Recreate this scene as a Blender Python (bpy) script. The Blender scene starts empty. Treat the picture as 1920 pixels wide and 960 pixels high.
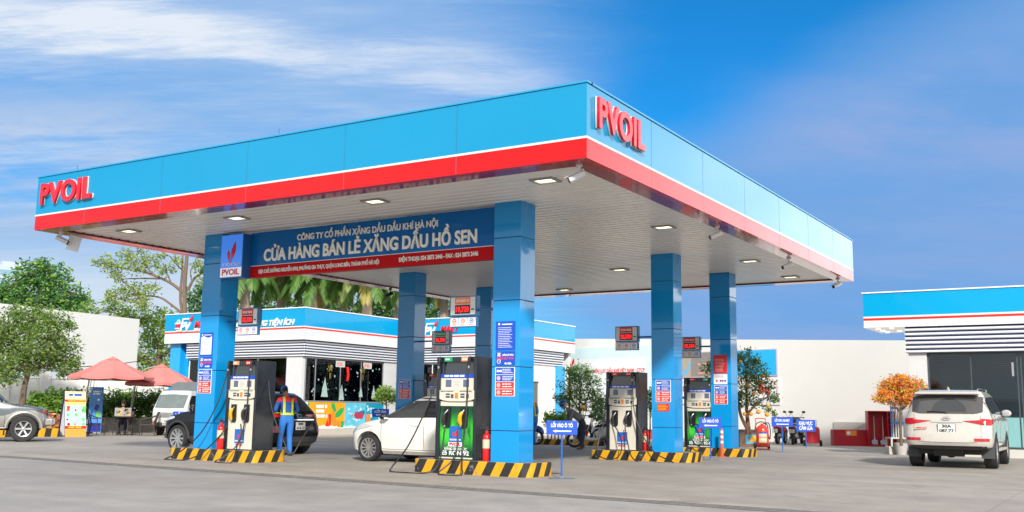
import bpy, bmesh, math, random
from mathutils import Vector, Matrix, noise
from mathutils.bvhtree import BVHTree
R = math.radians
scene = bpy.context.scene
COL = scene.collection

# ---------------------------------------------------------------- camera
F_PX, PITCH, ROLL, YAW = 1911.0, 0.1492, 0.0134, 0.5542
CR = Vector((math.cos(YAW), math.sin(YAW), 0)); CF = Vector((-math.sin(YAW), math.cos(YAW), 0)); UP = Vector((0, 0, 1))
CAM = Vector((7.0, -13.43, 1.2))
fwd = (CF * math.cos(PITCH) + UP * math.sin(PITCH)).normalized()
upv = (-CF * math.sin(PITCH) + UP * math.cos(PITCH)).normalized()
xc = CR * math.cos(ROLL) + upv * math.sin(ROLL)
yc = -CR * math.sin(ROLL) + upv * math.cos(ROLL)
cd = bpy.data.cameras.new('camera'); cam = bpy.data.objects.new('camera', cd); COL.objects.link(cam)
M = Matrix.Identity(4)
for i in range(3):
    M[i][0] = xc[i]; M[i][1] = yc[i]; M[i][2] = -fwd[i]; M[i][3] = CAM[i]
cam.matrix_world = M
cd.sensor_width = 36; cd.lens = F_PX / 1920 * 36; cd.clip_start = 0.1; cd.clip_end = 5000
scene.camera = cam

# ---------------------------------------------------------------- world + sun + exposure
SUN_EL, SUN_STR, SKY_STR, EXPO = 30, 2.9, 0.13, 0.78
SUN_AZ = -R(50)            # direction towards the sun measured from +X, seen from above (negative = towards the camera)
to_sun = Vector((math.cos(SUN_AZ) * math.cos(R(SUN_EL)), math.sin(SUN_AZ) * math.cos(R(SUN_EL)), math.sin(R(SUN_EL))))
sd = bpy.data.lights.new('sun', 'SUN'); sd.energy = SUN_STR; sd.angle = R(4); sd.color = (1.0, 0.95, 0.87)
so = bpy.data.objects.new('sun', sd); COL.objects.link(so)
so.rotation_euler = to_sun.to_track_quat('Z', 'Y').to_euler()
scene.view_settings.view_transform = 'Standard'; scene.view_settings.look = 'None'
scene.view_settings.exposure = EXPO; scene.view_settings.gamma = 1
try: scene.view_settings.use_curve_mapping = False
except Exception: pass
try:
    scene.cycles.max_bounces = 8; scene.cycles.transparent_max_bounces = 12
    scene.cycles.caustics_reflective = False; scene.cycles.caustics_refractive = False
    scene.cycles.sample_clamp_indirect = 6
    scene.cycles.use_denoising = True
except Exception: pass

def build_world():
    w = bpy.data.worlds.new('World'); scene.world = w; w.use_nodes = True
    nt = w.node_tree; N = nt.nodes; L = nt.links
    bg = N['Background']; bg.inputs['Strength'].default_value = SKY_STR
    sky = N.new('ShaderNodeTexSky'); sky.sky_type = 'NISHITA'; sky.sun_disc = False
    sky.sun_elevation = R(SUN_EL); sky.sun_rotation = math.pi / 2 - SUN_AZ
    sky.air_density = 1.0; sky.dust_density = 0.6; sky.ozone_density = 2.2; sky.altitude = 0
    tc = N.new('ShaderNodeTexCoord')
    def math_(op, a, b=None, c=None):
        n = N.new('ShaderNodeMath'); n.operation = op
        for i, v in enumerate((a, b, c)):
            if v is None: continue
            if isinstance(v, (int, float)): n.inputs[i].default_value = v
            else: L.new(v, n.inputs[i])
        return n.outputs[0]
    def dot(vec):
        n = N.new('ShaderNodeVectorMath'); n.operation = 'DOT_PRODUCT'
        L.new(tc.outputs['Generated'], n.inputs[0]); n.inputs[1].default_value = vec
        return n.outputs['Value']
    # clear-sky colour: Nishita pushed towards the deep blue of the photograph
    mul = N.new('ShaderNodeMix'); mul.data_type = 'RGBA'; mul.blend_type = 'MULTIPLY'; mul.inputs[0].default_value = 1
    L.new(sky.outputs[0], mul.inputs[6]); mul.inputs[7].default_value = (0.045, 0.42, 0.69, 1)
    # flatten clouds on a plane overhead so that they stretch towards the horizon
    sx, sy, sz = dot(tuple(CR)), dot(tuple(CF)), dot((0, 0, 1))
    den = math_('ADD', math_('MAXIMUM', sz, 0.0), 0.16)
    u = math_('DIVIDE', sx, den); v = math_('DIVIDE', sy, den)
    comb = N.new('ShaderNodeCombineXYZ'); L.new(u, comb.inputs[0]); L.new(v, comb.inputs[1])
    def nz(scale, det, rough, loc, rotz, sc):
        mp = N.new('ShaderNodeMapping'); L.new(comb.outputs[0], mp.inputs[0])
        mp.inputs['Location'].default_value = loc; mp.inputs['Rotation'].default_value = (0, 0, rotz); mp.inputs['Scale'].default_value = sc
        n = N.new('ShaderNodeTexNoise'); n.inputs['Scale'].default_value = scale; n.inputs['Detail'].default_value = det
        n.inputs['Roughness'].default_value = rough; L.new(mp.outputs[0], n.inputs['Vector'])
        return n.outputs['Fac']
    def ramp(val, a, b):
        n = N.new('ShaderNodeMapRange'); n.interpolation_type = 'SMOOTHSTEP'; n.clamp = True
        L.new(val, n.inputs[0]); n.inputs[1].default_value = a; n.inputs[2].default_value = b
        return n.outputs[0]
    n1 = nz(1.1, 6, 0.62, (3.1, 1.7, 0), 0.3, (0.7, 2.0, 1))
    n2 = nz(0.55, 5, 0.55, (7.3, 2.2, 0), 0.0, (1, 1, 1))
    n3 = nz(2.2, 8, 0.70, (0.4, 5.2, 0), 0.35, (0.45, 2.4, 1))
    n5 = nz(5.5, 9, 0.72, (2.4, 3.2, 0), 0.35, (0.55, 2.0, 1))
    n4 = nz(0.9, 7, 0.62, (1.4, 8.2, 0), -0.2, (1, 1.5, 1))
    # az = tangent of the azimuth right of the heading CF, el = tangent of the elevation
    az = math_('DIVIDE', sx, math_('MAXIMUM', sy, 0.15)); el = math_('DIVIDE', sz, math_('MAXIMUM', sy, 0.15))
    fr = ramp(sy, 0.05, 0.3)
    def M2(*a):
        r = a[0]
        for b in a[1:]: r = math_('MULTIPLY', r, b)
        return r
    # long bright streak falling from the upper left behind the canopy
    line = math_('SUBTRACT', el, math_('ADD', math_('MULTIPLY', az, -0.115), 0.336))
    wob = math_('ADD', line, math_('MULTIPLY', math_('SUBTRACT', n3, 0.5), 0.13))
    streak = M2(ramp(math_('ABSOLUTE', wob), 0.036, 0.004), ramp(az, 0.10, 0.0), ramp(n1, 0.22, 0.55), ramp(az, 0.30, -0.45), math_('ADD', math_('MULTIPLY', ramp(n5, 0.36, 0.60), 0.7), 0.5))
    soft = M2(ramp(math_('ABSOLUTE', wob), 0.10, 0.0), ramp(az, 0.14, -0.1), ramp(n1, 0.25, 0.6), 0.45)
    left = ramp(math_('ADD', az, math_('MULTIPLY', math_('SUBTRACT', n4, 0.5), 0.6)), 0.16, -0.18)
    veil = M2(left, math_('ADD', math_('MULTIPLY', ramp(n4, 0.30, 0.66), 0.5), 0.45), fr)
    wisps = M2(ramp(az, 0.14, -0.1), ramp(math_('ADD', n3, math_('MULTIPLY', math_('SUBTRACT', n5, 0.5), 0.5)), 0.42, 0.72), ramp(n2, 0.25, 0.55), 0.75, fr)
    puff = M2(ramp(math_('ADD', n4, math_('MULTIPLY', az, -0.5)), 0.64, 0.84), ramp(math_('ABSOLUTE', math_('SUBTRACT', el, 0.245)), 0.085, 0.01), ramp(az, -0.25, -0.42), 0.75)
    grey = M2(ramp(n4, 0.42, 0.60), ramp(math_('ABSOLUTE', math_('SUBTRACT', el, 0.20)), 0.07, 0.0), ramp(az, -0.25, -0.40), 0.45)
    horizon = M2(ramp(math_('ADD', el, math_('MULTIPLY', math_('SUBTRACT', n4, 0.5), 0.08)), 0.20, 0.09), ramp(az, 0.0, -0.30), fr, 0.95)
    # mauve bank on the right below a slanting edge
    edge = math_('SUBTRACT', math_('ADD', el, math_('MULTIPLY', math_('SUBTRACT', n4, 0.5), 0.20)), math_('ADD', math_('MULTIPLY', az, 0.55), 0.168))
    rb = M2(ramp(edge, 0.055, -0.06), ramp(az, -0.05, 0.12), math_('ADD', math_('MULTIPLY', ramp(n2, 0.32, 0.62), 0.2), 0.82), fr)
    rpink = M2(ramp(az, 0.16, 0.36), ramp(n4, 0.46, 0.66), ramp(math_('ABSOLUTE', math_('SUBTRACT', el, 0.30)), 0.10, 0.0), 0.6)
    glow = M2(ramp(math_('ADD', az, math_('MULTIPLY', math_('SUBTRACT', n4, 0.5), 0.5)), 0.66, 1.0), ramp(math_('ADD', sz, math_('MULTIPLY', math_('SUBTRACT', n4, 0.5), -0.4)), 0.55, 0.2), ramp(sx, 0.1, 0.4), math_('ADD', math_('MULTIPLY', ramp(n2, 0.3, 0.65), 0.3), 0.7))  # bright cloud bank added outside the view for the right fascia to reflect
    over = M2(ramp(sz, 0.45, 0.75), ramp(n1, 0.40, 0.66))
    back = M2(ramp(sy, 0.15, -0.25), math_('ADD', math_('MULTIPLY', ramp(n2, 0.34, 0.6), 0.5), 0.45))  # white cloud behind the camera, added for neutral fill light
    def mix(a, col, fac):
        n = N.new('ShaderNodeMix'); n.data_type = 'RGBA'; n.clamp_factor = True
        L.new(fac, n.inputs[0]); L.new(a, n.inputs[6]); n.inputs[7].default_value = col
        return n.outputs[2]
    k = 1 / SKY_STR / 2 ** EXPO
    def c(r, g, b): return (r * k, g * k, b * k, 1)
    col = mul.outputs[2]
    col = mix(col, c(0.175, 0.385, 0.76), rb)
    col = mix(col, c(0.25, 0.42, 0.77), M2(rb, ramp(n4, 0.36, 0.66), 0.9))
    col = mix(col, c(0.34, 0.44, 0.76), rpink)
    col = mix(col, c(0.30, 0.51, 0.83), veil)
    col = mix(col, c(0.50, 0.64, 0.88), soft)
    col = mix(col, c(0.55, 0.69, 0.90), wisps)
    col = mix(col, c(0.42, 0.52, 0.72), grey)
    col = mix(col, c(0.62, 0.69, 0.84), puff)
    col = mix(col, c(0.78, 0.85, 0.95), streak)
    col = mix(col, c(0.66, 0.76, 0.88), horizon)
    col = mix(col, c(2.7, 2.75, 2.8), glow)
    col = mix(col, c(1.1, 1.12, 1.16), over)
    col = mix(col, c(1.30, 1.26, 1.22), back)
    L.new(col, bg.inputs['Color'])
build_world()

# ---------------------------------------------------------------- pixel -> world helpers (photograph is 1920 x 960)
def ray(px, py):
    return (xc * ((px - 960) / F_PX) + yc * ((480 - py) / F_PX) + fwd)
def at(px, py, z=0.0):
    d = ray(px, py); return CAM + d * ((z - CAM.z) / d.z)
def onx(px, py, X):
    d = ray(px, py); return CAM + d * ((X - CAM.x) / d.x)
def ony(px, py, Y):
    d = ray(px, py); return CAM + d * ((Y - CAM.y) / d.y)
def atd(px, py, dep):
    d = ray(px, py); return CAM + d * (dep / d.dot(CF))

# ---------------------------------------------------------------- materials
MATS = {}
def srgb(r, g, b):
    def f(c):
        c /= 255.0
        return c / 12.92 if c <= 0.04045 else ((c + 0.055) / 1.055) ** 2.4
    return (f(r), f(g), f(b), 1)
def mat(name, col, rough=0.5, metal=0.0, spec=0.5, coat=0.0, var=0.0, vscale=3.0, emit=None, estr=0.0, bump=0.0, bscale=40.0, stretch=None, cior=None, crough=None):
    if name in MATS: return MATS[name]
    m = bpy.data.materials.new(name); m.use_nodes = True; nt = m.node_tree; b = nt.nodes['Principled BSDF']
    if len(col) == 3: col = (*col, 1)
    b.inputs['Base Color'].default_value = col; b.inputs['Roughness'].default_value = rough; b.inputs['Metallic'].default_value = metal
    b.inputs['Specular IOR Level'].default_value = spec; b.inputs['Coat Weight'].default_value = coat; b.inputs['Coat Roughness'].default_value = 0.06
    if crough is not None: b.inputs['Coat Roughness'].default_value = crough
    if cior: b.inputs['Coat IOR'].default_value = cior
    if emit: b.inputs['Emission Color'].default_value = (*emit[:3], 1); b.inputs['Emission Strength'].default_value = estr
    if var or bump:
        tc = nt.nodes.new('ShaderNodeTexCoord'); mp = nt.nodes.new('ShaderNodeMapping'); nt.links.new(tc.outputs['Object'], mp.inputs[0])
        if stretch: mp.inputs['Scale'].default_value = stretch
    if var:
        n = nt.nodes.new('ShaderNodeTexNoise'); n.inputs['Scale'].default_value = vscale; n.inputs['Detail'].default_value = 6; n.inputs['Roughness'].default_value = 0.65
        nt.links.new(mp.outputs[0], n.inputs['Vector'])
        mr = nt.nodes.new('ShaderNodeMapRange'); mr.inputs[1].default_value = 0.25; mr.inputs[2].default_value = 0.75
        mr.inputs[3].default_value = 1 - var; mr.inputs[4].default_value = 1 + var
        nt.links.new(n.outputs['Fac'], mr.inputs[0])
        mx = nt.nodes.new('ShaderNodeMix'); mx.data_type = 'RGBA'; mx.blend_type = 'MULTIPLY'; mx.inputs[0].default_value = 1
        mx.inputs[6].default_value = col; nt.links.new(mr.outputs[0], mx.inputs[7]); nt.links.new(mx.outputs[2], b.inputs['Base Color'])
        mr2 = nt.nodes.new('ShaderNodeMapRange'); mr2.inputs[1].default_value = 0.3; mr2.inputs[2].default_value = 0.7
        mr2.inputs[3].default_value = max(0.02, rough - 0.08); mr2.inputs[4].default_value = min(1, rough + 0.08)
        nt.links.new(n.outputs['Fac'], mr2.inputs[0]); nt.links.new(mr2.outputs[0], b.inputs['Roughness'])
    if bump:
        n2 = nt.nodes.new('ShaderNodeTexNoise'); n2.inputs['Scale'].default_value = bscale; n2.inputs['Detail'].default_value = 5
        nt.links.new(mp.outputs[0], n2.inputs['Vector'])
        bp = nt.nodes.new('ShaderNodeBump'); bp.inputs['Strength'].default_value = bump; bp.inputs['Distance'].default_value = 0.02
        nt.links.new(n2.outputs['Fac'], bp.inputs['Height']); nt.links.new(bp.outputs[0], b.inputs['Normal'])
    MATS[name] = m; return m
def leafmat(name, c1, c2, trans=0.45):
    if name in MATS: return MATS[name]
    m = bpy.data.materials.new(name); m.use_nodes = True; nt = m.node_tree; b = nt.nodes['Principled BSDF']
    g = nt.nodes.new('ShaderNodeNewGeometry'); mx = nt.nodes.new('ShaderNodeMix'); mx.data_type = 'RGBA'
    mx.inputs[6].default_value = (*c1, 1); mx.inputs[7].default_value = (*c2, 1)
    nt.links.new(g.outputs['Random Per Island'], mx.inputs[0]); nt.links.new(mx.outputs[2], b.inputs['Base Color'])
    b.inputs['Roughness'].default_value = 0.45; b.inputs['Specular IOR Level'].default_value = 0.35
    t = nt.nodes.new('ShaderNodeBsdfTranslucent'); nt.links.new(mx.outputs[2], t.inputs['Color'])
    ms = nt.nodes.new('ShaderNodeMixShader'); ms.inputs[0].default_value = trans
    nt.links.new(b.outputs[0], ms.inputs[1]); nt.links.new(t.outputs[0], ms.inputs[2])
    nt.links.new(ms.outputs[0], nt.nodes['Material Output'].inputs['Surface'])
    MATS[name] = m; return m
def glassmat(name, tint=(0.75, 0.82, 0.85), boost=1.0):
    if name in MATS: return MATS[name]
    m = bpy.data.materials.new(name); m.use_nodes = True; nt = m.node_tree; nt.nodes.remove(nt.nodes['Principled BSDF'])
    t = nt.nodes.new('ShaderNodeBsdfTransparent'); t.inputs[0].default_value = (*tint, 1)
    g = nt.nodes.new('ShaderNodeBsdfGlossy'); g.inputs['Roughness'].default_value = 0.03; g.inputs['Color'].default_value = (0.95, 0.97, 1, 1)
    f = nt.nodes.new('ShaderNodeFresnel'); f.inputs['IOR'].default_value = 1.45
    k = nt.nodes.new('ShaderNodeMath'); k.operation = 'MULTIPLY'; k.inputs[1].default_value = boost; nt.links.new(f.outputs[0], k.inputs[0])
    ms = nt.nodes.new('ShaderNodeMixShader'); nt.links.new(k.outputs[0], ms.inputs[0]); nt.links.new(t.outputs[0], ms.inputs[1]); nt.links.new(g.outputs[0], ms.inputs[2])
    nt.links.new(ms.outputs[0], nt.nodes['Material Output'].inputs['Surface'])
    MATS[name] = m; return m
def stripemat(name, c1, c2, period, slant):
    if name in MATS: return MATS[name]
    m = bpy.data.materials.new(name); m.use_nodes = True; nt = m.node_tree; N = nt.nodes; L = nt.links; b = N['Principled BSDF']
    tc = N.new('ShaderNodeTexCoord'); d = N.new('ShaderNodeVectorMath'); d.operation = 'DOT_PRODUCT'; L.new(tc.outputs['Object'], d.inputs[0])
    d.inputs[1].default_value = (1 / period, 1 / period, -slant / period)
    fr = N.new('ShaderNodeMath'); fr.operation = 'FRACT'; L.new(d.outputs['Value'], fr.inputs[0])
    gt = N.new('ShaderNodeMath'); gt.operation = 'GREATER_THAN'; gt.inputs[1].default_value = 0.5; L.new(fr.outputs[0], gt.inputs[0])
    mx = N.new('ShaderNodeMix'); mx.data_type = 'RGBA'; L.new(gt.outputs[0], mx.inputs[0]); mx.inputs[6].default_value = c1; mx.inputs[7].default_value = c2
    n = N.new('ShaderNodeTexNoise'); n.inputs['Scale'].default_value = 9; n.inputs['Detail'].default_value = 7; n.inputs['Roughness'].default_value = 0.7; L.new(tc.outputs['Object'], n.inputs['Vector'])
    mr = N.new('ShaderNodeMapRange'); mr.inputs[1].default_value = 0.3; mr.inputs[2].default_value = 0.7; mr.inputs[3].default_value = 0.78; mr.inputs[4].default_value = 1.12; L.new(n.outputs['Fac'], mr.inputs[0])
    m2 = N.new('ShaderNodeMix'); m2.data_type = 'RGBA'; m2.blend_type = 'MULTIPLY'; m2.inputs[0].default_value = 1; L.new(mx.outputs[2], m2.inputs[6]); L.new(mr.outputs[0], m2.inputs[7])
    n2 = N.new('ShaderNodeTexNoise'); n2.inputs['Scale'].default_value = 5.5; n2.inputs['Detail'].default_value = 9; n2.inputs['Roughness'].default_value = 0.75; L.new(tc.outputs['Object'], n2.inputs['Vector'])
    ch = N.new('ShaderNodeMapRange'); ch.inputs[1].default_value = 0.60; ch.inputs[2].default_value = 0.66; L.new(n2.outputs['Fac'], ch.inputs[0])
    m3 = N.new('ShaderNodeMix'); m3.data_type = 'RGBA'; L.new(ch.outputs[0], m3.inputs[0]); L.new(m2.outputs[2], m3.inputs[6]); m3.inputs[7].default_value = (0.20, 0.185, 0.165, 1); m2 = m3
    L.new(m2.outputs[2], b.inputs['Base Color']); b.inputs['Roughness'].default_value = 0.55
    MATS[name] = m; return m

BLUE = mat('column blue panel', (0.004, 0.28, 0.66), 0.3, spec=0.1, coat=1.0, cior=1.45, var=0.03, vscale=1.2)
SIGNBLUE = mat('header blue panel', (0.004, 0.13, 0.40), 0.3, spec=0.08, coat=0.4, cior=1.3)
CYAN = mat('fascia cyan panel', (0.001, 0.265, 0.50), 0.3, spec=0.05, coat=1.0, cior=1.36, var=0.03, vscale=0.5)
RED = mat('fascia red panel', (0.60, 0.003, 0.005), 0.3, spec=0.05, coat=1.0, cior=1.36, var=0.03, vscale=0.6)
DRED = mat('dark red strip', (0.40, 0.008, 0.012), 0.3)
LRED = mat('letter red', (0.70, 0.008, 0.02), 0.3, spec=.2, coat=0.9, cior=1.40)
WHITE = mat('white paint', (0.80, 0.80, 0.79), 0.4, var=0.03, vscale=1.5)
GWHITE = mat('gloss white', (0.72, 0.72, 0.70), 0.2, coat=0.4)
WLET = mat('letter white', (0.82, 0.83, 0.84), 0.35)
GREY = mat('grey metal', (0.35, 0.36, 0.37), 0.4, metal=0.4)
STEEL = mat('galvanised steel', (0.45, 0.46, 0.47), 0.4, metal=0.8, var=0.1)
CHROME = mat('chrome', (0.8, 0.8, 0.8), 0.1, metal=1.0)
BLACK = mat('black plastic', (0.012, 0.012, 0.013), 0.4)
RUBBER = mat('rubber', (0.02, 0.02, 0.021), 0.75, var=0.25, vscale=14)
DARK = mat('dark void', (0.008, 0.009, 0.01), 0.7)
SEAM = mat('dark joint', (0.004, 0.02, 0.06), 0.6)
NAVY = mat('navy backing', (0.010, 0.035, 0.11), 0.5)
SBLUE = mat('sign blue', (0.008, 0.075, 0.52), 0.35)
SRED = mat('sign red', (0.72, 0.022, 0.016), 0.35)
ORANGE = mat('orange label', (0.85, 0.22, 0.04), 0.4)
GREEN = mat('green label', (0.01, 0.33, 0.14), 0.4)
YELLOW = mat('yellow', (0.80, 0.42, 0.01), 0.4)
BEIGE = mat('pump beige', (0.66, 0.62, 0.52), 0.4, var=0.04, vscale=4)
LCD = mat('lcd grey', (0.10, 0.13, 0.22), 0.15)
CAB = mat('pump cabinet dark', (0.016, 0.019, 0.026), 0.22, coat=0.2, var=0.12, vscale=3)
EXTRED = mat('extinguisher red', (0.62, 0.012, 0.012), 0.25, coat=0.4)
STRIPE = stripemat('kerb stripes', (0.72, 0.36, 0.006, 1), (0.022, 0.022, 0.022, 1), 0.385, 0.55)
CONC = mat('kerb concrete', (0.22, 0.215, 0.205), 0.8, var=0.2, vscale=8, bump=0.2)
BARK = mat('bark', (0.14, 0.10, 0.07), 0.9, var=0.35, vscale=9, bump=0.5, bscale=18)
GLASS = glassmat('shop glass')
LEDR = mat('led red', (0.05, 0.0, 0.0), 0.4, emit=(1, 0.01, 0.015), estr=1.1)

# ---------------------------------------------------------------- mesh builder
def catmull(P, n=6):
    P = [Vector(p) for p in P]
    if len(P) < 3: return P
    out = []
    for i in range(len(P) - 1):
        a = P[max(i - 1, 0)]; b = P[i]; c = P[i + 1]; d = P[min(i + 2, len(P) - 1)]
        for k in range(n):
            t = k / n
            out.append(0.5 * ((2 * b) + (c - a) * t + (2 * a - 5 * b + 4 * c - d) * t * t + (3 * b - a - 3 * c + d) * t ** 3))
    out.append(P[-1]); return out
def frame(o, right=(1, 0, 0), up=(0, 0, 1)):
    r = Vector(right).normalized(); u = Vector(up).normalized(); n = r.cross(u)
    m = Matrix.Identity(4)
    for i in range(3): m[i][0] = r[i]; m[i][1] = u[i]; m[i][2] = n[i]; m[i][3] = o[i]
    return m
class MB:
    def __init__(s): s.v = []; s.f = []; s.m = []
    def add(s, vs, fs, mi=0, M=None):
        o = len(s.v)
        s.v += [tuple(M @ Vector(p)) if M else tuple(p) for p in vs]
        s.f += [tuple(i + o for i in f) for f in fs]; s.m += [mi] * len(fs) if isinstance(mi, int) else list(mi)
        return s
    def box(s, a, b, mi=0, M=None, top=None):
        x0, y0, z0 = a; x1, y1, z1 = b
        vs = [(x0, y0, z0), (x1, y0, z0), (x1, y1, z0), (x0, y1, z0), (x0, y0, z1), (x1, y0, z1), (x1, y1, z1), (x0, y1, z1)]
        fs = [(0, 3, 2, 1), (4, 5, 6, 7), (0, 1, 5, 4), (1, 2, 6, 5), (2, 3, 7, 6), (3, 0, 4, 7)]
        return s.add(vs, fs, mi if top is None else [mi, top, mi, mi, mi, mi], M)
    def poly(s, pts, M, d0, d1, mi=0):          # prism of a 2-D outline in frame M from normal offset d0 to d1
        n = len(pts); a = sum(pts[i][0] * pts[(i + 1) % n][1] - pts[(i + 1) % n][0] * pts[i][1] for i in range(n))
        if a < 0: pts = pts[::-1]
        vs = [(x, y, d0) for x, y in pts] + [(x, y, d1) for x, y in pts]
        fs = [tuple(range(n - 1, -1, -1)), tuple(range(n, 2 * n))] + [(i, (i + 1) % n, n + (i + 1) % n, n + i) for i in range(n)]
        return s.add(vs, fs, mi, M)
    def rect(s, x0, y0, x1, y1, M, d0, d1, mi=0): return s.poly([(x0, y0), (x1, y0), (x1, y1), (x0, y1)], M, d0, d1, mi)
    def disc(s, cx, cy, r, M, d0, d1, mi=0, n=16): return s.poly([(cx + r * math.cos(t * 2 * math.pi / n), cy + r * math.sin(t * 2 * math.pi / n)) for t in range(n)], M, d0, d1, mi)
    def ring(s, cx, cy, r0, r1, M, d0, d1, mi=0, n=18):
        vs = []; fs = []
        for t in range(n):
            c, q = math.cos(t * 2 * math.pi / n), math.sin(t * 2 * math.pi / n)
            vs += [(cx + r0 * c, cy + r0 * q, d0), (cx + r1 * c, cy + r1 * q, d0), (cx + r1 * c, cy + r1 * q, d1), (cx + r0 * c, cy + r0 * q, d1)]
        for t in range(n):
            a = 4 * t; b = 4 * ((t + 1) % n)
            fs += [(a + k, a + (k + 1) % 4, b + (k + 1) % 4, b + k) for k in range(4)]
        return s.add(vs, fs, mi, M)
    def tube(s, P, r, n=8, mi=0, smooth=6, M=None, caps=True):
        P = catmull(P, smooth) if smooth else [Vector(p) for p in P]
        k = len(P); vs = []; fs = []; prev = None
        for i, p in enumerate(P):
            t = (P[min(i + 1, k - 1)] - P[max(i - 1, 0)])
            if t.length < 1e-9: t = Vector((0, 0, 1))
            t.normalize()
            if prev is None: a = t.orthogonal().normalized()
            else:
                a = prev - t * prev.dot(t)
                a = a.normalized() if a.length > 1e-6 else t.orthogonal().normalized()
            prev = a; b = t.cross(a)
            q = i / max(k - 1, 1); rr = r(q) if callable(r) else (r[0] + (r[1] - r[0]) * q if isinstance(r, tuple) else r)
            for j in range(n):
                an = 2 * math.pi * j / n; vs.append(p + (a * math.cos(an) + b * math.sin(an)) * rr)
        for i in range(k - 1):
            for j in range(n): fs.append((i * n + j, i * n + (j + 1) % n, (i + 1) * n + (j + 1) % n, (i + 1) * n + j))
        if caps: fs += [tuple(range(n - 1, -1, -1)), tuple((k - 1) * n + j for j in range(n))]
        return s.add(vs, fs, mi, M)
    def lathe(s, prof, n=20, mi=0, M=None, caps=True):       # profile of (radius, height), round the local z axis
        vs = []; fs = []; k = len(prof)
        for (r, h) in prof:
            for j in range(n): an = 2 * math.pi * j / n; vs.append((r * math.cos(an), r * math.sin(an), h))
        for i in range(k - 1):
            for j in range(n): fs.append((i * n + j, i * n + (j + 1) % n, (i + 1) * n + (j + 1) % n, (i + 1) * n + j))
        if caps and prof[0][0] > 2e-3: fs.append(tuple(range(n - 1, -1, -1)))
        if caps and prof[-1][0] > 2e-3: fs.append(tuple((k - 1) * n + j for j in range(n)))
        return s.add(vs, fs, mi, M)
    def cyl(s, p, q, r, n=14, mi=0): return s.tube([p, q], r, n, mi, 0)
    def ball(s, c, r, n=10, mi=0, sc=(1, 1, 1), M=None):
        prof = [(math.sin(math.pi * i / n), -math.cos(math.pi * i / n)) for i in range(n + 1)]
        T = Matrix.Translation(c) @ Matrix.Diagonal((r * sc[0], r * sc[1], r * sc[2], 1))
        return s.lathe([(max(a, 1e-4), b) for a, b in prof], n * 2, mi, (M @ T) if M else T)
    def build(s, name, mats, parent=None, smooth=False, bevel=0, ang=35):
        me = bpy.data.meshes.new(name); me.from_pydata(s.v, [], s.f)
        if not isinstance(mats, (list, tuple)): mats = [mats]
        for m in mats: me.materials.append(m)
        me.polygons.foreach_set('material_index', s.m)
        if smooth:
            me.polygons.foreach_set('use_smooth', [True] * len(me.polygons))
            try: me.set_sharp_from_angle(angle=R(ang))
            except Exception: pass
        me.update()
        o = bpy.data.objects.new(name, me); COL.objects.link(o)
        if parent is not None: o.parent = parent
        if bevel:
            b = o.modifiers.new('bevel', 'BEVEL'); b.width = bevel; b.segments = 2; b.limit_method = 'ANGLE'; b.angle_limit = R(40)
        return o
def tag(o, label, cat, group=None, kind=None):
    if label: o['label'] = label
    if cat: o['category'] = cat
    if group: o['group'] = group
    if kind: o['kind'] = kind
    return o
def thing(name, label, cat, loc=(0, 0, 0), rz=0.0, group=None):
    o = bpy.data.objects.new(name, None); COL.objects.link(o); o.empty_display_size = 0.2
    o.location = loc; o.rotation_euler = (0, 0, rz); return tag(o, label, cat, group)
def copy_tree(o, parent=None):
    c = o.copy(); COL.objects.link(c)
    if parent is not None: c.parent = parent
    for ch in list(o.children): copy_tree(ch, c)
    return c
def dup(o, loc, rz, label, group=None):
    c = copy_tree(o); c.location = loc; c.rotation_euler = (0, 0, rz); c['label'] = label
    if group: c['group'] = group
    return c
DG = None
def baked(o):
    bpy.context.view_layer.update(); dg = bpy.context.evaluated_depsgraph_get()
    return bpy.data.meshes.new_from_object(o.evaluated_get(dg))
CAPH = None
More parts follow.
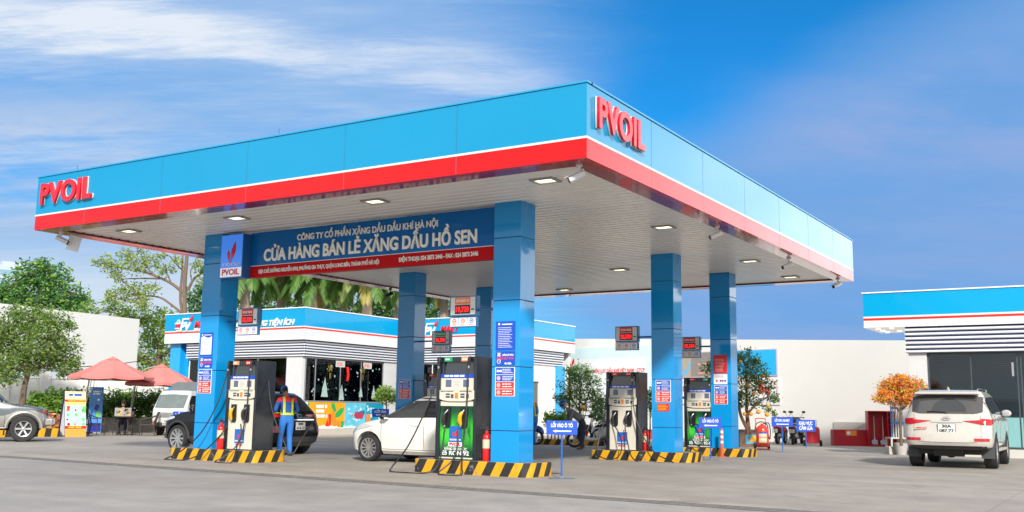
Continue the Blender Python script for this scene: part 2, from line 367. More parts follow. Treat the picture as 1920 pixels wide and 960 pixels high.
def text(body, M, cap, m, parent, width=None, bold=0.02, shear=0.0, thick=0.006, name='lettering', align='C', sep=1.0, d0=0.0):
    """words as real raised letters: baseline at the frame's origin, cap height `cap`, squeezed to `width`"""
    global CAPH
    def mk(t, b):
        c = bpy.data.curves.new(name, 'FONT'); c.body = t; c.size = 1; c.offset = b; c.shear = shear; c.space_character = sep; c.extrude = 0.5; c.resolution_u = 4
        o = bpy.data.objects.new(name, c); COL.objects.link(o); me = baked(o); bpy.data.objects.remove(o); bpy.data.curves.remove(c); return me
    if CAPH is None:
        me = mk('H', 0); CAPH = max(v.co.y for v in me.vertices)
    plain = body.replace('Đ', 'D'); bars = []
    for i, ch in enumerate(body):      # crossed D: plain D plus its own short bar
        if ch == 'Đ':
            a = mk(plain[:i + 1], bold); b2 = mk('D', bold); dw = [v.co.x for v in b2.vertices]
            bars.append(max(v.co.x for v in a.vertices) - (max(dw) - min(dw)))
    me = mk(plain, bold)
    if bars:
        bm = bmesh.new(); bm.from_mesh(me)
        for x in bars:
            q = [bm.verts.new((xx, yy, zz)) for zz in (-.5, .53) for xx, yy in ((x - .09, CAPH * .46), (x + .30, CAPH * .46), (x + .30, CAPH * .58), (x - .09, CAPH * .58))]
            for f in ((3, 2, 1, 0), (4, 5, 6, 7), (0, 1, 5, 4), (1, 2, 6, 5), (2, 3, 7, 6), (3, 0, 4, 7)): bm.faces.new([q[k] for k in f])
        bm.to_mesh(me); bm.free()
    xs = [v.co.x for v in me.vertices]; x0, x1 = min(xs), max(xs); sy = cap / CAPH; sx = width / (x1 - x0) if width else sy
    off = {'C': (x0 + x1) / 2, 'L': x0, 'R': x1}[align]
    for v in me.vertices:
        v.co = M @ Vector(((v.co.x - off) * sx, v.co.y * sy, d0 + (v.co.z + 0.5) * thick))
    seen = [-1] * len(me.vertices); adj = [[] for _ in me.vertices]; nrm = M.to_3x3() @ Vector((0, 0, 1)); k = 0
    for ed in me.edges: a, b = ed.vertices; adj[a].append(b); adj[b].append(a)
    for i in range(len(seen)):
        if seen[i] >= 0: continue
        st = [i]; seen[i] = k
        while st:
            q = st.pop()
            for r in adj[q]:
                if seen[r] < 0: seen[r] = k; st.append(r)
        k += 1
    for v in me.vertices: v.co += nrm * (0.0007 * (seen[v.index] % 4))
    me.materials.clear(); me.materials.append(m)
    o = bpy.data.objects.new(name, me); COL.objects.link(o)
    if parent is not None: o.parent = parent
    return o
FLAME_A = [(0.91, 1.0), (1.0, 0.72), (0.97, 0.52), (0.80, 0.34), (0.58, 0.18), (0.42, 0.0), (0.47, 0.2), (0.46, 0.38), (0.50, 0.62), (0.66, 0.80)]
FLAME_B = [(0.14, 0.61), (0.34, 0.46), (0.38, 0.34), (0.36, 0.22), (0.40, 0.0), (0.20, 0.15), (0.04, 0.28), (0.0, 0.42), (0.05, 0.54)]
def flame(mb, x, y, w, h, M, d0, d1, mi):
    for pl in (FLAME_A, FLAME_B): mb.poly([(x + a * w, y + b * h) for a, b in pl], M, d0, d1, mi)
def textlines(mb, x0, y0, x1, y1, n, M, d0, d1, mi, seed=0, fill=0.45):
    """rows of print too small to read in the photograph: broken dashes"""
    rg = random.Random(seed); h = (y1 - y0) / n
    for i in range(n):
        x = x0; y = y1 - (i + 1) * h + h * (1 - fill) / 2; end = x0 + (x1 - x0) * rg.uniform(0.72, 1.0)
        while x < end:
            w = min(rg.uniform(1.2, 4.0) * h * fill * 1.1, end - x)
            if w > 0.3 * h * fill: mb.rect(x, y, x + w, y + h * fill, M, d0, d1, mi)
            x += w + h * fill * 0.6
# ---------------------------------------------------------------- ground
def groundmat(name, c1, c2, joints=False):
    m = bpy.data.materials.new(name); m.use_nodes = True; nt = m.node_tree; N = nt.nodes; L = nt.links; b = N['Principled BSDF']
    tc = N.new('ShaderNodeTexCoord')
    def nz(scale, det, rough, sc=(1, 1, 1), rot=0):
        mp = N.new('ShaderNodeMapping'); mp.inputs['Scale'].default_value = sc; mp.inputs['Rotation'].default_value = (0, 0, rot); L.new(tc.outputs['Object'], mp.inputs[0])
        n = N.new('ShaderNodeTexNoise'); n.inputs['Scale'].default_value = scale; n.inputs['Detail'].default_value = det; n.inputs['Roughness'].default_value = rough; L.new(mp.outputs[0], n.inputs['Vector']); return n.outputs['Fac']
    def rmp(v, a, b_, c, d):
        n = N.new('ShaderNodeMapRange'); L.new(v, n.inputs[0]); n.inputs[1].default_value = a; n.inputs[2].default_value = b_; n.inputs[3].default_value = c; n.inputs[4].default_value = d; return n.outputs[0]
    def mul(a, bb):
        n = N.new('ShaderNodeMath'); n.operation = 'MULTIPLY'; L.new(a, n.inputs[0]); L.new(bb, n.inputs[1]); return n.outputs[0]
    big = nz(0.18, 5, 0.6); mid = nz(1.3, 6, 0.65); fine = nz(26, 4, 0.7); track = nz(0.5, 5, 0.6, (0.16, 1.6, 1), 0.05); stain = nz(0.45, 7, 0.7, (1, 1.5, 1))
    mx = N.new('ShaderNodeMix'); mx.data_type = 'RGBA'; L.new(rmp(big, 0.35, 0.65, 0, 1), mx.inputs[0]); mx.inputs[6].default_value = (*c1, 1); mx.inputs[7].default_value = (*c2, 1)
    f = mul(mul(rmp(mid, 0.3, 0.7, 0.86, 1.12), rmp(fine, 0.25, 0.75, 0.88, 1.12)), mul(rmp(track, 0.3, 0.7, 0.86, 1.10), rmp(stain, 0.60, 0.74, 1.0, 0.78)))
    m2 = N.new('ShaderNodeMix'); m2.data_type = 'RGBA'; m2.blend_type = 'MULTIPLY'; m2.inputs[0].default_value = 1; L.new(mx.outputs[2], m2.inputs[6]); L.new(f, m2.inputs[7])
    if joints:
        sp = N.new('ShaderNodeSeparateXYZ'); L.new(tc.outputs['Object'], sp.inputs[0]); ms = []
        for ax, per, wd in ((0, 5.2, 0.0022), (1, 4.6, 0.0026)):
            d = N.new('ShaderNodeMath'); d.operation = 'DIVIDE'; L.new(sp.outputs[ax], d.inputs[0]); d.inputs[1].default_value = per
            fc = N.new('ShaderNodeMath'); fc.operation = 'FRACT'; L.new(d.outputs[0], fc.inputs[0])
            lt = N.new('ShaderNodeMath'); lt.operation = 'LESS_THAN'; L.new(fc.outputs[0], lt.inputs[0]); lt.inputs[1].default_value = wd; ms.append(lt.outputs[0])
        mxm = N.new('ShaderNodeMath'); mxm.operation = 'MAXIMUM'; L.new(ms[0], mxm.inputs[0]); L.new(ms[1], mxm.inputs[1])
        oil = rmp(nz(0.9, 3, 0.5), 0.63, 0.73, 0, 0.42)
        ad = N.new('ShaderNodeMath'); ad.operation = 'MAXIMUM'; L.new(rmp(mxm.outputs[0], 0, 1, 0, 0.55), ad.inputs[0]); L.new(oil, ad.inputs[1])
        m4 = N.new('ShaderNodeMix'); m4.data_type = 'RGBA'; L.new(ad.outputs[0], m4.inputs[0]); L.new(m2.outputs[2], m4.inputs[6]); m4.inputs[7].default_value = (0.10, 0.092, 0.085, 1); m2 = m4
    L.new(m2.outputs[2], b.inputs['Base Color']); L.new(rmp(mid, 0.3, 0.7, 0.62, 0.88), b.inputs['Roughness'])
    bp = N.new('ShaderNodeBump'); bp.inputs['Strength'].default_value = 0.25; bp.inputs['Distance'].default_value = 0.006; L.new(fine, bp.inputs['Height']); L.new(bp.outputs[0], b.inputs['Normal'])
    return m
ROADM = groundmat('road concrete', (0.29, 0.270, 0.25), (0.335, 0.312, 0.288))
YARDM = groundmat('forecourt concrete', (0.305, 0.274, 0.238), (0.365, 0.328, 0.282), True)
mb = MB(); mb.add([(-1500, -1500, 0), (1500, -1500, 0), (1500, 1500, 0), (-1500, 1500, 0)], [(0, 1, 2, 3)])
tag(mb.build('ground', ROADM), 'pale grey concrete road in front of the forecourt', 'ground', kind='structure')
DA, DB_ = Vector((-14.0, 0.27, 0)), Vector((3.2, -0.73, 0)); DD = (DB_ - DA).normalized(); DN = Vector((-DD.y, DD.x, 0))
mb = MB(); p0 = DA - DD * 70 + DN * 0.2; p1 = DB_ + DD * 70 + DN * 0.2
mb.add([(*p0.xy, .004), (*p1.xy, .004), (*(p1 + DN * 40).xy, .004), (*(p0 + DN * 40).xy, .004)], [(0, 1, 2, 3)])
tag(mb.build('forecourt', YARDM), 'warm grey concrete forecourt under and around the canopy', 'forecourt', kind='structure')
def drain():
    t = thing('drain_channel', 'long grated drain channel running across the concrete in front of the canopy', 'drain', DA, math.atan2(DD.y, DD.x))
    L = 24.0; mb = MB(); mb.box((-1, -0.15, -0.2), (L, 0.15, 0.006)); mb.build('channel', mat('drain dark', (0.07, 0.065, 0.06), 0.9, var=0.3), t)
    mb = MB(); m = mat('drain iron', (0.17, 0.16, 0.15), 0.7, var=0.3, vscale=5)
    for y in (-0.15, -0.015, 0.125): mb.box((-1, y, 0.006), (L, y + 0.03, 0.016))
    x = -1
    while x < L: mb.box((x, -0.12, 0.006), (x + 0.055, 0.125, 0.0145)); x += 0.15
    mb.build('grate', m, t)
drain()

# ---------------------------------------------------------------- canopy
CW, CD_, ZB, ZR, ZT = 13.834, 16.736, 5.0, 5.31, 6.19
def canopy():
    t = thing('fuel_canopy', 'huge flat rectangular canopy with cyan and red fascia over the fuel pumps', 'canopy', (0, 0, 0))
    th = 0.14
    mb = MB(); mb.box((-CW + th, th, 5.3), (-th, CD_ - th, 6.1)); mb.build('roof_deck', GREY, t)
    sides = [((-CW, 0), (0, 0), (0, 1)), ((0, th), (0, CD_ - th), (-1, 0)), ((-CW, CD_ - th), (0, CD_ - th), (0, 1)), ((-CW, th), (-CW, CD_ - th), (1, 0))]
    for (a, b, inn) in sides:
        ix, iy = inn[0] * th, inn[1] * th
        xa, xb = sorted((a[0], b[0] + ix) if ix else (a[0], b[0])); ya, yb = sorted((a[1], b[1] + iy) if iy else (a[1], b[1]))
        if ix: xa, xb = sorted((a[0], a[0] + ix))
        m1 = MB(); m1.box((xa, ya, ZR + 0.035), (xb, yb, ZT)); m1.build('fascia_panel', CYAN, t)
        m1 = MB(); m1.box((xa, ya, ZB), (xb, yb, ZR)); m1.build('fascia_band', RED, t)
        e = 0.004; m1 = MB(); m1.box((xa - e, ya - e, ZR), (xb + e, yb + e, ZR + 0.035)); m1.build('trim_strip', GWHITE, t)
        m1 = MB(); m1.box((xa - .02, ya - .02, ZT), (xb + .02, yb + .02, ZT + 0.03)); m1.build('coping', mat('coping blue', (0.02, 0.30, 0.55), 0.3), t)
    for ax in 'xy':
        mb = MB(); k = 1
        while k * 2.42 < (CW if ax == 'x' else CD_) - .3:
            q = k * 2.42
            if ax == 'x': mb.box((-q - .004, -.0015, ZB + .01), (-q + .004, .01, ZR - .005)); mb.box((-q - .004, -.0015, ZR + .04), (-q + .004, .01, ZT - .005))
            else: mb.box((-.01, q - .004, ZB + .01), (.0015, q + .004, ZR - .005)); mb.box((-.01, q - .004, ZR + .04), (.0015, q + .004, ZT - .005))
            k += 1
        mb.build('panel_joint', mat('joint blue grey', (0.03, 0.13, 0.22), 0.6), t)
    # glossy red return under the fascia
    mb = MB(); w = 0.30; zz = (ZB + 0.002, ZB + 0.03)
    mb.box((-CW + th, th, zz[0]), (-th, th + w, zz[1])); mb.box((-CW + th, CD_ - th - w, zz[0]), (-th, CD_ - th, zz[1]))
    mb.box((-th - w, th + w, zz[0]), (-th, CD_ - th - w, zz[1])); mb.box((-CW + th, th + w, zz[0]), (-CW + th + w, CD_ - th - w, zz[1]))
    mb.build('soffit_border', mat('return red gloss', (0.34, 0.010, 0.016), 0.14, spec=0.6, coat=0.5), t)
    SOF = mat('soffit strip', (0.88, 0.835, 0.765), 0.36, spec=0.4, coat=0.35, crough=0.22, var=0.05, vscale=2, stretch=(0.2, 3, 1))
    mb = MB(); y = th + w; n = int((CD_ - 2 * (th + w)) / 0.24); p = (CD_ - 2 * (th + w)) / n
    x0, x1 = -CW + th + w, -th - w
    for i in range(n):
        ya = y + i * p + 0.020; yb = y + (i + 1) * p - 0.020
        vs = []
        for xx in (x0, x1): vs += [(xx, ya, 5.085), (xx, ya + .022, 5.045), (xx, yb - .022, 5.045), (xx, yb, 5.085)]
        mb.add(vs, [(0, 1, 5, 4), (1, 2, 6, 5), (2, 3, 7, 6)])
    so_ = mb.build('soffit', SOF, t)
    mb = MB(); mb.box((x0, y, 5.10), (x1, CD_ - y, 5.14)); mb.build('soffit_backing', mat('soffit gap', (0.04, 0.038, 0.035), 0.7), t)
    # big raised red letters on two sides
    text('PVOIL', frame((-12.72, -0.01, 5.555), (1, 0, 0)), 0.44, LRED, t, width=1.78, bold=0.032, thick=0.045, d0=0.025, sep=1.06)
    text('PVOIL', frame((0.01, 1.14, 5.555), (0, 1, 0)), 0.45, LRED, t, width=1.73, bold=0.032, thick=0.045, d0=0.025, sep=1.06)
    text('PVOIL', frame((-12.715, -0.004, 5.555), (1, 0, 0)), 0.445, GWHITE, t, width=1.80, bold=0.040, thick=0.02, d0=0.004, name='letter_backing', sep=1.06)
    text('PVOIL', frame((0.004, 1.14, 5.555), (0, 1, 0)), 0.455, GWHITE, t, width=1.75, bold=0.040, thick=0.02, d0=0.004, name='letter_backing', sep=1.06)
    for x in (-6.97, -13.18):
        mb = MB(); mb.tube([(0, 0, 6.1), (0, 0, 6.52)], 0.005, 6, 0, 0); r = mb.build('lightning_rod', BLACK)
        r.location = (x, 0.5, 0); tag(r, {-6.97: 'thin metal rod standing on the canopy roof above the header sign', -13.18: 'thin metal rod on the canopy roof at its far left corner'}[x], 'rod')
canopy()
def ceiling_lights():
    t = thing('ceiling_light', '', 'ceiling light', (0, 0, 0), 0, 'recessed lamps in the canopy soffit')
    mb = MB(); a, b = 0.22, 0.18
    for (x0, y0, x1, y1) in ((-a, -b, a, -b + .05), (-a, b - .05, a, b), (-a, -b + .05, -a + .05, b - .05), (a - .05, -b + .05, a, b - .05)): mb.box((x0, y0, -0.03), (x1, y1, 0.02))
    mb.build('frame', mat('lamp frame', (0.30, 0.29, 0.27), 0.35), t)
    mb = MB(); mb.box((-a + .05, -b + .05, -0.012), (a - .05, b - .05, 0.01)); mb.build('lens', mat('lamp lens', (0.8, 0.78, 0.65), 0.4, emit=(1.0, 0.92, 0.62), estr=1.25), t)
    cols = [(-1.41, 'right'), (-5.10, ''), (-8.76, ''), (-12.16, '')]; rows = [1.2, 6.22, 11.75, 15.27]
    names = {(0, 0): 'lit square lamp nearest the front corner of the soffit', (1, 0): 'lit lamp above the middle of the header sign', (2, 0): 'lit lamp above the illuminated flame logo box',
             (3, 0): 'lit lamp over the far left end of the soffit', (0, 1): 'lit lamp right of the front right column top', (0, 2): 'lit lamp beyond the far right pair of columns along the right edge',
             (0, 3): 'lit lamp by the rear right corner of the soffit', (1, 2): 'lit lamp left of the middle right column top', (2, 3): 'small lit lamp near the rear edge of the soffit'}
    first = True
    for i, (x, _) in enumerate(cols):
        for j, y in enumerate(rows):
            lb = names.get((i, j))
            if lb is None: continue
            o = t if first else copy_tree(t); first = False
            o.location = (x, y, 5.045); o['label'] = lb
ceiling_lights()

# ---------------------------------------------------------------- columns with their notices
PX = {'R': -2.652, 'L': -10.52}; PY = [2.466, 9.663, 13.666]; PS, PD = 0.59, 0.527; KZ = 0.25
def notice_small(mb_list, x0, z0, x1, z1, F, seed):
    """four-row notice: two blue rows, two red rows, white frame"""
    w, b, r = mb_list
    w.rect(x0, z0, x1, z1, F, 0.001, 0.008); n = 4; g = (z1 - z0) * 0.02; h = (z1 - z0 - 5 * g) / 4
    for i in range(n):
        zz = z1 - g - (i + 1) * h - i * g; tgt = b if i < 2 else r
        tgt.rect(x0 + .015, zz, x1 - .015, zz + h, F, 0.008, 0.011)
        cx, cz, rr = x0 + .075, zz + h / 2, h * 0.34
        if i == 0:
            w.disc(cx - .02, cz, rr * .6, F, .011, .013, 0, 10); w.disc(cx + .045, cz, rr * .6, F, .011, .013, 0, 10); w.rect(cx - .02, cz - .012, cx + .045, cz + .012, F, .011, .0125)
        else:
            w.disc(cx, cz, rr, F, .011, .013, 0, 12); tgt2 = r
            tgt2.ring(cx, cz, rr * .62, rr * .85, F, .013, .0145, 0, 12); tgt2.rect(cx - rr * .2, cz - rr * .3, cx + rr * .2, cz + rr * .3, F, .013, .0145)
        textlines(w, x0 + .155, zz + h * .12, x1 - .03, zz + h * .88, 3 if i < 2 else 2, F, .011, .0125, 0, seed * 7 + i, .4)
def column(kx, iy, label, notices):
    x = PX[kx]; y = PY[iy]
    t = thing('canopy_column', label, 'column', (x - PS / 2, y + PD / 2, 0), 0, 'blue columns holding up the canopy')
    js = [0.22, 0.81, 1.965, 3.19, 4.37, 5.05]
    mb = MB()
    for a, b in zip(js[:-1], js[1:]): mb.box((-PS / 2, -PD / 2, a + .006), (PS / 2, PD / 2, b - .006))
    mb.build('cladding', BLUE, t, bevel=0.006)
    mb = MB(); mb.box((-PS / 2 + .01, -PD / 2 + .01, 0.2), (PS / 2 - .01, PD / 2 - .01, 5.06)); mb.build('core', SEAM, t)
    F = frame((-x + PS / 2, -PD / 2, 0))          # notice coordinates are given as world X on the front face
    F = Matrix.Translation((0, 0, 0)) @ F
    for k, nt_ in enumerate(notices):
        kind, x0, z1, x1, z0 = nt_
        w, b, r = MB(), MB(), MB()
        if kind == 'rows': notice_small((w, b, r), x0, z0, x1, z1, F, k + iy * 3 + (5 if kx == 'L' else 0)); nm = 'warning_notice'
        elif kind == 'board':      # blue board full of print
            b.rect(x0, z0, x1, z1, F, .001, .01); w.disc(x0 + .07, z1 - .05, .022, F, .01, .012); w.rect(x0 + .13, z1 - .065, x1 - .06, z1 - .045, F, .01, .012)
            textlines(w, x0 + .05, z0 + .04, x1 - .05, z1 - .10, 12, F, .01, .0115, 0, 5, .28); nm = 'rule_board'
        elif kind == 'white':      # blue headed board with a white sheet
            b.rect(x0, z0, x1, z1, F, .001, .01); n = 8; xs = [x0 + .03 + (x1 - x0 - .06) * i / n for i in range(n + 1)]
            w.poly([(x0 + .03, z0 + .03), (x1 - .03, z0 + .03)] + [(xx, z1 - .10 + .02 * math.sin(i * .9)) for i, xx in reversed(list(enumerate(xs)))], F, .01, .013)
            w.disc(x0 + .06, z1 - .05, .02, F, .01, .012); w.rect(x0 + .11, z1 - .06, x1 - .04, z1 - .045, F, .01, .012)
            textlines(b, x0 + .06, z0 + .05, x1 - .06, z1 - .14, 9, F, .013, .0145, 0, 9, .22); nm = 'rule_board'
        elif kind == 'hotline':
            b.rect(x0, z0, x1, z1, F, .001, .01); w.ring(x0 + .07, z0 + .075, .032, .042, F, .01, .012); w.rect(x0 + .066, z0 + .075, x0 + .074, z0 + .10, F, .01, .012); w.rect(x0 + .066, z0 + .071, x0 + .088, z0 + .079, F, .01, .012)
            w.poly([(x0 + .03, z1 - .09), (x0 + .11, z1 - .09), (x0 + .09, z1 - .05), (x0 + .05, z1 - .05)], F, .01, .012); w.rect(x0 + .03, z1 - .04, x0 + .11, z1 - .028, F, .01, .012); nm = 'hotline_notice'
        elif kind == 'red':        # red board with print
            r.rect(x0, z0, x1, z1, F, .001, .01); b.disc(x0 + .07, z1 - .05, .02, F, .01, .012)
            textlines(w, x0 + .05, z0 + .04, x1 - .05, z1 - .10, 9, F, .01, .0115, 0, 12, .22); nm = 'rule_board'
        elif kind == 'pic':
            w.rect(x0, z0, x1, z1, F, .001, .009); textlines(r, x0 + .04, z1 - .09, x1 - .04, z1 - .03, 2, F, .009, .011, 0, 3, .4)
            for j, cx in enumerate((.09, .2, .26, .33)): (r if j % 2 == 0 else b).disc(x0 + cx, z0 + .09, .03, F, .009, .011)
            nm = 'picture_notice'
        else:                      # small red plate with yellow print
            r.rect(x0, z0, x1, z1, F, .001, .009); textlines(b, x0 + .02, z0 + .02, x1 - .02, z1 - .02, 4, F, .009, .011, 0, 4, .5); nm = 'warning_plate'
        base = {'rows': w, 'pic': w}.get(kind, b if kind in ('board', 'white', 'hotline') else r)
        root = None
        bm = YELLOW if kind == 'plate' else SBLUE
        for q, mm, nn in ((w, WLET, 'white_print'), (b, bm, 'blue_print'), (r, SRED, 'red_print')):
            if q.v: pass
        o = base.build(nm, {id(w): WLET, id(b): SBLUE, id(r): SRED}[id(base)], t)
        for q, mm, nn in ((w, WLET, 'print'), (b, bm, 'print'), (r, SRED, 'print')):
            if q is not base and q.v: q.build(nn, mm, o)
        if kind == 'hotline':
            PINK = mat('hotline pink', (0.75, 0.05, 0.10), 0.4)
            cx = (x0 + x1) / 2
            text('ĐƯỜNG DÂY NÓNG', F @ Matrix.Translation((cx + .06, z1 - .085, .01)), .032, WLET, o, width=.24, bold=.03, thick=.003)
            text('0983 301 010', F @ Matrix.Translation((cx, z1 - .148, .01)), .038, PINK, o, width=.36, bold=.04, thick=.003)
            text('4h-23h', F @ Matrix.Translation((cx + .06, z0 + .02, .01)), .035, WLET, o, width=.15, bold=.04, thick=.003)
    return t
column('R', 0, 'tall blue column at the right end of the header sign, nearest to the street', [('board', -3.16, 2.80, -2.745, 2.27), ('hotline', -3.155, 2.25, -2.745, 1.99), ('rows', -3.16, 1.96, -2.74, 1.43)])
column('L', 0, 'blue column at the left end of the header sign beside the flame logo box', [('white', -11.06, 2.81, -10.66, 2.29), ('hotline', -11.05, 2.27, -10.65, 2.02), ('rows', -11.06, 1.99, -10.64, 1.46)])
column('R', 1, 'blue column right of the beige faced pump with a red plate under its notice', [('rows', -3.13, 1.95, -2.74, 1.42), ('plate', -3.09, 1.38, -2.79, 1.20)])
column('R', 2, 'blue column farthest to the right, with a red rule board', [('red', -3.15, 2.76, -2.76, 2.26), ('pic', -3.15, 2.23, -2.76, 1.96), ('rows', -3.14, 1.93, -2.76, 1.41)])
column('L', 1, 'blue column behind the white hatchback, with one notice and a green headed price display', [('rows', -11.0, 2.0, -10.59, 1.45)])
column('L', 2, 'blue column half hidden behind the nearest column', [])

# ---------------------------------------------------------------- kerbed islands
def island(x0, x1, y0, y1, label, h=KZ, r=0.22):
    pts = []
    for cx, cy, a0 in ((x1 - r, y0 + r, -90), (x1 - r, y1 - r, 0), (x0 + r, y1 - r, 90), (x0 + r, y0 + r, 180)):
        for k in range(6): a = R(a0 + 18 * k); pts.append((cx + r * math.cos(a), cy + r * math.sin(a)))
    cx, cy = (x0 + x1) / 2, (y0 + y1) / 2; n = len(pts); mb = MB()
    e = 0.012
    vs = [(x - cx, y - cy, 0) for x, y in pts] + [(x - cx, y - cy, h - e) for x, y in pts] + [((x - cx) * .992, (y - cy) * .985, h) for x, y in pts]
    fs = [tuple(range(n - 1, -1, -1)), tuple(range(2 * n, 3 * n))]; mi = [1, 1]
    for a in (0, n):
        for i in range(n): fs.append((a + i, a + (i + 1) % n, a + n + (i + 1) % n, a + n + i)); mi.append(0)
    mb.add(vs, fs, mi); o = mb.build('pump_island', [STRIPE, CONC])
    o.location = (cx, cy, 0); tag(o, label, 'kerb island', 'striped pump islands')
island(-4.98, -2.37, 2.36, 3.35, 'yellow and black striped island carrying the green faced pump and nearest column')
island(-11.84, -9.12, 2.36, 3.40, 'yellow and black striped island carrying the left beige pump and left front column')
island(ony(1103, 850, 9.57).x, -2.25, 9.57, 10.55, 'striped island under the beige pump with two black nozzles', 0.23)
island(-5.75, -2.2, 13.57, 14.55, 'striped island under the pump and column farthest right', 0.22)
island(-12.0, -9.0, 9.57, 10.55, 'striped island behind the white hatchback, mostly hidden', 0.23)
for nm, a, b, lb in (('kerb_block', (1008, 836), (1180, 840), 'low striped kerb behind the white scooter'),):
    p, q = at(*a), at(*b); d = (q - p); t = MB(); t.box((0, 0, 0), (d.length, 0.25, 0.2)); o = t.build(nm, STRIPE, bevel=.015); o.location = p + (p - CAM).normalized() * 1.2; o.location.z = 0; o.rotation_euler = (0, 0, math.atan2(d.y, d.x)); tag(o, lb, 'kerb')

# ---------------------------------------------------------------- fuel dispensers
def dispenser(xl, yf, zb, label, style='beige', labs=('red', 'red'), noz=('yellow', 'black'), hoses=(), w=0.92, name='ron'):
    D, H = 0.56, 1.92
    t = thing('fuel_pump', label, 'fuel pump', (xl + w / 2, yf + D / 2, zb), 0, 'fuel pumps under the canopy')
    F = frame((-w / 2, -D / 2, 0)); sx = w / 0.92
    mb = MB(); e = .09
    mb.box((-w / 2, -D / 2, 0), (-w / 2 + e, D / 2, H)); mb.box((w / 2 - e * .75, -D / 2, 0), (w / 2, D / 2, H)); mb.box((-w / 2 + e, -D / 2 + .05, 0), (w / 2 - e * .75, D / 2 - .002, H - .003)); mb.box((-w / 2 + e, -D / 2, H - .10), (w / 2 - e * .75, -D / 2 + .05, H - .002))
    mb.build('cabinet', CAB, t, bevel=.008)
    X = lambda px: (px - 148) / 277 * w
    Z = lambda py: (808 - py) / 723 * H
    def R_(mbx, a, b, c, d, d0, d1): mbx.rect(X(a), Z(d), X(c), Z(b), F, d0, d1)
    b = -0.05
    mb = MB(); R_(mb, 176, 118, 408, 206, b, b + .006); mb.build('window', mat('pump window', (0.02, 0.03, 0.04), 0.05, spec=0.8), t)
    mb = MB(); R_(mb, 172, 207, 410, 236, b, b + .03); hd = mb.build('header_strip', SBLUE, t)
    mb = MB(); textlines(mb, X(200), Z(230), X(385), Z(212), 1, F, b + .03, b + .033, 0, 3, .7); mb.build('print', WLET, hd)
    mb = MB(); R_(mb, 172, 236, 410, 320, b, b + .025); dp = mb.build('display_panel', BEIGE, t, bevel=.004)
    for a in (209, 330): mb = MB(); R_(mb, a, 248, a + 39, 299, b + .025, b + .030); mb.build('screen', LCD, dp)
    mb = MB(); R_(mb, 262, 250, 318, 300, b + .025, b + .0275); mb.build('rate_plate', mat('pale panel', (0.62, 0.61, 0.57), 0.4), dp)
    mb = MB(); textlines(mb, X(266), Z(298), X(314), Z(252), 4, F, b + .0275, b + .029, 0, 8, .2); mb.build('print', GREY, dp)
    # keypad with its curved lower lip
    mb = MB(); pts = [(172, 322), (410, 322), (410, 384), (385, 394), (340, 400), (240, 400), (195, 394), (172, 384)]
    mb.poly([(X(x), Z(y)) for x, y in pts], F, b, b + .055); kp = mb.build('keypad_panel', BEIGE, t, bevel=.004)
    mb = MB(); textlines(mb, X(180), Z(334), X(270), Z(326), 1, F, b + .055, b + .058, 0, 2, .8); textlines(mb, X(312), Z(334), X(402), Z(326), 1, F, b + .055, b + .058, 0, 6, .8)
    for a in (217, 318): R_(mb, a, 345, a + 28, 357, b + .055, b + .058); R_(mb, a, 363, a + 28, 376, b + .055, b + .058)
    for a in (252, 357): R_(mb, a, 350, a + 18, 378, b + .055, b + .058)
    mb.build('key', mat('key dark', (0.06, 0.075, 0.08), 0.3), kp)
    mb = MB(); R_(mb, 280, 341, 302, 380, b + .055, b + .059); mb.build('sticker', ORANGE, kp)
    mb = MB(); R_(mb, 172, 400, 410, 433, b, b + .02); mb.build('bezel', BEIGE, t)
    low = {'beige': BEIGE, 'green': None}[style]
    if low is None:
        low = MATS.get('green graphic')
        if low is None:
            low = mat('green graphic', (0.01, 0.12, 0.05), 0.3); nt = low.node_tree; N = nt.nodes; L = nt.links
            tc = N.new('ShaderNodeTexCoord'); mp = N.new('ShaderNodeMapping'); mp.inputs['Scale'].default_value = (7, 1, 2.2); L.new(tc.outputs['Object'], mp.inputs[0])
            n = N.new('ShaderNodeTexNoise'); n.inputs['Scale'].default_value = 1.2; n.inputs['Detail'].default_value = 4; L.new(mp.outputs[0], n.inputs['Vector'])
            sp = N.new('ShaderNodeSeparateXYZ'); L.new(tc.outputs['Object'], sp.inputs[0])
            mr = N.new('ShaderNodeMapRange'); mr.interpolation_type = 'SMOOTHSTEP'; L.new(sp.outputs[2], mr.inputs[0]); mr.inputs[1].default_value = .12; mr.inputs[2].default_value = .5
            mr3 = N.new('ShaderNodeMapRange'); mr3.interpolation_type = 'SMOOTHSTEP'; L.new(sp.outputs[2], mr3.inputs[0]); mr3.inputs[1].default_value = .95; mr3.inputs[2].default_value = .45
            mm = N.new('ShaderNodeMath'); mm.operation = 'MULTIPLY'; L.new(mr.outputs[0], mm.inputs[0]); L.new(mr3.outputs[0], mm.inputs[1])
            m3 = N.new('ShaderNodeMath'); m3.operation = 'MULTIPLY'; m3.use_clamp = True; L.new(mm.outputs[0], m3.inputs[0])
            mr2 = N.new('ShaderNodeMapRange'); L.new(n.outputs['Fac'], mr2.inputs[0]); mr2.inputs[1].default_value = .3; mr2.inputs[2].default_value = .62; mr2.inputs[3].default_value = .1; mr2.inputs[4].default_value = 1.3; L.new(mr2.outputs[0], m3.inputs[1])
            mx = N.new('ShaderNodeMix'); mx.data_type = 'RGBA'; L.new(m3.outputs[0], mx.inputs[0]); mx.inputs[6].default_value = (0.004, 0.055, 0.025, 1); mx.inputs[7].default_value = (0.05, 0.62, 0.03, 1)
            L.new(mx.outputs[2], N['Principled BSDF'].inputs['Base Color'])
    mb = MB(); R_(mb, 170, 433, 411, 790, b, b + .022); mb.build('lower_panel', low, t)
    mb = MB(); R_(mb, 168, 790, 412, 800, b, b + .03); mb.build('kick_strip', BEIGE, t)
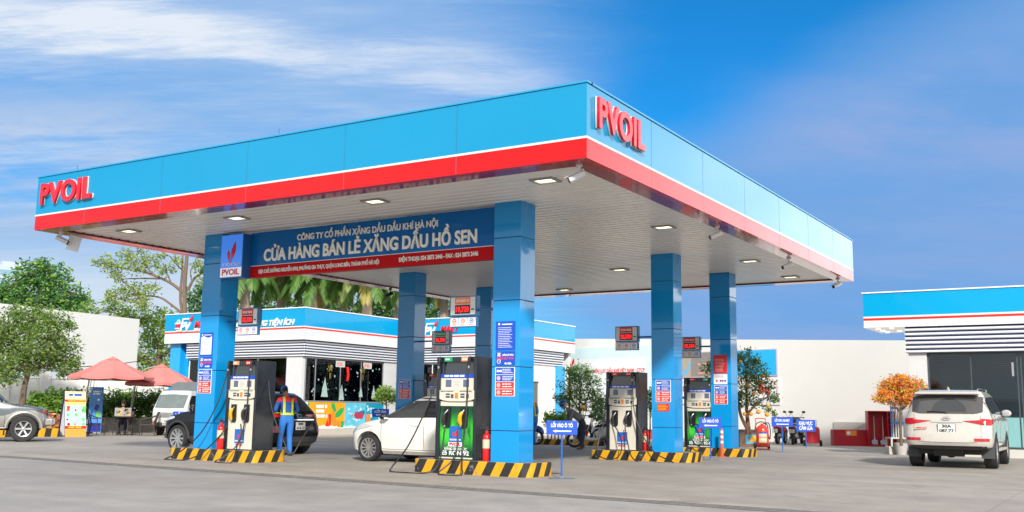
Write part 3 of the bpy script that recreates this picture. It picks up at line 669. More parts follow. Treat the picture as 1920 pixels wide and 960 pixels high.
    cl = {'red': SRED, 'orange': mat('label peach', (0.80, 0.30, 0.12), 0.4), 'green': GREEN}
    for a, c in ((203, labs[0]), (321, labs[1])):
        mb = MB(); R_(mb, a, 88, a + 54, 119, 0.0, .012); g = mb.build('grade_label', cl[c], t)
        mb = MB(); textlines(mb, X(a + 8), Z(110), X(a + 46), Z(97), 1, F, .012, .014, 0, a, .75); mb.build('print', WLET, g)
    # logo panel
    ly = 574 if style == 'green' else 640
    mb = MB(); R_(mb, 240, ly, 327, ly + 112, b + .022, b + .027); lg = mb.build('logo_panel', mat('logo blue', (0.012, 0.13, 0.50), 0.35), t)
    mb = MB(); flame(mb, X(262), Z(ly + 78), X(306) - X(262), Z(ly + 18) - Z(ly + 78), F, b + .027, b + .030, 0); mb.build('emblem', SRED, lg)
    text('PETROVIETNAM', F @ Matrix.Translation((X(283), Z(ly + 100), b + .027)), .030, WLET, lg, width=.25, bold=.03, thick=.003)
    if style == 'green':
        mb = MB(); R_(mb, 236, 686, 328, 716, b + .022, b + .027); mb.build('name_plate', WLET, lg)
        text('PVOIL', F @ Matrix.Translation((X(282), Z(709), b + .027)), .05, LRED, lg, width=.25, bold=.045, thick=.003)
        text('XĂNG SINH HỌC', F @ Matrix.Translation((X(284), Z(741), b + .022)), .048, WLET, t, width=.52, bold=.02, thick=.004)
        text(name, F @ Matrix.Translation((X(284), Z(774), b + .022)), .072, WLET, t, width=.62, bold=.03, thick=.004)
    else:
        text('PVOIL', F @ Matrix.Translation((X(283), Z(ly + 132), b + .022)), .042, LRED, lg, width=.20, bold=.045, thick=.003)
    # nozzles in their boots, on bezel
    for side, cx, c in ((0, 222, noz[0]), (1, 340, noz[1])):
        x = X(cx); mb = MB(); hw = .082
        zs = (Z(585), Z(440)); mb.poly([(x - hw, zs[0] + .04), (x - hw + .03, zs[0]), (x + hw - .02, zs[0]), (x + hw, zs[0] + .05), (x + hw, zs[1]), (x - hw * .8, zs[1])], F, b + .02, b + .05)
        bo = mb.build('nozzle_boot', BLACK, t)
        mb = MB(); mc = YELLOW if c == 'yellow' else mat('nozzle black', (0.03, 0.03, 0.032), 0.35)
        dx = -.03 if side == 0 else -.05
        zc = Z(520)
        mb.tube([(x + dx, zc - .12, .01), (x + dx - .005, zc - .02, .035), (x + dx + .005, zc + .06, .04), (x + dx + .04, zc + .12, .02)], lambda q: .026 + .014 * math.sin(math.pi * q), 9, 0, 4, F)
        mb.tube([(x + dx - .035, zc + .05, .03), (x + dx - .05, zc - .03, .035), (x + dx - .03, zc - .09, .03)], .011, 6, 0, 4, F)
        mb.build('nozzle', mc, t, smooth=True)
        mb = MB(); mb.tube([(x + dx + .03, zc + .10, .025), (x + dx + .06, zc + .16, -.01)], .013, 8, 0, 0, F); mb.build('spout', STEEL, t, smooth=True)
        mb = MB(); mb.tube([(x + dx, zc - .16, .01), (x + dx, zc - .11, .012)], .02, 8, 0, 0, F); mb.build('hose_collar', STEEL, t, smooth=True)
        # swivel at the top
    for cx in (180, 384):
        mb = MB(); mb.tube([(X(cx) - (.03 if cx < 300 else -.03), Z(100), .0), (X(cx), Z(96), .05), (X(cx) - (.012 if cx < 300 else -.0), Z(150), .06)], .028, 8, 0, 4, F)
        mb.build('swivel', BLACK, t, smooth=True)
    for cx in (176, 384): mb = MB(); mb.tube([(X(cx) - .006, Z(128), .06), (X(cx) - .006, Z(168), .06)], .02, 8, 0, 0, F); mb.build('coupling', STEEL, t, smooth=True)
    for hpts in hoses:
        mb = MB(); mb.tube(hpts, .0145, 7, 0, 7); mb.build('hose', mat('hose rubber', (0.022, 0.022, 0.024), 0.5), t, smooth=True)
    return t
G = -0.235
HL = [(-.37, -.34, 1.78), (-.40, -.36, 1.5), (-.55, -.46, .95), (-.83, -.62, .25), (-1.13, -.72, -.16), (-1.05, -.82, G), (-.7, -.86, G), (-.38, -.82, G), (-.16, -.66, -.15), (-.17, -.45, .2), (-.22, -.32, .56)]
HR = [(.30, -.34, 1.78), (.31, -.35, 1.4), (.29, -.36, .75), (.27, -.42, .2), (.40, -.62, -.12), (.52, -.78, -.2), (.45, -.88, G), (.15, -.90, G), (.02, -.80, -.2), (.16, -.6, 0), (.15, -.42, .25), (.10, -.33, .5), (.08, -.32, .58)]
HL2 = [(-.37, -.34, 1.78), (-.42, -.36, 1.5), (-.55, -.45, .95), (-.85, -.58, .35), (-1.35, -.66, -.05), (-1.75, -.75, G), (-1.55, -.85, G), (-1.1, -.82, G), (-.8, -.6, -.1), (-.45, -.45, .25), (-.30, -.34, .52)]
HR2 = [(.28, -.34, 1.78), (.29, -.35, 1.3), (.27, -.37, .75), (.18, -.42, .2), (.0, -.62, -.1), (-.12, -.80, G + .01), (.1, -.88, G), (.38, -.84, G), (.30, -.66, -.1), (.16, -.45, .15), (.14, -.36, .4), (.08, -.32, .56)]
HB = [(.48, .05, 1.5), (.62, -.02, 1.1), (.80, -.05, .7), (1.05, -.02, .25), (1.25, .05, -.05), (1.32, .25, .25), (1.25, .6, .55)]
x1 = ony(818.5, 760, 2.52).x; x2 = ony(424, 760, 2.52).x; x3 = ony(1137, 770, 9.72).x; x4 = ony(1283, 770, 13.72).x; x5 = ony(796, 720, 9.72).x
dispenser(x1, 2.50, KZ, 'black fuel pump with a bright green lower panel beside the nearest column', 'green', ('green', 'orange'), ('black', 'yellow'), (HL, HR), name='E5 RON 92')
dispenser(x2, 2.50, KZ, 'black and beige fuel pump with yellow and black nozzles next to the standing attendant', 'beige', ('orange', 'red'), ('yellow', 'black'), (HL2, HR2, HB))
H3L = [(-.37, -.34, 1.78), (-.40, -.36, 1.3), (-.44, -.40, .7), (-.52, -.55, .2), (-.45, -.7, -.1), (-.1, -.78, -.2), (.15, -.75, -.1), (.15, -.62, .2), (-.05, -.45, .5), (-.22, -.33, .62)]
H3R = [(.30, -.34, 1.78), (.33, -.36, 1.4), (.40, -.42, .95), (.62, -.5, .45), (1.0, -.6, .0), (1.55, -.75, G + .01), (1.2, -.85, G), (.7, -.8, G), (.4, -.62, -.1), (.22, -.45, .25), (.1, -.33, .56)]
dispenser(x3, 9.70, .23, 'black and beige fuel pump with two black nozzles right of the white scooter', 'beige', ('red', 'red'), ('black', 'black'), (H3L, H3R), w=.88)
H4L = [(-.37, -.34, 1.78), (-.36, -.36, 1.3), (-.30, -.40, .8), (-.2, -.5, .3), (.1, -.6, .05), (.2, -.5, .35), (.0, -.4, .62), (-.2, -.33, .62)]
dispenser(x4, 13.70, .22, 'green fronted fuel pump seen between the two right columns', 'green', ('red', 'green'), ('black', 'black'), (H4L,), name='E5 RON 92-II')
dispenser(x5, 9.70, .23, 'dark fuel pump with a red label showing over the white hatchback', 'beige', ('red', 'red'), ('black', 'black'), ())

# ---------------------------------------------------------------- price displays on arms
def price(xl, yf, label, grade, col, digits, colx, side, zb=2.75):
    w, h = 0.62, 0.60
    t = thing('price_display', label, 'price display', (xl + w / 2, yf, zb), 0, 'price displays on arms from the columns')
    F = frame((-w / 2, 0, 0)); mb = MB()
    mb.box((-w / 2, 0.0, .205), (w / 2, .13, h)); mb.build('case', mat('display case blue', (0.02, 0.16, 0.36), 0.35), t, bevel=.006)
    mb = MB(); mb.rect(.025, .235, w - .025, h - .025, F, 0, .006); fp = mb.build('face_plate', mat('display face', (0.72, 0.70, 0.65), 0.4), t)
    mb = MB(); mb.rect(.13, .44, .48, .575, F, .006, .012); gl = mb.build('grade_label', col, t)
    text(grade, F @ Matrix.Translation((.305, .482, .012)), .05, WLET, gl, width=.28, bold=.035, thick=.003)
    mb = MB(); mb.rect(.13, .255, .48, .425, F, .006, .012); sc = mb.build('screen', mat('led off', (0.02, 0.003, 0.003), 0.25), t)
    text(digits, F @ Matrix.Translation((.305, .295, .012)), .09, LEDR, sc, width=.30, bold=.04, thick=.003)
    text('đ/lít', F @ Matrix.Translation((.54, .32, .006)), .03, BLACK, fp, width=.07, bold=.03, thick=.002)
    mb = MB(); mb.box((-w / 2, .01, 0), (w / 2, .09, .195)); ib = mb.build('pictogram_panel', mat('display case blue', (0, 0, 0)), t)
    F2 = frame((-w / 2, .01, 0))
    w_, r_, b_ = MB(), MB(), MB()
    for k in range(3):
        a = .015 + k * .2; w_.rect(a, .015, a + .19, .18, F2, 0, .005)
        c = r_ if k < 2 else b_; c.ring(a + .095, .115, .034, .046, F2, .005, .007); c.rect(a + .075, .105, a + .115, .125, F2, .005, .007); textlines(r_, a + .03, .025, a + .16, .06, 2, F2, .005, .007, 0, k, .4)
    p = w_.build('pictogram', WLET, ib); r_.build('print', SRED, p); b_.build('print', SBLUE, p)
    mb = MB()
    if side > 0: mb.box((w / 2, .05, .30), (colx - (xl + w / 2), .09, .345))
    else: mb.box((colx - (xl + w / 2), .05, .30), (-w / 2, .09, .345))
    mb.build('arm', mat('arm blue', (0.015, 0.12, 0.33), 0.4), t)
    return t
price(-10.19, 2.72, 'price display showing 22,330 on the left front column', 'RON 95-III', SRED, '22,330', -10.53, -1)
price(-4.40, 2.72, 'price display with an orange label showing 19,720 near the nearest column', 'DO 0,05S - II', ORANGE, '19,720', -3.24, 1)
price(-10.03, 9.85, 'price display with a green label showing 21,390', 'E5 RON 92-II', GREEN, '21,390', -10.53, -1)
price(-4.31, 9.85, 'price display with a red label against the blue sky above the white wall', 'RON 95-III', SRED, '22,330', -3.24, 1, 2.70)
price(-4.23, 13.85, 'price display half hidden behind the middle right column', 'RON 95-III', SRED, '22,330', -3.24, 1, 2.70)

# ---------------------------------------------------------------- header sign and lit logo box
def header():
    xa, xb, y = -9.72, -3.245, 2.57
    t = thing('header_sign', 'long blue header board with white lettering and a red strip under the canopy edge', 'sign', ((xa + xb) / 2, y, 4.0))
    L = (xb - xa) / 2
    mb = MB(); mb.box((-L, 0, .262), (L, .16, 1.0)); p = mb.build('panel', SIGNBLUE, t)
    mb = MB(); mb.box((-L, -.003, .25), (L, .15, .262)); mb.build('trim', WLET, t)
    mb = MB(); mb.box((-L, 0, 0), (L, .16, .25)); s = mb.build('address_strip', mat('strip red', (0.52, 0.006, 0.010), 0.4, spec=.08), t)
    cx = (xa + xb) / 2; IV = mat('ivory letters', (0.88, 0.87, 0.80), 0.4)
    text('CỬA HÀNG BÁN LẺ XĂNG DẦU HỒ SEN', frame((-6.49 - cx, 0, .345)), .25, IV, p, width=5.62, bold=.030, thick=.03)
    text('CÔNG TY CỔ PHẦN XĂNG DẦU DẦU KHÍ HÀ NỘI', frame((-6.48 - cx, 0, .735)), .125, IV, p, width=3.72, bold=.02, thick=.02)
    yy = y
    a, b = ony(485, 512, yy).x, ony(711, 493, yy).x; c, d = ony(748, 490, yy).x, ony(897, 480, yy).x
    text('ĐỊA CHỈ: ĐƯỜNG NGUYỄN SƠN, PHƯỜNG GIA THỤY, QUẬN LONG BIÊN, THÀNH PHỐ HÀ NỘI', frame(((a + b) / 2 - cx, 0, .085)), .075, IV, s, width=b - a, bold=.03, thick=.01)
    text('ĐIỆN THOẠI: 024 3873 2446 - FAX : 024 3873 2446', frame(((c + d) / 2 - cx, 0, .09)), .08, IV, s, width=d - c, bold=.03, thick=.01)
    # lit logo box
    xa, xb, yf, z0, z1 = -10.42, -9.735, 2.33, 3.985, 4.97
    t = thing('logo_box', 'square lit logo box with red flame emblem on the left front column', 'lit sign', ((xa + xb) / 2, yf, z0)); w = (xb - xa) / 2; h = z1 - z0
    mb = MB(); mb.box((-w, 0.004, 0), (w, .30, h)); mb.build('case', mat('box blue', (0.02, 0.14, 0.40), 0.3), t, bevel=.01)
    F = frame((-w, 0.004, 0))
    mb = MB(); mb.rect(.015, .24, 2 * w - .015, h - .015, F, 0, .006); f1 = mb.build('face_panel', mat('lit blue', (0.04, 0.20, 0.75), 0.2, emit=(0.05, 0.25, 0.9), estr=.28), t)
    mb = MB(); mb.rect(.015, .03, 2 * w - .015, .235, F, 0, .006); f2 = mb.build('name_panel', mat('lit white', (0.75, 0.76, 0.8), 0.2, emit=(0.8, 0.85, 1.0), estr=.2), t)
    mb = MB(); flame(mb, .21, .33, .27, .50, F, .006, .012, 0); mb.build('emblem', LRED, f1)
    text('PETROVIETNAM', F @ Matrix.Translation((w, .275, .006)), .065, WLET, f1, width=.56, bold=.01, thick=.004)
    text('PVOIL', F @ Matrix.Translation((w, .075, .006)), .125, LRED, f2, width=.53, bold=.03, thick=.005)
header()

# ---------------------------------------------------------------- security cameras
def cctv(x, y, z, rz, label, pitch=-25, plate=False, dark=False):
    t = thing('security_camera', label, 'security camera', (x, y, z), rz, 'security cameras under the canopy')
    mb = MB(); mb.cyl((0, 0, .0), (0, 0, -.03), .055); mb.tube([(0, 0, -.02), (0, 0, -.10), (.02, 0, -.15)], .022, 8, 0, 4); mb.build('bracket', WHITE if not dark else BLACK, t, smooth=True)
    Mx = Matrix.Translation((0.02, 0, -.18)) @ Matrix.Rotation(R(-pitch), 4, 'Y')
    mb = MB(); mb.tube([(-.12, 0, 0), (.14, 0, 0)], .05, 14, 0, 0, Mx); b = mb.build('housing', mat('camera white', (0.7, 0.7, 0.69), 0.3) if not dark else BLACK, t, smooth=True)
    mb = MB(); mb.tube([(.14, 0, 0), (.165, 0, 0)], .046, 14, 0, 0, Mx); mb.build('lens', mat('lens', (0.01, 0.01, 0.012), .1), b, smooth=True)
    mb = MB(); mb.box((-.13, -.055, .05), (.20, .055, .058), 0, Mx); mb.build('sun_shield', mat('camera white', (0, 0, 0)) if not dark else BLACK, b)
    if plate:
        mb = MB(); Mp = Matrix.Translation((.28, .1, -.22)) @ Matrix.Rotation(R(12), 4, 'Y'); mb.box((-.13, -.03, -.18), (.13, .03, .16), 0, Mp); mb.build('junction_box', WHITE, t)
    return t
cctv(-.32, .36, 5.0, R(200), 'white bullet camera at the front corner of the canopy')
cctv(-.32, 6.45, 5.0, R(215), 'white bullet camera halfway along the right canopy edge')
cctv(-.32, 11.44, 5.0, R(215), 'white bullet camera three quarters along the right canopy edge')
cctv(-.25, 15.93, 5.0, R(230), 'white bullet camera hanging from the rear right canopy corner')
cctv(-13.45, .40, 5.0, R(52), 'camera with a white junction box at the far left canopy corner', plate=True)
cctv(-13.6, 12.4, 5.0, R(250), 'dark camera hanging from the rear left canopy edge', dark=True)

# ---------------------------------------------------------------- fire extinguishers on the islands
def extinguisher(x, y, z, label, h=.50):
    t = thing('fire_extinguisher', label, 'fire extinguisher', (x, y, z), R(30), 'hand fire extinguishers by the pumps')
    mb = MB(); r = .078; mb.lathe([(r * .96, 0), (r, .015), (r, h * .78), (r * .8, h * .87), (r * .42, h * .92), (r * .36, h)], 18); mb.build('cylinder', EXTRED, t, smooth=True)
    mb = MB(); mb.lathe([(r * 1.005, h * .42), (r * 1.01, h * .43), (r * 1.01, h * .70), (r * 1.005, h * .71)], 18, 0, None, False); mb.build('label_band', mat('label cream', (.62, .55, .36), .5), t, smooth=True)
    mb = MB(); mb.box((-.02, -.02, h), (.02, .02, h + .05)); mb.box((-.12, -.012, h + .045), (.04, .012, h + .06)); mb.box((-.10, -.012, h + .075), (.04, .012, h + .09)); mb.build('handle', BLACK, t)
    mb = MB(); mb.tube([(.02, 0, h + .03), (.10, 0, h - .02), (.105, 0, h * .6), (.09, 0, h * .3)], .013, 7, 0, 6); mb.build('hose', BLACK, t, smooth=True)
    return t
e = ony(912, 862, 2.62); extinguisher(e.x, 2.62, KZ, 'red fire extinguisher between the green pump and the nearest column', .55)
e = ony(413, 838, 2.45); extinguisher(e.x, 2.44, KZ, 'red fire extinguisher between the left front column and its pump', .58)
e = ony(1210, 838, 10.1); extinguisher(e.x, 10.1, .23, 'red fire extinguisher in the gap beside the pump with black nozzles', .50)
e = ony(1330, 838, 14.2); extinguisher(e.x, 14.2, .22, 'red fire extinguisher left of the farthest right column', .55)
# ---------------------------------------------------------------- shop with stepped front
XY = frame((0, 0, 0), (1, 0, 0), (0, 1, 0))
ROOFM = mat('roof felt', (0.3, 0.3, 0.3), 0.8)
INT = mat('shop interior', (0.10, 0.19, 0.26), 0.6)
LOUV = mat('louvre white', (0.72, 0.73, 0.76), 0.35)
WALLW = mat('render white', (0.70, 0.695, 0.67), 0.7, var=0.05, vscale=0.8, bump=0.1)
PALE = mat('column cladding', (0.60, 0.61, 0.62), 0.4, var=0.05)
def off(P, e):      # offset of a counter-clockwise axis-aligned outline
    n = len(P); out = []
    for i in range(n):
        a, b, c = Vector(P[i - 1]), Vector(P[i]), Vector(P[(i + 1) % n])
        n1 = Vector(((b - a).y, -(b - a).x)).normalized(); n2 = Vector(((c - b).y, -(c - b).x)).normalized()
        out.append(tuple(b + (n1 + n2) * e))
    return out
def slab(t, name, P, z0, z1, m):
    mb = MB(); mb.poly(P, XY, z0, z1); return mb.build(name, m, t)
def louvres(t, a, b, z0, z1, n=6, thick=.06):
    """white slats with navy gaps between two plan points"""
    a, b = Vector((*a, 0)), Vector((*b, 0)); d = (b - a); L = d.length; F = frame(a, d.normalized())
    mb = MB(); mb.rect(0, z0, L, z1, F, -.12, -.05); bk = mb.build('louvre_backing', NAVY, t)
    p = (z1 - z0) / n; mb = MB()
    for i in range(n):
        z = z0 + i * p
        mb.add([(0, z, -.05), (L, z, -.05), (L, z + .02, thick * .4), (0, z + .02, thick * .4), (0, z + p * .56, thick * .4), (L, z + p * .56, thick * .4), (L, z + p * .62, -.05), (0, z + p * .62, -.05)],
               [(0, 1, 2, 3), (3, 2, 5, 4), (4, 5, 6, 7), (0, 3, 4, 7), (1, 6, 5, 2)], 0, F)
    return mb.build('louvre', LOUV, t)
def pane(t, F, x0, z0, x1, z1, mull=(), name='window', fm=None):
    fm = fm or GREY; mb = MB(); w = .05
    mb.rect(x0, z0, x1, z0 + w, F, -.03, .03); mb.rect(x0, z1 - w, x1, z1, F, -.03, .03); mb.rect(x0, z0 + w, x0 + w, z1 - w, F, -.03, .03); mb.rect(x1 - w, z0 + w, x1, z1 - w, F, -.03, .03)
    for m_ in mull: mb.rect(m_ - .02, z0 + w, m_ + .02, z1 - w, F, -.025, .025)
    f = mb.build(name, fm, t); mb = MB(); mb.rect(x0 + w, z0 + w, x1 - w, z1 - w, F, -.006, .006); mb.build('pane', GLASS, f); return f
def cart_logo(t, F, u, tail=True):
    """trolley-bag mark with white and red slanted letters; u = unit height, origin at the lower left"""
    w, r = MB(), MB(); sk = lambda pts: [((x + .18 * y) * u, y * u) for x, y in pts]
    w.poly(sk([(0, .62), (.62, .62), (.60, .52), (.02, .52)]), F, .0, .04); r.poly(sk([(.05, .48), (.58, .48), (.55, .28), (.08, .28)]), F, .0, .03)
    w.poly(sk([(.09, .24), (.56, .24), (.55, .14), (.10, .14)]), F, .0, .04)
    w.ring(.36 * u, .02 * u, .0, .06 * u, F, 0, .04); w.ring(.54 * u, .02 * u, .0, .06 * u, F, 0, .04)
    n = 8; A = [(.34 + .17 * math.cos(math.pi * k / n), .62 + .24 * math.sin(math.pi * k / n)) for k in range(n + 1)]; B = [(.34 + .11 * math.cos(math.pi * k / n), .62 + .16 * math.sin(math.pi * k / n)) for k in range(n, -1, -1)]
    w.poly(sk(A + B), F, 0, .04)
    w.poly(sk([(.66, .0), (.76, .0), (.86, .84), (1.55, .84), (1.57, .94), (.78, .94)]), F, 0, .04)
    lg = w.build('logo', WLET, t); 
    flame(r, 1.72 * u, .60 * u, .34 * u, .60 * u, F, .04, .06, 0)
    r.build('logo_red', LRED, lg)
    text('PV', F @ Matrix.Translation((1.30 * u, .0, 0)), .62 * u, WLET, lg, width=1.15 * u, bold=.035, shear=.22, thick=.04)
    if tail:
        text('MART', F @ Matrix.Translation((3.15 * u, .20 * u, 0)), .46 * u, LRED, lg, width=1.75 * u, bold=.04, shear=.25, thick=.04)
        text('FOR LIFE', F @ Matrix.Translation((2.75 * u, -.02 * u, 0)), .17 * u, WLET, lg, width=1.1 * u, bold=.05, shear=.25, thick=.02)
def shop():
    t = thing('convenience_store', 'stepped flat roofed shop with cyan fascia, white louvres and decorated windows', 'shop', (0, 0, 0))
    P = [(-31.57, 18.37), (-22.87, 18.37), (-22.87, 24.96), (-17.12, 24.96), (-17.12, 31.62), (-31.57, 31.62)]
    slab(t, 'fascia_panel', P, 4.55, 5.31, mat('shop cyan', (0.002, 0.30, 0.58), 0.3, spec=.1, coat=.5, cior=1.36, var=.03, vscale=.6))
    slab(t, 'coping', off(P, .03), 5.31, 5.35, WHITE)
    slab(t, 'trim_strip', off(P, .004), 4.505, 4.55, GWHITE); slab(t, 'stripe', off(P, .006), 4.435, 4.505, SRED); slab(t, 'eaves_band', P, 3.985, 4.435, GWHITE)
    # walls
    W = off(P, -.32)
    mb = MB(); q = off(P, -.30)
    def wall(x0, y0, x1, y1, z0, z1, m=WALLW, nm='wall'): b = MB(); b.box((min(x0, x1), min(y0, y1), z0), (max(x0, x1), max(y0, y1), z1)); return b.build(nm, m, t)
    louvres(t, (-30.19, 18.52), (-23.0, 18.52), 3.29, 3.985); louvres(t, (-23.0, 18.55), (-23.0, 25.05), 3.29, 3.985)
    louvres(t, (-22.95, 25.09), (-17.25, 25.09), 3.29, 3.985); louvres(t, (-17.25, 25.12), (-17.25, 30.70), 3.29, 3.985)
    wall(-31.4, 18.62, -30.72, 19.3, 0, 3.98, CYAN_S, 'pylon'); wall(-30.72, 18.95, -30.17, 19.5, 0, 3.98, CYAN_S, 'pylon')
    wall(-31.35, 19.3, -31.15, 31.4, 0, 3.98)
    F1 = frame((0, 18.70, 0)); pane(t, F1, -30.15, .3, -24.02, 3.28, (-29.45, -27.6, -25.8), fm=WHITE)
    wall(-30.15, 18.66, -24.02, 18.78, 0, .3); wall(-24.01, 18.58, -23.11, 18.75, 0, 3.29, PALE, 'column')
    F2 = frame((-23.12, 0, 0), (0, 1, 0)); pane(t, F2, 18.76, 1.40, 23.98, 3.28, (19.4, 21.0, 22.4), fm=GREY)
    wall(-23.16, 18.76, -23.06, 24.0, .26, 1.39, WHITE, 'window_base'); wall(-23.2, 18.7, -22.95, 25.2, 0, .26, mat('plinth beige', (.50, .46, .40), .7, var=.08), 'plinth')
    wall(-23.6, 24.0, -23.06, 25.18, .26, 3.29, PALE, 'column')
    F3 = frame((0, 25.25, 0)); pane(t, F3, -23.0, .3, -17.4, 3.28, (-21.2, -19.4), fm=WHITE); wall(-23.0, 25.2, -17.4, 25.3, 0, .3)
    wall(-17.45, 25.2, -17.3, 27.55, 0, 3.29); wall(-17.45, 27.55, -17.3, 28.42, 2.5, 3.29); wall(-17.45, 28.42, -17.3, 31.5, 0, 3.29)
    wall(-17.42, 27.55, -17.38, 28.42, 0, 2.5, mat('door grey dark', (.10, .12, .12), .3), 'door')
    wall(-17.295, 28.80, -17.26, 29.75, .1, 2.55, GWHITE, 'door'); wall(-17.29, 29.96, -17.16, 30.71, 0, 3.28, CYAN_S, 'pylon')
    wall(-31.2, 31.3, -17.3, 31.5, 0, 3.98)
    # interior: floor, back wall, counters with goods
    wall(-31.1, 19.5, -24.2, 31.2, 0.0, 0.05, mat('tile', (.3, .3, .3), .3), 'floor'); wall(-26.6, 19.6, -26.4, 31.2, .05, 3.9, INT, 'interior_wall'); wall(-23.3, 28.4, -17.5, 28.6, .05, 3.9, INT, 'interior_wall')
    rg = random.Random(4); cols = [mat('goods %d' % i, c, .5) for i, c in enumerate([(.5, .05, .04), (.6, .35, .03), (.05, .25, .12), (.5, .5, .5), (.04, .10, .35), (.35, .12, .05)])]
    mb = MB(); mb.box((-24.7, 19.4, .05), (-24.2, 23.9, 1.45)); mb.box((-25.4, 19.4, .05), (-25.2, 23.9, 2.1)); sh = mb.build('shelf', mat('shelf', (.12, .12, .13), .5), t)
    mb = MB(); y = 19.45
    while y < 23.8:
        w = rg.uniform(.12, .3); mb.box((-24.6, y, 1.45), (-24.3, y + w * .85, 1.45 + rg.uniform(.12, .5)), rg.randrange(6)); y += w
    mb.build('goods', cols, sh)
    # festive window dressing
    st = mat('sticker white', (.35, .48, .46), .5); mb = MB(); Fs = frame((-23.085, 0, 0), (0, 1, 0))
    for k in range(34):
        y, z, r = rg.uniform(19.0, 23.8), rg.uniform(1.6, 3.0), rg.uniform(.02, .055); mb.disc(y, z, r, Fs, 0, .004, 0, 7)
    for y, z, s in ((20.0, 1.62, 1), (21.1, 1.5, .8), (22.4, 1.65, .6), (23.3, 1.6, .7)):
        mb.poly([(y - .22 * s, z), (y + .22 * s, z), (y + .14 * s, z + .3 * s), (y + .17 * s, z + .3 * s), (y + .06 * s, z + .6 * s), (y, z + .85 * s), (y - .06 * s, z + .6 * s), (y - .17 * s, z + .3 * s), (y - .14 * s, z + .3 * s)], Fs, 0, .004)
    mb.build('window_marking', st, t)
    for y in (20.3, 22.5):
        mb = MB()
        for k in range(5): a = R(72 * k + 90); mb.poly([(y, 2.85), (y + .09 * math.cos(a - .6), 2.85 + .09 * math.sin(a - .6)), (y + .19 * math.cos(a), 2.85 + .19 * math.sin(a)), (y + .09 * math.cos(a + .6), 2.85 + .09 * math.sin(a + .6))], Fs, 0, .03)
        mb.rect(y - .05, 2.40, y + .05, 2.66, Fs, 0, .02); mb.build('foil_star', mat('gold foil', (.55, .42, .12), .25, metal=.9), t)
    mb = MB(); mb.poly([(21.35, 2.95), (21.5, 2.95), (21.55, 2.6), (21.5, 2.35), (21.38, 2.33), (21.42, 2.6)], Fs, 0, .03); mb.build('stocking', SRED, t)
    for y in (20.95, 22.8):
        mb = MB(); mb.rect(y - .3, 2.93, y + .3, 3.2, Fs, 0, .01); b = mb.build('hanging_notice', mat('notice pale', (.55, .55, .52), .5), t)
        mb = MB(); textlines(mb, y - .22, 2.98, y + .22, 3.14, 2, Fs, .01, .012, 0, 3, .5); mb.build('print', SRED, b)
    # lettering
    cart_logo(t, frame((-30.93, 18.365, 4.55)), .60)
    text('CỬA HÀNG TIỆN ÍCH', frame((-25.15, 18.365, 4.62)), .22, WLET, t, width=3.45, bold=.035, shear=.25, thick=.04)
    cart_logo(t, frame((-21.95, 24.955, 4.55)), .60)
CYAN_S = mat('pylon cyan', (0.012, 0.36, 0.80), 0.25, coat=.3, var=.03)
shop()
# posters under the shop window
def poster(y0, y1, base, label, kind):
    X = -23.045; t = thing('window_poster', label, 'poster', (X, (y0 + y1) / 2, .27), 0); L = (y1 - y0) / 2; F = frame((0, -L, 0), (0, 1, 0)); H = 1.12; w = 2 * L
    mb = MB(); mb.rect(0, 0, w, H, F, 0, .008); p = mb.build('sheet', base, t); m = lambda n, c: mat(n, c, .5)
    if kind == 'juice':
        mb = MB(); mb.poly([(0, 0), (w, 0), (w, .16), (w * .75, .10), (w * .5, .17), (w * .25, .08), (0, .04)], F, .008, .010); mb.build('foam', m('foam white', (.75, .78, .74)), p)
        mb = MB(); [textlines(mb, w * .22, zz, w * .52, zz + .17, 1, F, .008, .010, 0, i, .75) for i, zz in enumerate((.86, .66, .45))]; mb.build('print', WLET, p)
        mb = MB(); mb.poly([(w * .55, .62), (w * .63, .62), (w * .62, .12), (w * .565, .12)], F, .011, .016); mb.poly([(w * .47, .12), (w * .57, .08), (w * .53, .42)], F, .011, .016); mb.build('red_drink', SRED, p)
        mb = MB(); mb.disc(w * .72, .26, .17, F, .011, .017); mb.disc(w * .84, .2, .15, F, .011, .018); mb.poly([(w * .64, .30), (w * .70, .30), (w * .73, .85), (w * .66, .85)], F, .012, .019); mb.build('orange_fruit', m('fruit orange', (.85, .25, .015)), p)
        mb = MB(); mb.poly([(w * .72, .46), (w * .74, .66), (w * .86, .86), (w * .97, .92), (w * .95, .72), (w * .86, .52)], F, .018, .022); mb.poly([(w * .62, 1.08), (w * .70, 1.1), (w * .76, .78), (w * .70, .70), (w * .63, .9)], F, .018, .022); mb.poly([(w * .88, .05), (w * .97, .05), (w * .99, .3), (w * .9, .34)], F, .011, .016); mb.poly([(0, .92), (.12, 1.05), (0, 1.1)], F, .011, .016); mb.build('green_leaf', m('leaf poster', (.02, .38, .08)), p)
    else:
        rg = random.Random(int(y0 * 10)); mb = MB()
        for k in range(14): mb.disc(rg.uniform(.1, w - .1), rg.uniform(.08, H - .1), rg.uniform(.03, .09), F, .008, .010, 0, 9)
        mb.poly([(0, 0), (w, 0), (w, .12), (w * .6, .06), (w * .3, .14), (0, .08)], F, .008, .012); mb.build('bubble', m('bubble white', (.55, .75, .82)), p)
        if kind == 'fish':
            mb = MB(); mb.poly([(w * .42, .55), (w * .5, .72), (w * .8, .74), (w * .92, .6), (w * .85, .42), (w * .55, .42)], F, .011, .016); mb.build('sunglasses', m('crimson', (.45, .03, .10)), p)
            mb = MB(); mb.poly([(w * .46, .70), (w * .94, .80), (w * .96, .62), (w * .6, .70)], F, .016, .02); mb.build('lens', m('teal dark', (.02, .16, .24)), p)
        else:
            mb = MB(); mb.poly([(w * .04, .25), (w * .26, .25), (w * .26, .62), (w * .04, .62)], F, .011, .016); mb.build('orange_can', m('fruit orange', (0, 0, 0)), p)
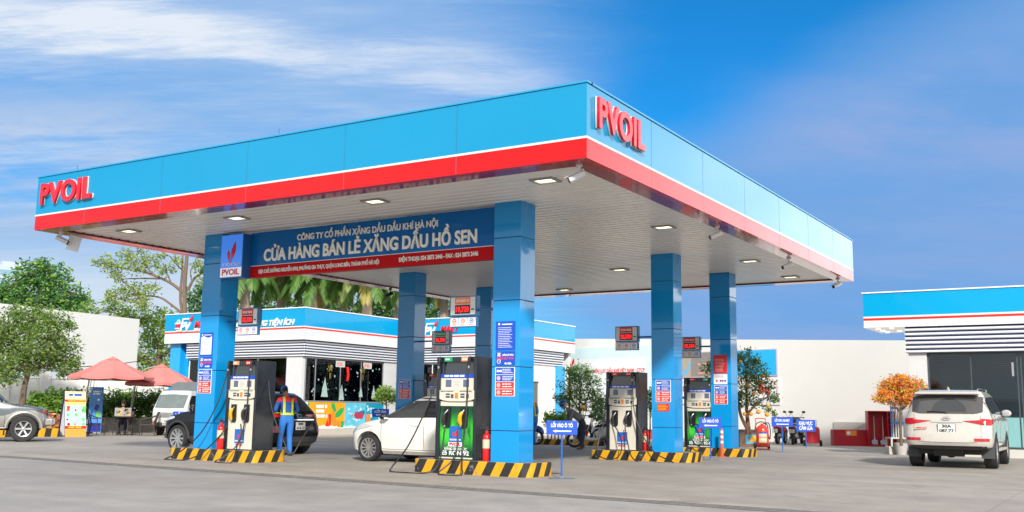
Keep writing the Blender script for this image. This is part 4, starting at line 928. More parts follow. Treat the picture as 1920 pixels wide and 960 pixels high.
Y1 = onx(646, 780, -23.045).y; Y2 = onx(685, 780, -23.045).y
poster(18.95, Y1, mat('poster orange', (.80, .36, .01), .45, var=.12, vscale=1.2), 'orange juice poster under the shop window', 'juice')
poster(Y1 + .01, Y2, mat('poster ice blue', (.12, .50, .68), .45, var=.25, vscale=2.5), 'pale blue poster under the shop window with red sunglasses', 'fish')
poster(Y2 + .01, 24.0, mat('poster aqua', (.01, .30, .48), .45, var=.3, vscale=1.5), 'aqua blue poster at the far end of the shop window', 'can')

# ---------------------------------------------------------------- second building on the right
def right_building():
    t = thing('service_building', 'white service building with cyan fascia and dark glass front beside the parked white car', 'building', (0, 0, 0))
    P = [(-.40, 19.58), (13, 19.58), (13, 22.0), (-.40, 22.0)]
    slab(t, 'fascia_panel', P, 4.22, 4.945, mat('cyan bright', (0.001, 0.33, 0.62), .3, spec=.1, coat=.5, cior=1.36, var=.03, vscale=.6)); slab(t, 'coping', off(P, .03), 4.945, 4.985, WHITE)
    slab(t, 'trim_strip', off(P, .004), 4.165, 4.22, GWHITE); slab(t, 'stripe', off(P, .006), 4.095, 4.165, SRED); slab(t, 'eaves_band', P, 3.87, 4.095, GWHITE)
    def wall(x0, y0, z0, x1, y1, z1, m=WALLW, nm='wall'): b = MB(); b.box((x0, y0, z0), (x1, y1, z1)); return b.build(nm, m, t)
    louvres(t, (.80, 19.66), (13, 19.66), 3.07, 3.868, 6, .09)
    wall(.80, 19.72, 3.07, .84, 21.7, 3.868, LOUV, 'wall_cap')
    wall(.86, 19.76, .05, 1.38, 20.1, 3.07, PALE, 'column'); wall(.9, 20.1, 0, 1.1, 21.8, 3.868); wall(1.1, 21.6, 0, 12.9, 21.8, 3.868); wall(12.7, 19.9, 0, 12.9, 21.6, 3.868)
    wall(.84, 19.40, 0, 13, 19.76, .24, mat('step pale', (.55, .53, .48), .7, var=.06), 'step')
    F = frame((0, 19.86, 0)); pane(t, F, 1.39, .25, 12.7, 3.07, (2.6, 3.85, 3.95, 5.5, 7.0), fm=mat('frame dark', (.05, .07, .08), .4))
    wall(1.3, 21.4, .02, 12.6, 21.55, 3.8, INT, 'interior_wall')
    mb = MB()
    for k in range(26): mb.box((1.45, 20.25, 1.55 + k * .06), (3.75, 20.28, 1.585 + k * .06))
    mb.build('blind', mat('blind dark', (.05, .06, .065), .5), t)
    mb = MB(); mb.rect(3.2, .3, 5.4, 1.15, F, .012, .018); mb.build('frosted_film', mat('frosted', (.20, .42, .42), .4, var=.1, vscale=6, stretch=(8, 1, .3)), t)
    mb = MB(); mb.box((3.70, 19.80, 2.35), (3.76, 19.84, 2.75)); mb.build('door_handle', STEEL, t)
    for x, y in ((-.1, 20.2), (-.1, 20.9), (-.1, 21.6), (.35, 20.0), (.35, 21.2)):
        mb = MB(); mb.disc(x, y, .07, XY, 3.855, 3.868, 0, 12); mb.build('downlight', mat('downlight', (.8, .8, .75), .4, emit=(1, .95, .85), estr=1.5), t)
right_building()

# ---------------------------------------------------------------- back wall and its banners
WA, WB = Vector((-17.9, 32.75, 0)), Vector((-0.1, 26.80, 0)); WD = (WB - WA).normalized(); WN = WD.cross(UP); WRZ = math.atan2(WD.y, WD.x)
def back_wall():
    t = MB(); L = (WB - WA).length; h0, h1 = 4.82, 3.93
    t.add([(0, 0, 0), (L, 0, 0), (L, .25, 0), (0, .25, 0), (0, 0, h0), (L, 0, h1), (L, .25, h1), (0, .25, h0)], [(0, 3, 2, 1), (4, 5, 6, 7), (0, 1, 5, 4), (1, 2, 6, 5), (2, 3, 7, 6), (3, 0, 4, 7)])
    t.box((L, 0, 0), (L + 18, .25, h1))
    o = t.build('boundary_wall', mat('wall warm white', (.76, .745, .70), .75, var=.045, vscale=.35, bump=.1, bscale=12)); o.location = WA; o.rotation_euler = (0, 0, WRZ); tag(o, 'long plain white wall closing the yard behind the motorbikes', 'wall')
back_wall()
def wal(s, z=0, out=0.0): return WA + WD * s + WN * out + UP * z
def wpx(px, py):
    d = ray(px, py); k = (WA - CAM).dot(WN) / d.dot(WN); p = CAM + d * k; return (p - WA).dot(WD), p.z
def banners():
    s0, _ = wpx(1062, 700); s1, _ = wpx(1224, 700)
    t = thing('wall_banner', 'pale white banner with red and blue lettering on the wall behind the shrubs', 'banner', wal(s0, 0, .01), WRZ); F = frame((0, 0, 0)); w = s1 - s0
    mb = MB(); mb.rect(0, 1.2, w, 4.30, F, 0, .03); p = mb.build('sheet', mat('banner white', (.76, .78, .78), .5, var=.04, vscale=.5), t)
    mb = MB(); mb.rect(0, 3.75, w, 4.30, F, .03, .033); mb.rect(w - .35, 1.2, w, 3.75, F, .03, .033); mb.build('border', mat('banner sky', (.62, .78, .80), .5, var=.08, vscale=.8), p)
    a, z = wpx(1112, 699); b, _ = wpx(1210, 699)
    text('ĐIỆN LỰC DẦU KHÍ VIỆT NAM - CTCP', F @ Matrix.Translation(((a + b) / 2 - s0, z, .03)), .15, SRED, p, width=b - a, bold=.025, thick=.006)
    a, z = wpx(1058, 713); b, _ = wpx(1102, 713); text('PETROVIETNAM', F @ Matrix.Translation(((a + b) / 2 - s0, z, .03)), .15, mat('pale blue ink', (.05, .18, .50), .5), p, width=b - a, bold=.02, thick=.006)
    a, z = wpx(1069, 690); mb = MB(); flame(mb, a - s0, z, .36, .50, F, .03, .04, 0); mb.build('emblem', SRED, p)
    s0, _ = wpx(1228, 700); s1, _ = wpx(1459, 700); zb, zt = 2.72, 3.86
    t = thing('wall_billboard', 'printed board on the white wall with a bright blue end behind the orange tree', 'billboard', wal(s0, 0, .01), WRZ); w = s1 - s0; g = lambda px: wpx(px, 690)[0] - s0
    mb = MB(); mb.rect(0, zb, w, zt, F, 0, .04); p = mb.build('frame', mat('board rim', (.55, .45, .55), .4), t)
    for x0, x1, c, n in ((.04, g(1281), (.40, .40, .36), 'grey'), (g(1281), g(1297), (.42, .36, .26), 'tan'), (g(1297), g(1352), (.26, .23, .21), 'brown'), (g(1352), w - .04, (.015, .44, .82), 'cyan')):
        mb = MB(); mb.rect(x0, zb + .04, x1 - .005, zt - .04, F, .04, .046); mb.build('print_panel', mat('board ' + n, c, .45, var=.06), p)
    mb = MB(); x = g(1281); mb.poly([(x, zb + .1), (x + .25, zb + .4), (x + .5, zb + .75), (x + .5, zb + .6), (x + .3, zb + .2), (x, zb + .05)], F, .046, .05); mb.build('swoosh', mat('swoosh', (.10, .45, .85), .4), p)
    mb = MB(); [textlines(mb, g(1310), zz, g(1345), zz + .12, 1, F, .046, .05, 0, int(zz * 9), .6) for zz in (2.85, 3.25)]; mb.build('print', mat('peach print', (.75, .35, .22), .5), p)
    s1b, _ = wpx(1463, 730); z0, z1 = 1.53, 2.64; w = s1b - s0
    t = thing('wall_billboard', 'white board with a thin red border and red letters behind the orange tree', 'billboard', wal(s0, 0, .01), WRZ)
    mb = MB(); mb.rect(0, z0, w, z1, F, 0, .04); p = mb.build('sheet', WHITE, t)
    mb = MB(); e = .12; mb.rect(e, z1 - e - .02, w - e, z1 - e, F, .04, .044); mb.rect(w - e - .02, z0 + .1, w - e, z1 - e - .02, F, .04, .044); mb.rect(e, z0 + .1, e + .02, z1 - e - .02, F, .04, .044); mb.build('border', SRED, p)
    for tx, a, b, y in (('a S', 1282, 1312, 734), ('u', 1326, 1334, 737), ('ầu', 1422, 1445, 737)):
        xa, z = wpx(a, y); xb, _ = wpx(b, y); text(tx, F @ Matrix.Translation(((xa + xb) / 2 - s0, z, .04)), .36, SRED, p, width=xb - xa, bold=.05, thick=.008)
    mb = MB(); textlines(mb, .3, z0 + .22, w * .62, z0 + .36, 1, F, .04, .044, 0, 5, .7); mb.build('print', BLACK, p)
banners()

# ---------------------------------------------------------------- far left: hoarding, perimeter wall, tower
def hoarding():
    A, B = atd(-160, 700, 47.5), atd(255, 700, 60); A.z = B.z = 0; d = (B - A); L = d.length; rz = math.atan2(d.y, d.x)
    t = thing('hoarding', 'blank white hoarding raised on steel lattice legs behind the red parasols', 'hoarding', A, rz)
    mb = MB(); mb.add([(0, 0, 3.05), (L, 0, 3.05), (L, .3, 3.05), (0, .3, 3.05), (0, 0, 6.15), (L, 0, 6.15), (L, .3, 6.15), (0, .3, 6.15)], [(0, 3, 2, 1), (4, 5, 6, 7), (0, 1, 5, 4), (1, 2, 6, 5), (2, 3, 7, 6), (3, 0, 4, 7)])
    mb.build('board', mat('hoarding white', (.70, .70, .69), .6, var=.03, vscale=.4), t)
    mb = MB(); mb.box((0, .05, 2.85), (L, .25, 3.045)); mb.build('rail', GREY, t)
    for px in (6, 196):
        p = atd(px, 700, 50.5 if px < 100 else 57.5); s = (Vector((p.x, p.y, 0)) - A).dot(d.normalized()); mb = MB()
        for x in (s - .45, s + .55):
            for y in (.05, .8): mb.box((x - .07, y - .07, 0), (x + .07, y + .07, 2.85))
        for k in range(3):
            z = .2 + k * .9; mb.tube([(s - .45, .05, z), (s + .55, .05, z + .85)], .04, 6, 0, 0); mb.tube([(s - .45, .05, z + .85), (s + .55, .05, z + .85)], .04, 6, 0, 0)
        mb.build('leg', STEEL, t)
hoarding()
def perimeter():
    A, B = atd(-90, 760, 44.5), atd(322, 760, 50.5); A.z = B.z = 0; d = B - A; L = d.length; rz = math.atan2(d.y, d.x); u = d.normalized()
    t = thing('perimeter_wall', 'low white rendered wall with square piers behind the hedge', 'wall', A, rz)
    mb = MB(); mb.box((0, 0, 0), (L, .18, 2.3)); mb.build('wall_panel', WALLW, t)
    mb = MB(); mb.box((0, -.04, 2.3), (L, .22, 2.42)); mb.build('coping', WHITE, t)
    for px in (3, 79, 160, 236, 308):
        p = atd(px, 760, 44.5 + 6 * (px + 90) / 412); s = (Vector((p.x, p.y, 0)) - A).dot(u)
        mb = MB(); mb.box((s - .22, -.12, 0), (s + .22, .3, 2.62)); mb.build('pier', WALLW, t, bevel=.02)
perimeter()
def tower():
    p = atd(2, 700, 420); t = thing('office_tower', 'pale hazy glass office block far beyond the round tree', 'building', (p.x, p.y, 0), YAW + R(45)); w, H = 8, 56.5
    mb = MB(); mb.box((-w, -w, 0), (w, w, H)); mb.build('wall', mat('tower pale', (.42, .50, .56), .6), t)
    mb = MB()
    for k in range(13): mb.box((-w - .1, -w - .1, 2 + k * 4.2), (w + .1, w + .1, 4.2 + k * 4.2))
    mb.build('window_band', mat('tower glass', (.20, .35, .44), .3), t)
    mb = MB(); mb.box((-w * .6, -w * .6, H), (w * .6, w * .6, H + 2)); mb.build('roof_plant', mat('tower pale', (0, 0, 0)), t)
tower()

def cable(label, P, r=.02):
    Q = [atd(*q) for q in P]; o = Q[0].copy(); mb = MB(); mb.tube([q - o for q in Q], r, 5, 0, 6); c = mb.build('cable', BLACK, smooth=True); c.location = o; tag(c, label, 'cable')
cable('dark cable sagging across the white hoarding behind the parasols', [(-40, 676, 46), (120, 688, 48), (240, 680, 50), (340, 662, 52)])
# ---------------------------------------------------------------- vehicles (local x forward, y left, z up, origin on the ground between the axles)
CARGLASS = mat('car glass', (0.010, 0.013, 0.016), 0.04, spec=0.9, coat=0.5)
TINT = mat('car trim black', (0.010, 0.010, 0.011), 0.3)
TAIL = mat('tail lamp red', (0.42, 0.006, 0.012), 0.12, coat=0.6)
HEADL = mat('head lamp', (0.55, 0.57, 0.58), 0.1, coat=0.8)
ALLOY = mat('alloy rim', (0.50, 0.50, 0.51), 0.3, metal=0.7)
PLATE = mat('plate white', (0.66, 0.66, 0.64), 0.45)
UNDER = mat('underside', (0.02, 0.02, 0.02), 0.8)
def paint(name, c, rough=.25, metal=0.0): return mat(name, c, rough, metal, .5, 0.8, var=.02, vscale=2)
def outline(xr, xf, hw, rr, rf, br, bf):
    """closed plan outline of a car body at one height, counter-clockwise, symmetric"""
    h = []
    for i in range(6): h.append((xr, (hw - rr) * i / 5))
    for i in range(1, 6):
        a = R(18 * i); h.append((xr + rr - rr * math.cos(a), hw - rr + rr * math.sin(a)))
    for i in range(1, 20):
        q = i / 20; h.append((xr + rr + (xf - rf - xr - rr) * q, hw))
    for i in range(0, 6):
        a = R(18 * i); h.append((xf - rf + rf * math.sin(a), hw - rf + rf * math.cos(a)))
    for i in range(1, 6): h.append((xf, (hw - rf) * (1 - i / 5)))
    out = []; mid = (xr + xf) / 2; half = max((xf - xr) / 2, .1)
    for x, y in h:
        q = y / hw; k = (x - mid) / half
        b = (-bf * q * q * max(k, 0) ** 6) if k > 0 else (br * q * q * max(-k, 0) ** 6)
        out.append((x + b, y))
    return out + [(x, -y) for x, y in reversed(out[1:-1])]
def car_shell(levels, wheels, paintm, name='body', parent=None):
    """levels: (z, xr, xf, half width, rear radius, front radius, rear bow, front bow)"""
    P = [outline(*l[1:]) for l in levels]; n = len(P[0]); v = []; f = []
    for l, p in zip(levels, P): v += [(x, y, l[0]) for x, y in p]
    for i in range(len(levels) - 1):
        for j in range(n): f.append((i * n + j, i * n + (j + 1) % n, (i + 1) * n + (j + 1) % n, (i + 1) * n + j))
    f.append(tuple(range(n - 1, -1, -1)))
    k = len(levels) - 1; zt = levels[-1][0]; cx = (levels[-1][1] + levels[-1][2]) / 2
    # roof cap: two shrinking rings give it a slight crown
    base = k * n
    for s, dz in ((.55, .018), (.15, .026)):
        o = len(v); v += [(cx + (x - cx) * s, y * s, zt + dz) for x, y in P[-1]]
        for j in range(n): f.append((base + j, base + (j + 1) % n, o + (j + 1) % n, o + j))
        base = o
    f.append(tuple(base + j for j in range(n)))
    f = [tuple(reversed(t)) for t in f]
    me = bpy.data.meshes.new(name); me.from_pydata(v, [], f)
    bm = bmesh.new(); bm.from_mesh(me); bmesh.ops.recalc_face_normals(bm, faces=bm.faces); bm.to_mesh(me); bm.free()
    o = bpy.data.objects.new(name, me); COL.objects.link(o)
    bvh = BVHTree.FromPolygons(v, f)
    if wheels:
        mb = MB()
        for (x, y, r) in wheels:
            y0, y1 = (y - .22, y + .6) if y > 0 else (y - .6, y + .22)
            mb.tube([(x, y0, r), (x, y1, r)], r + .065, 28, 0, 0)
        c = mb.build('cutter', paintm)
        md = o.modifiers.new('arch', 'BOOLEAN'); md.operation = 'DIFFERENCE'; md.object = c; md.solver = 'EXACT'
        me2 = baked(o); o.modifiers.clear(); o.data = me2; bpy.data.objects.remove(c)
    me = o.data; me.materials.clear(); me.materials.append(paintm)
    me.polygons.foreach_set('material_index', [0] * len(me.polygons))
    me.polygons.foreach_set('use_smooth', [True] * len(me.polygons))
    me.set_sharp_from_angle(angle=R(32))
    if parent is not None: o.parent = parent
    return o, bvh
def skin_patch(bvh, axis, us, lo, hi, name, m, parent, outw=.006, nz=6, thick=.03):
    """panel that follows the body: axis 'y+','y-','x-','x+' is the side it lies on; us samples the horizontal coordinate, lo/hi give z"""
    d = {'y+': Vector((0, -1, 0)), 'y-': Vector((0, 1, 0)), 'x+': Vector((-1, 0, 0)), 'x-': Vector((1, 0, 0)), 'z': Vector((0, 0, -1))}[axis]
    rows = []
    for u in us:
        l = lo(u) if callable(lo) else lo; h = hi(u) if callable(hi) else hi; col = []
        for k in range(nz + 1):
            z = l + (h - l) * k / nz
            o = Vector((u, 0, z)) - d * 6 if axis[0] == 'y' else (Vector((0, u, z)) - d * 6 if axis[0] == 'x' else Vector((z, u, 6)))
            hit = bvh.ray_cast(o, d)
            if hit[0] is None: col.append(None); continue
            nr = hit[1] if hit[1].dot(d) < 0 else -hit[1]
            col.append((hit[0] + nr * outw, hit[0] - nr * thick))
        rows.append(col)
    mb = MB(); nu = len(us); idx = {}
    vs = []
    for i, c in enumerate(rows):
        for k, p in enumerate(c):
            if p: idx[(i, k)] = len(vs); vs += [p[0], p[1]]
    fs = []
    for i in range(nu - 1):
        for k in range(nz):
            q = [(i, k), (i + 1, k), (i + 1, k + 1), (i, k + 1)]
            if all(t in idx for t in q): fs.append(tuple(idx[t] for t in q))
    edge = [(i, 0) for i in range(nu)] + [(nu - 1, k) for k in range(1, nz + 1)] + [(i, nz) for i in range(nu - 2, -1, -1)] + [(0, k) for k in range(nz - 1, 0, -1)]
    for a, b in zip(edge, edge[1:] + edge[:1]):
        if a in idx and b in idx: fs.append((idx[a], idx[a] + 1, idx[b] + 1, idx[b]))
    if not fs: return None
    mb.add(vs, fs)
    o = mb.build(name, m, parent, smooth=True, ang=50)
    bm = bmesh.new(); bm.from_mesh(o.data); bmesh.ops.recalc_face_normals(bm, faces=bm.faces); bm.to_mesh(o.data); bm.free()
    return o
def lin(a, b, n): return [a + (b - a) * i / (n - 1) for i in range(n)]
def pw(pts):
    def f(u):
        if u <= pts[0][0]: return pts[0][1]
        for (a, p), (b, q) in zip(pts, pts[1:]):
            if u <= b: return p + (q - p) * (u - a) / (b - a)
        return pts[-1][1]
    return f
def wheel(parent, x, y, r, w=.21, spokes=10, rimm=None, twin=False, rimf=.66):
    rimm = rimm or ALLOY; t = bpy.data.objects.new('wheel', None); COL.objects.link(t); t.parent = parent; t.location = (x, y, r); t.empty_display_size = .1
    s = 1 if y > 0 else -1; Mx = Matrix.Rotation(R(-90 * s), 4, 'X')       # lathe axis -> outward
    h = w / 2; ri = r * rimf; mb = MB()
    mb.lathe([(ri, -h * .9), (r * .93, -h), (r * .985, -h * .75), (r, -h * .4), (r, h * .4), (r * .985, h * .75), (r * .93, h), (r * .8, h * 1.06), (ri, h * .9)], 36, 0, Mx, False); mb.build('tyre', RUBBER, t, smooth=True, ang=30)
    mb = MB(); mb.lathe([(ri, h * .9), (ri * .93, h * .86), (ri * .90, h * .4), (ri * .9, -h * .8)], 36, 0, Mx, False)
    n = spokes
    for k in range(n):
        a = 2 * math.pi * k / n; c, sn = math.cos(a), math.sin(a); wd = ri * (.62 / n + .045)
        ux, uy = Vector((c, sn, 0)), Vector((-sn, c, 0))
        q = []
        for rr, zz, ww in ((ri * .15, h * .62, wd * .8), (ri * .93, h * .74, wd * 1.15)):
            for dy, dz in ((-1, -.02), (1, -.02), (.7, .012), (-.7, .012)): q.append(ux * rr + uy * (ww * dy) + Vector((0, 0, zz + dz)))
        mb.add(q, [(0, 1, 5, 4), (1, 2, 6, 5), (2, 3, 7, 6), (3, 0, 4, 7), (4, 5, 6, 7)], 0, Mx)
    mb.lathe([(ri * .2, h * .55), (ri * .2, h * .72), (ri * .12, h * .76), (1e-3, h * .77)], 16, 0, Mx, False); mb.build('rim', rimm, t, smooth=True, ang=30)
    mb = MB(); mb.lathe([(ri * .89, h * .25), (1e-3, h * .25)], 24, 0, Mx, False); mb.lathe([(ri * .60, h * .3), (ri * .60, h * .34), (1e-3, h * .34)], 24, 0, Mx, False); mb.build('brake_disc', mat('brake dark', (.03, .03, .03), .5, metal=.5), t)
    return t
def mirror(t, x, y, z, m, sc=1.0):
    s = 1 if y > 0 else -1; mb = MB(); mb.ball((x, y + s * .10, z), .1 * sc, 8, 0, (.75, 1.05, .75)); o = mb.build('door_mirror', m, t, smooth=True)
    mb = MB(); mb.box((x - .082 * sc, y + s * .10 - .075, z - .05), (x - .072 * sc, y + s * .10 + .075, z + .05)); mb.build('mirror_glass', CHROME, o); return o
def numplate(t, M, lines, w=.33, h=.20):
    mb = MB(); mb.rect(-w / 2 - .008, -h / 2 - .008, w / 2 + .008, h / 2 + .008, M, 0, .008); p = mb.build('number_plate', BLACK, t)
    mb = MB(); mb.rect(-w / 2, -h / 2, w / 2, h / 2, M, .008, .014); mb.build('plate_face', PLATE, p)
    n = len(lines)
    for i, tx in enumerate(lines):
        text(tx, M @ Matrix.Translation((0, h / 2 - (i + 1) * h / n + .022, .014)), h / n - .04, BLACK, p, width=w * (.55 if len(tx) < 4 else .85), bold=.03, thick=.003)
REAR = lambda x, y, z: frame((x, y, z), (0, -1, 0))      # sign frame facing backwards (-x)
FRONT = lambda x, y, z: frame((x, y, z), (0, 1, 0))

def big_suv():
    white = paint('pearl white paint', (.49, .465, .42)); WB = 2.745
    a = at(1720, 874.5); b = at(1858, 879.5); c = (a + b) / 2
    t = thing('suv_car', 'white three row suv seen from behind parked at the right', 'car', (3.06, 13.90, 0), R(90 + 1.5))
    r = .385; wl = [(x, s * .77, r) for x in (-WB / 2, WB / 2) for s in (1, -1)]
    L = [(.44, -2.18, 2.20, .80, .25, .3, .06, .1), (.50, -2.33, 2.30, .89, .22, .3, .08, .12), (.60, -2.385, 2.36, .915, .20, .32, .09, .14), (.78, -2.37, 2.37, .925, .18, .32, .09, .14), (.84, -2.33, 2.36, .928, .20, .32, .08, .14),
         (1.0, -2.30, 2.33, .93, .2, .34, .07, .15), (1.08, -2.27, 2.25, .925, .2, .34, .06, .16), (1.13, -2.25, 1.9, .915, .2, .4, .06, .16), (1.18, -2.22, 1.20, .895, .2, .25, .06, .12), (1.22, -2.20, 1.10, .885, .2, .25, .06, .12),
         (1.66, -2.00, .20, .745, .18, .2, .05, .08), (1.73, -1.97, .02, .70, .18, .2, .05, .08), (1.765, -1.85, -.2, .62, .18, .2, .04, .06)]
    body, bv = car_shell(L, wl, white, 'body', t)
    for x, y, rr in wl: wheel(t, x, y * 1.04, r, .265, 12, ALLOY)
    mb = MB(); mb.box((-2.0, -.66, .32), (2.1, .66, .60)); mb.build('chassis', UNDER, t)
    mb = MB(); mb.tube([(-1.95, -.30, .42), (-1.95, .34, .42)], .15, 14, 0, 0); mb.build('spare_wheel', RUBBER, t, smooth=True)
    mb = MB(); mb.tube([(-1.4, -.6, .38), (-1.4, .6, .38)], .05, 8, 0, 0); mb.ball((-1.4, .05, .38), .16, 8); mb.build('axle', UNDER, t)
    # rear glass and lamps
    W = lin(-.66, .66, 17)
    skin_patch(bv, 'x-', lin(-.74, .74, 17), pw([(-.74, 1.27), (-.6, 1.23), (.6, 1.23), (.74, 1.27)]), pw([(-.74, 1.60), (-.5, 1.655), (.5, 1.655), (.74, 1.60)]), 'rear_window', mat('rear glass dusty', (.055, .055, .055), .12, spec=.8, coat=.3, var=.15, vscale=5), t, .014)
    skin_patch(bv, 'x-', lin(-.40, .32, 17), 1.27, lambda u: 1.27 + .30 * math.sqrt(max(0, 1 - ((u + .04) / .37) ** 2)), 'wiped_glass', CARGLASS, t, .018)
    mb = MB(); mb.tube([(-2.215, -.0, 1.25), (-2.20, .22, 1.275), (-2.20, .42, 1.275)], .012, 6, 0, 3); mb.build('wiper', TINT, t)
    mb = MB(); mb.box((-2.18, -.68, 1.665), (-1.80, .68, 1.715)); sp = mb.build('roof_spoiler', white, t, bevel=.02)
    for s in (1, -1):
        f = lambda p: pw([(s * a_, z) for a_, z in (p if s > 0 else p[::-1])])
        us = lin(.34 * s, .905 * s, 13); us = sorted(us)
        skin_patch(bv, 'x-', us, f([(.34, 1.065), (.6, 1.015), (.75, .985), (.905, .985)]), f([(.34, 1.07), (.6, 1.085), (.75, 1.10), (.905, 1.11)]), 'tail_lamp', TAIL, t, .014)
        skin_patch(bv, 'y+' if s > 0 else 'y-', lin(-2.22, -1.90, 8), pw([(-2.22, .985), (-1.90, 1.04)]), pw([(-2.22, 1.125), (-1.9, 1.08)]), 'tail_lamp', TAIL, t, .012)
        skin_patch(bv, 'x-', sorted(lin(.56 * s, .86 * s, 7)), .625, .69, 'reflector', TAIL, t, .008)
        sd_ = 'y+' if s > 0 else 'y-'
        # side glass with dark pillars
        skin_patch(bv, sd_, lin(-1.98, .95, 28), pw([(-1.98, 1.36), (-1.6, 1.24), (.95, 1.22)]), pw([(-1.98, 1.52), (-1.7, 1.60), (-.3, 1.64), (.2, 1.60), (.95, 1.25)]), 'window_surround', TINT, t, .005, 5)
        for nm, x0, x1 in (('rear_quarter_glass', -1.93, -1.22), ('side_window', -1.15, -.28), ('side_window', -.20, .84)):
            skin_patch(bv, sd_, lin(x0, x1, 12), pw([(-1.98, 1.39), (-1.6, 1.26), (.95, 1.245)]), pw([(-1.98, 1.49), (-1.7, 1.575), (-.3, 1.61), (.2, 1.57), (.88, 1.26)]), nm, CARGLASS, t, .010, 5)
        for x in (-1.18, -.24, .93): skin_patch(bv, sd_, lin(x - .006, x + .006, 3), .56, 1.22, 'door_seam', SEAMC, t, .002, 8, .01)
        for x in (-.98, -.05):
            mb = MB(); mb.tube([(x - .09, s * .938, 1.07), (x + .09, s * .938, 1.07)], .018, 7, 0, 0); mb.build('door_handle', CHROME, t, smooth=True)
        mb = MB(); mb.box((-.95, s * .86 - .09, .38), (1.0, s * .86 + .09, .44)); mb.build('running_board', mat('board grey', (.10, .10, .10), .5), t, bevel=.015)
        mb = MB(); mb.tube([(-1.75, s * .62, 1.755), (-1.6, s * .63, 1.80), (-.3, s * .65, 1.81), (-.1, s * .64, 1.76)], .017, 7, 0, 4); mb.build('roof_rail', CHROME, t, smooth=True)
        mb = MB(); mb.box((-1.84, s * .78 - .14, .24), (-1.82, s * .78 + .14, .58)); mb.build('mud_flap', mat('flap grey', (.055, .06, .065), .7), t)
        mirror(t, .72, s * .89, 1.26, white, 1.15)
    skin_patch(bv, 'x-', lin(-.62, .62, 13), pw([(-.62, .60), (0, .585), (.62, .60)]), pw([(-.62, .606), (0, .591), (.62, .606)]), 'tailgate_seam', SEAMC, t, .002, 2, .01)
    for s in (1, -1): skin_patch(bv, 'x-', sorted(lin(s * .70, s * .706, 3)), .70, 1.20, 'tailgate_seam', SEAMC, t, .002, 8, .01)
    skin_patch(bv, 'x-', lin(-.33, .33, 9), 1.035, 1.062, 'garnish', CHROME, t, .018, 2)
    skin_patch(bv, 'x-', lin(-.80, .80, 15), .445, .52, 'bumper_skirt', TINT, t, .012, 3)
    mb = MB(); Mr = REAR(-2.292, 0, 1.13)
    mb.ring(0, 0, .052, .062, Mr @ Matrix.Diagonal((1.35, .9, 1, 1)), 0, .012); mb.ring(0, .0, .022, .03, Mr @ Matrix.Diagonal((1.2, 1.6, 1, 1)), 0, .012); mb.build('emblem', CHROME, t)
    numplate(t, REAR(-2.335, 0, .90) @ Matrix.Translation((0, 0, .0)), ['30A', '087.77'], .36, .20)
    mb = MB(); textlines(mb, .45, -.03, .68, .0, 1, REAR(-2.345, 0, .92) @ Matrix.Translation((-1.10, 0, 0)), 0, .006, 0, 2, .9); mb.build('badge', SRED, t)
    mb = MB(); mb.tube([(-1.72, 0, 1.77), (-1.80, 0, 1.85)], lambda q: .035 * (1 - q) + .006, 8, 0, 0); mb.build('roof_antenna', white, t)
    return t
SEAMC = mat('panel gap', (.03, .03, .03), .7)

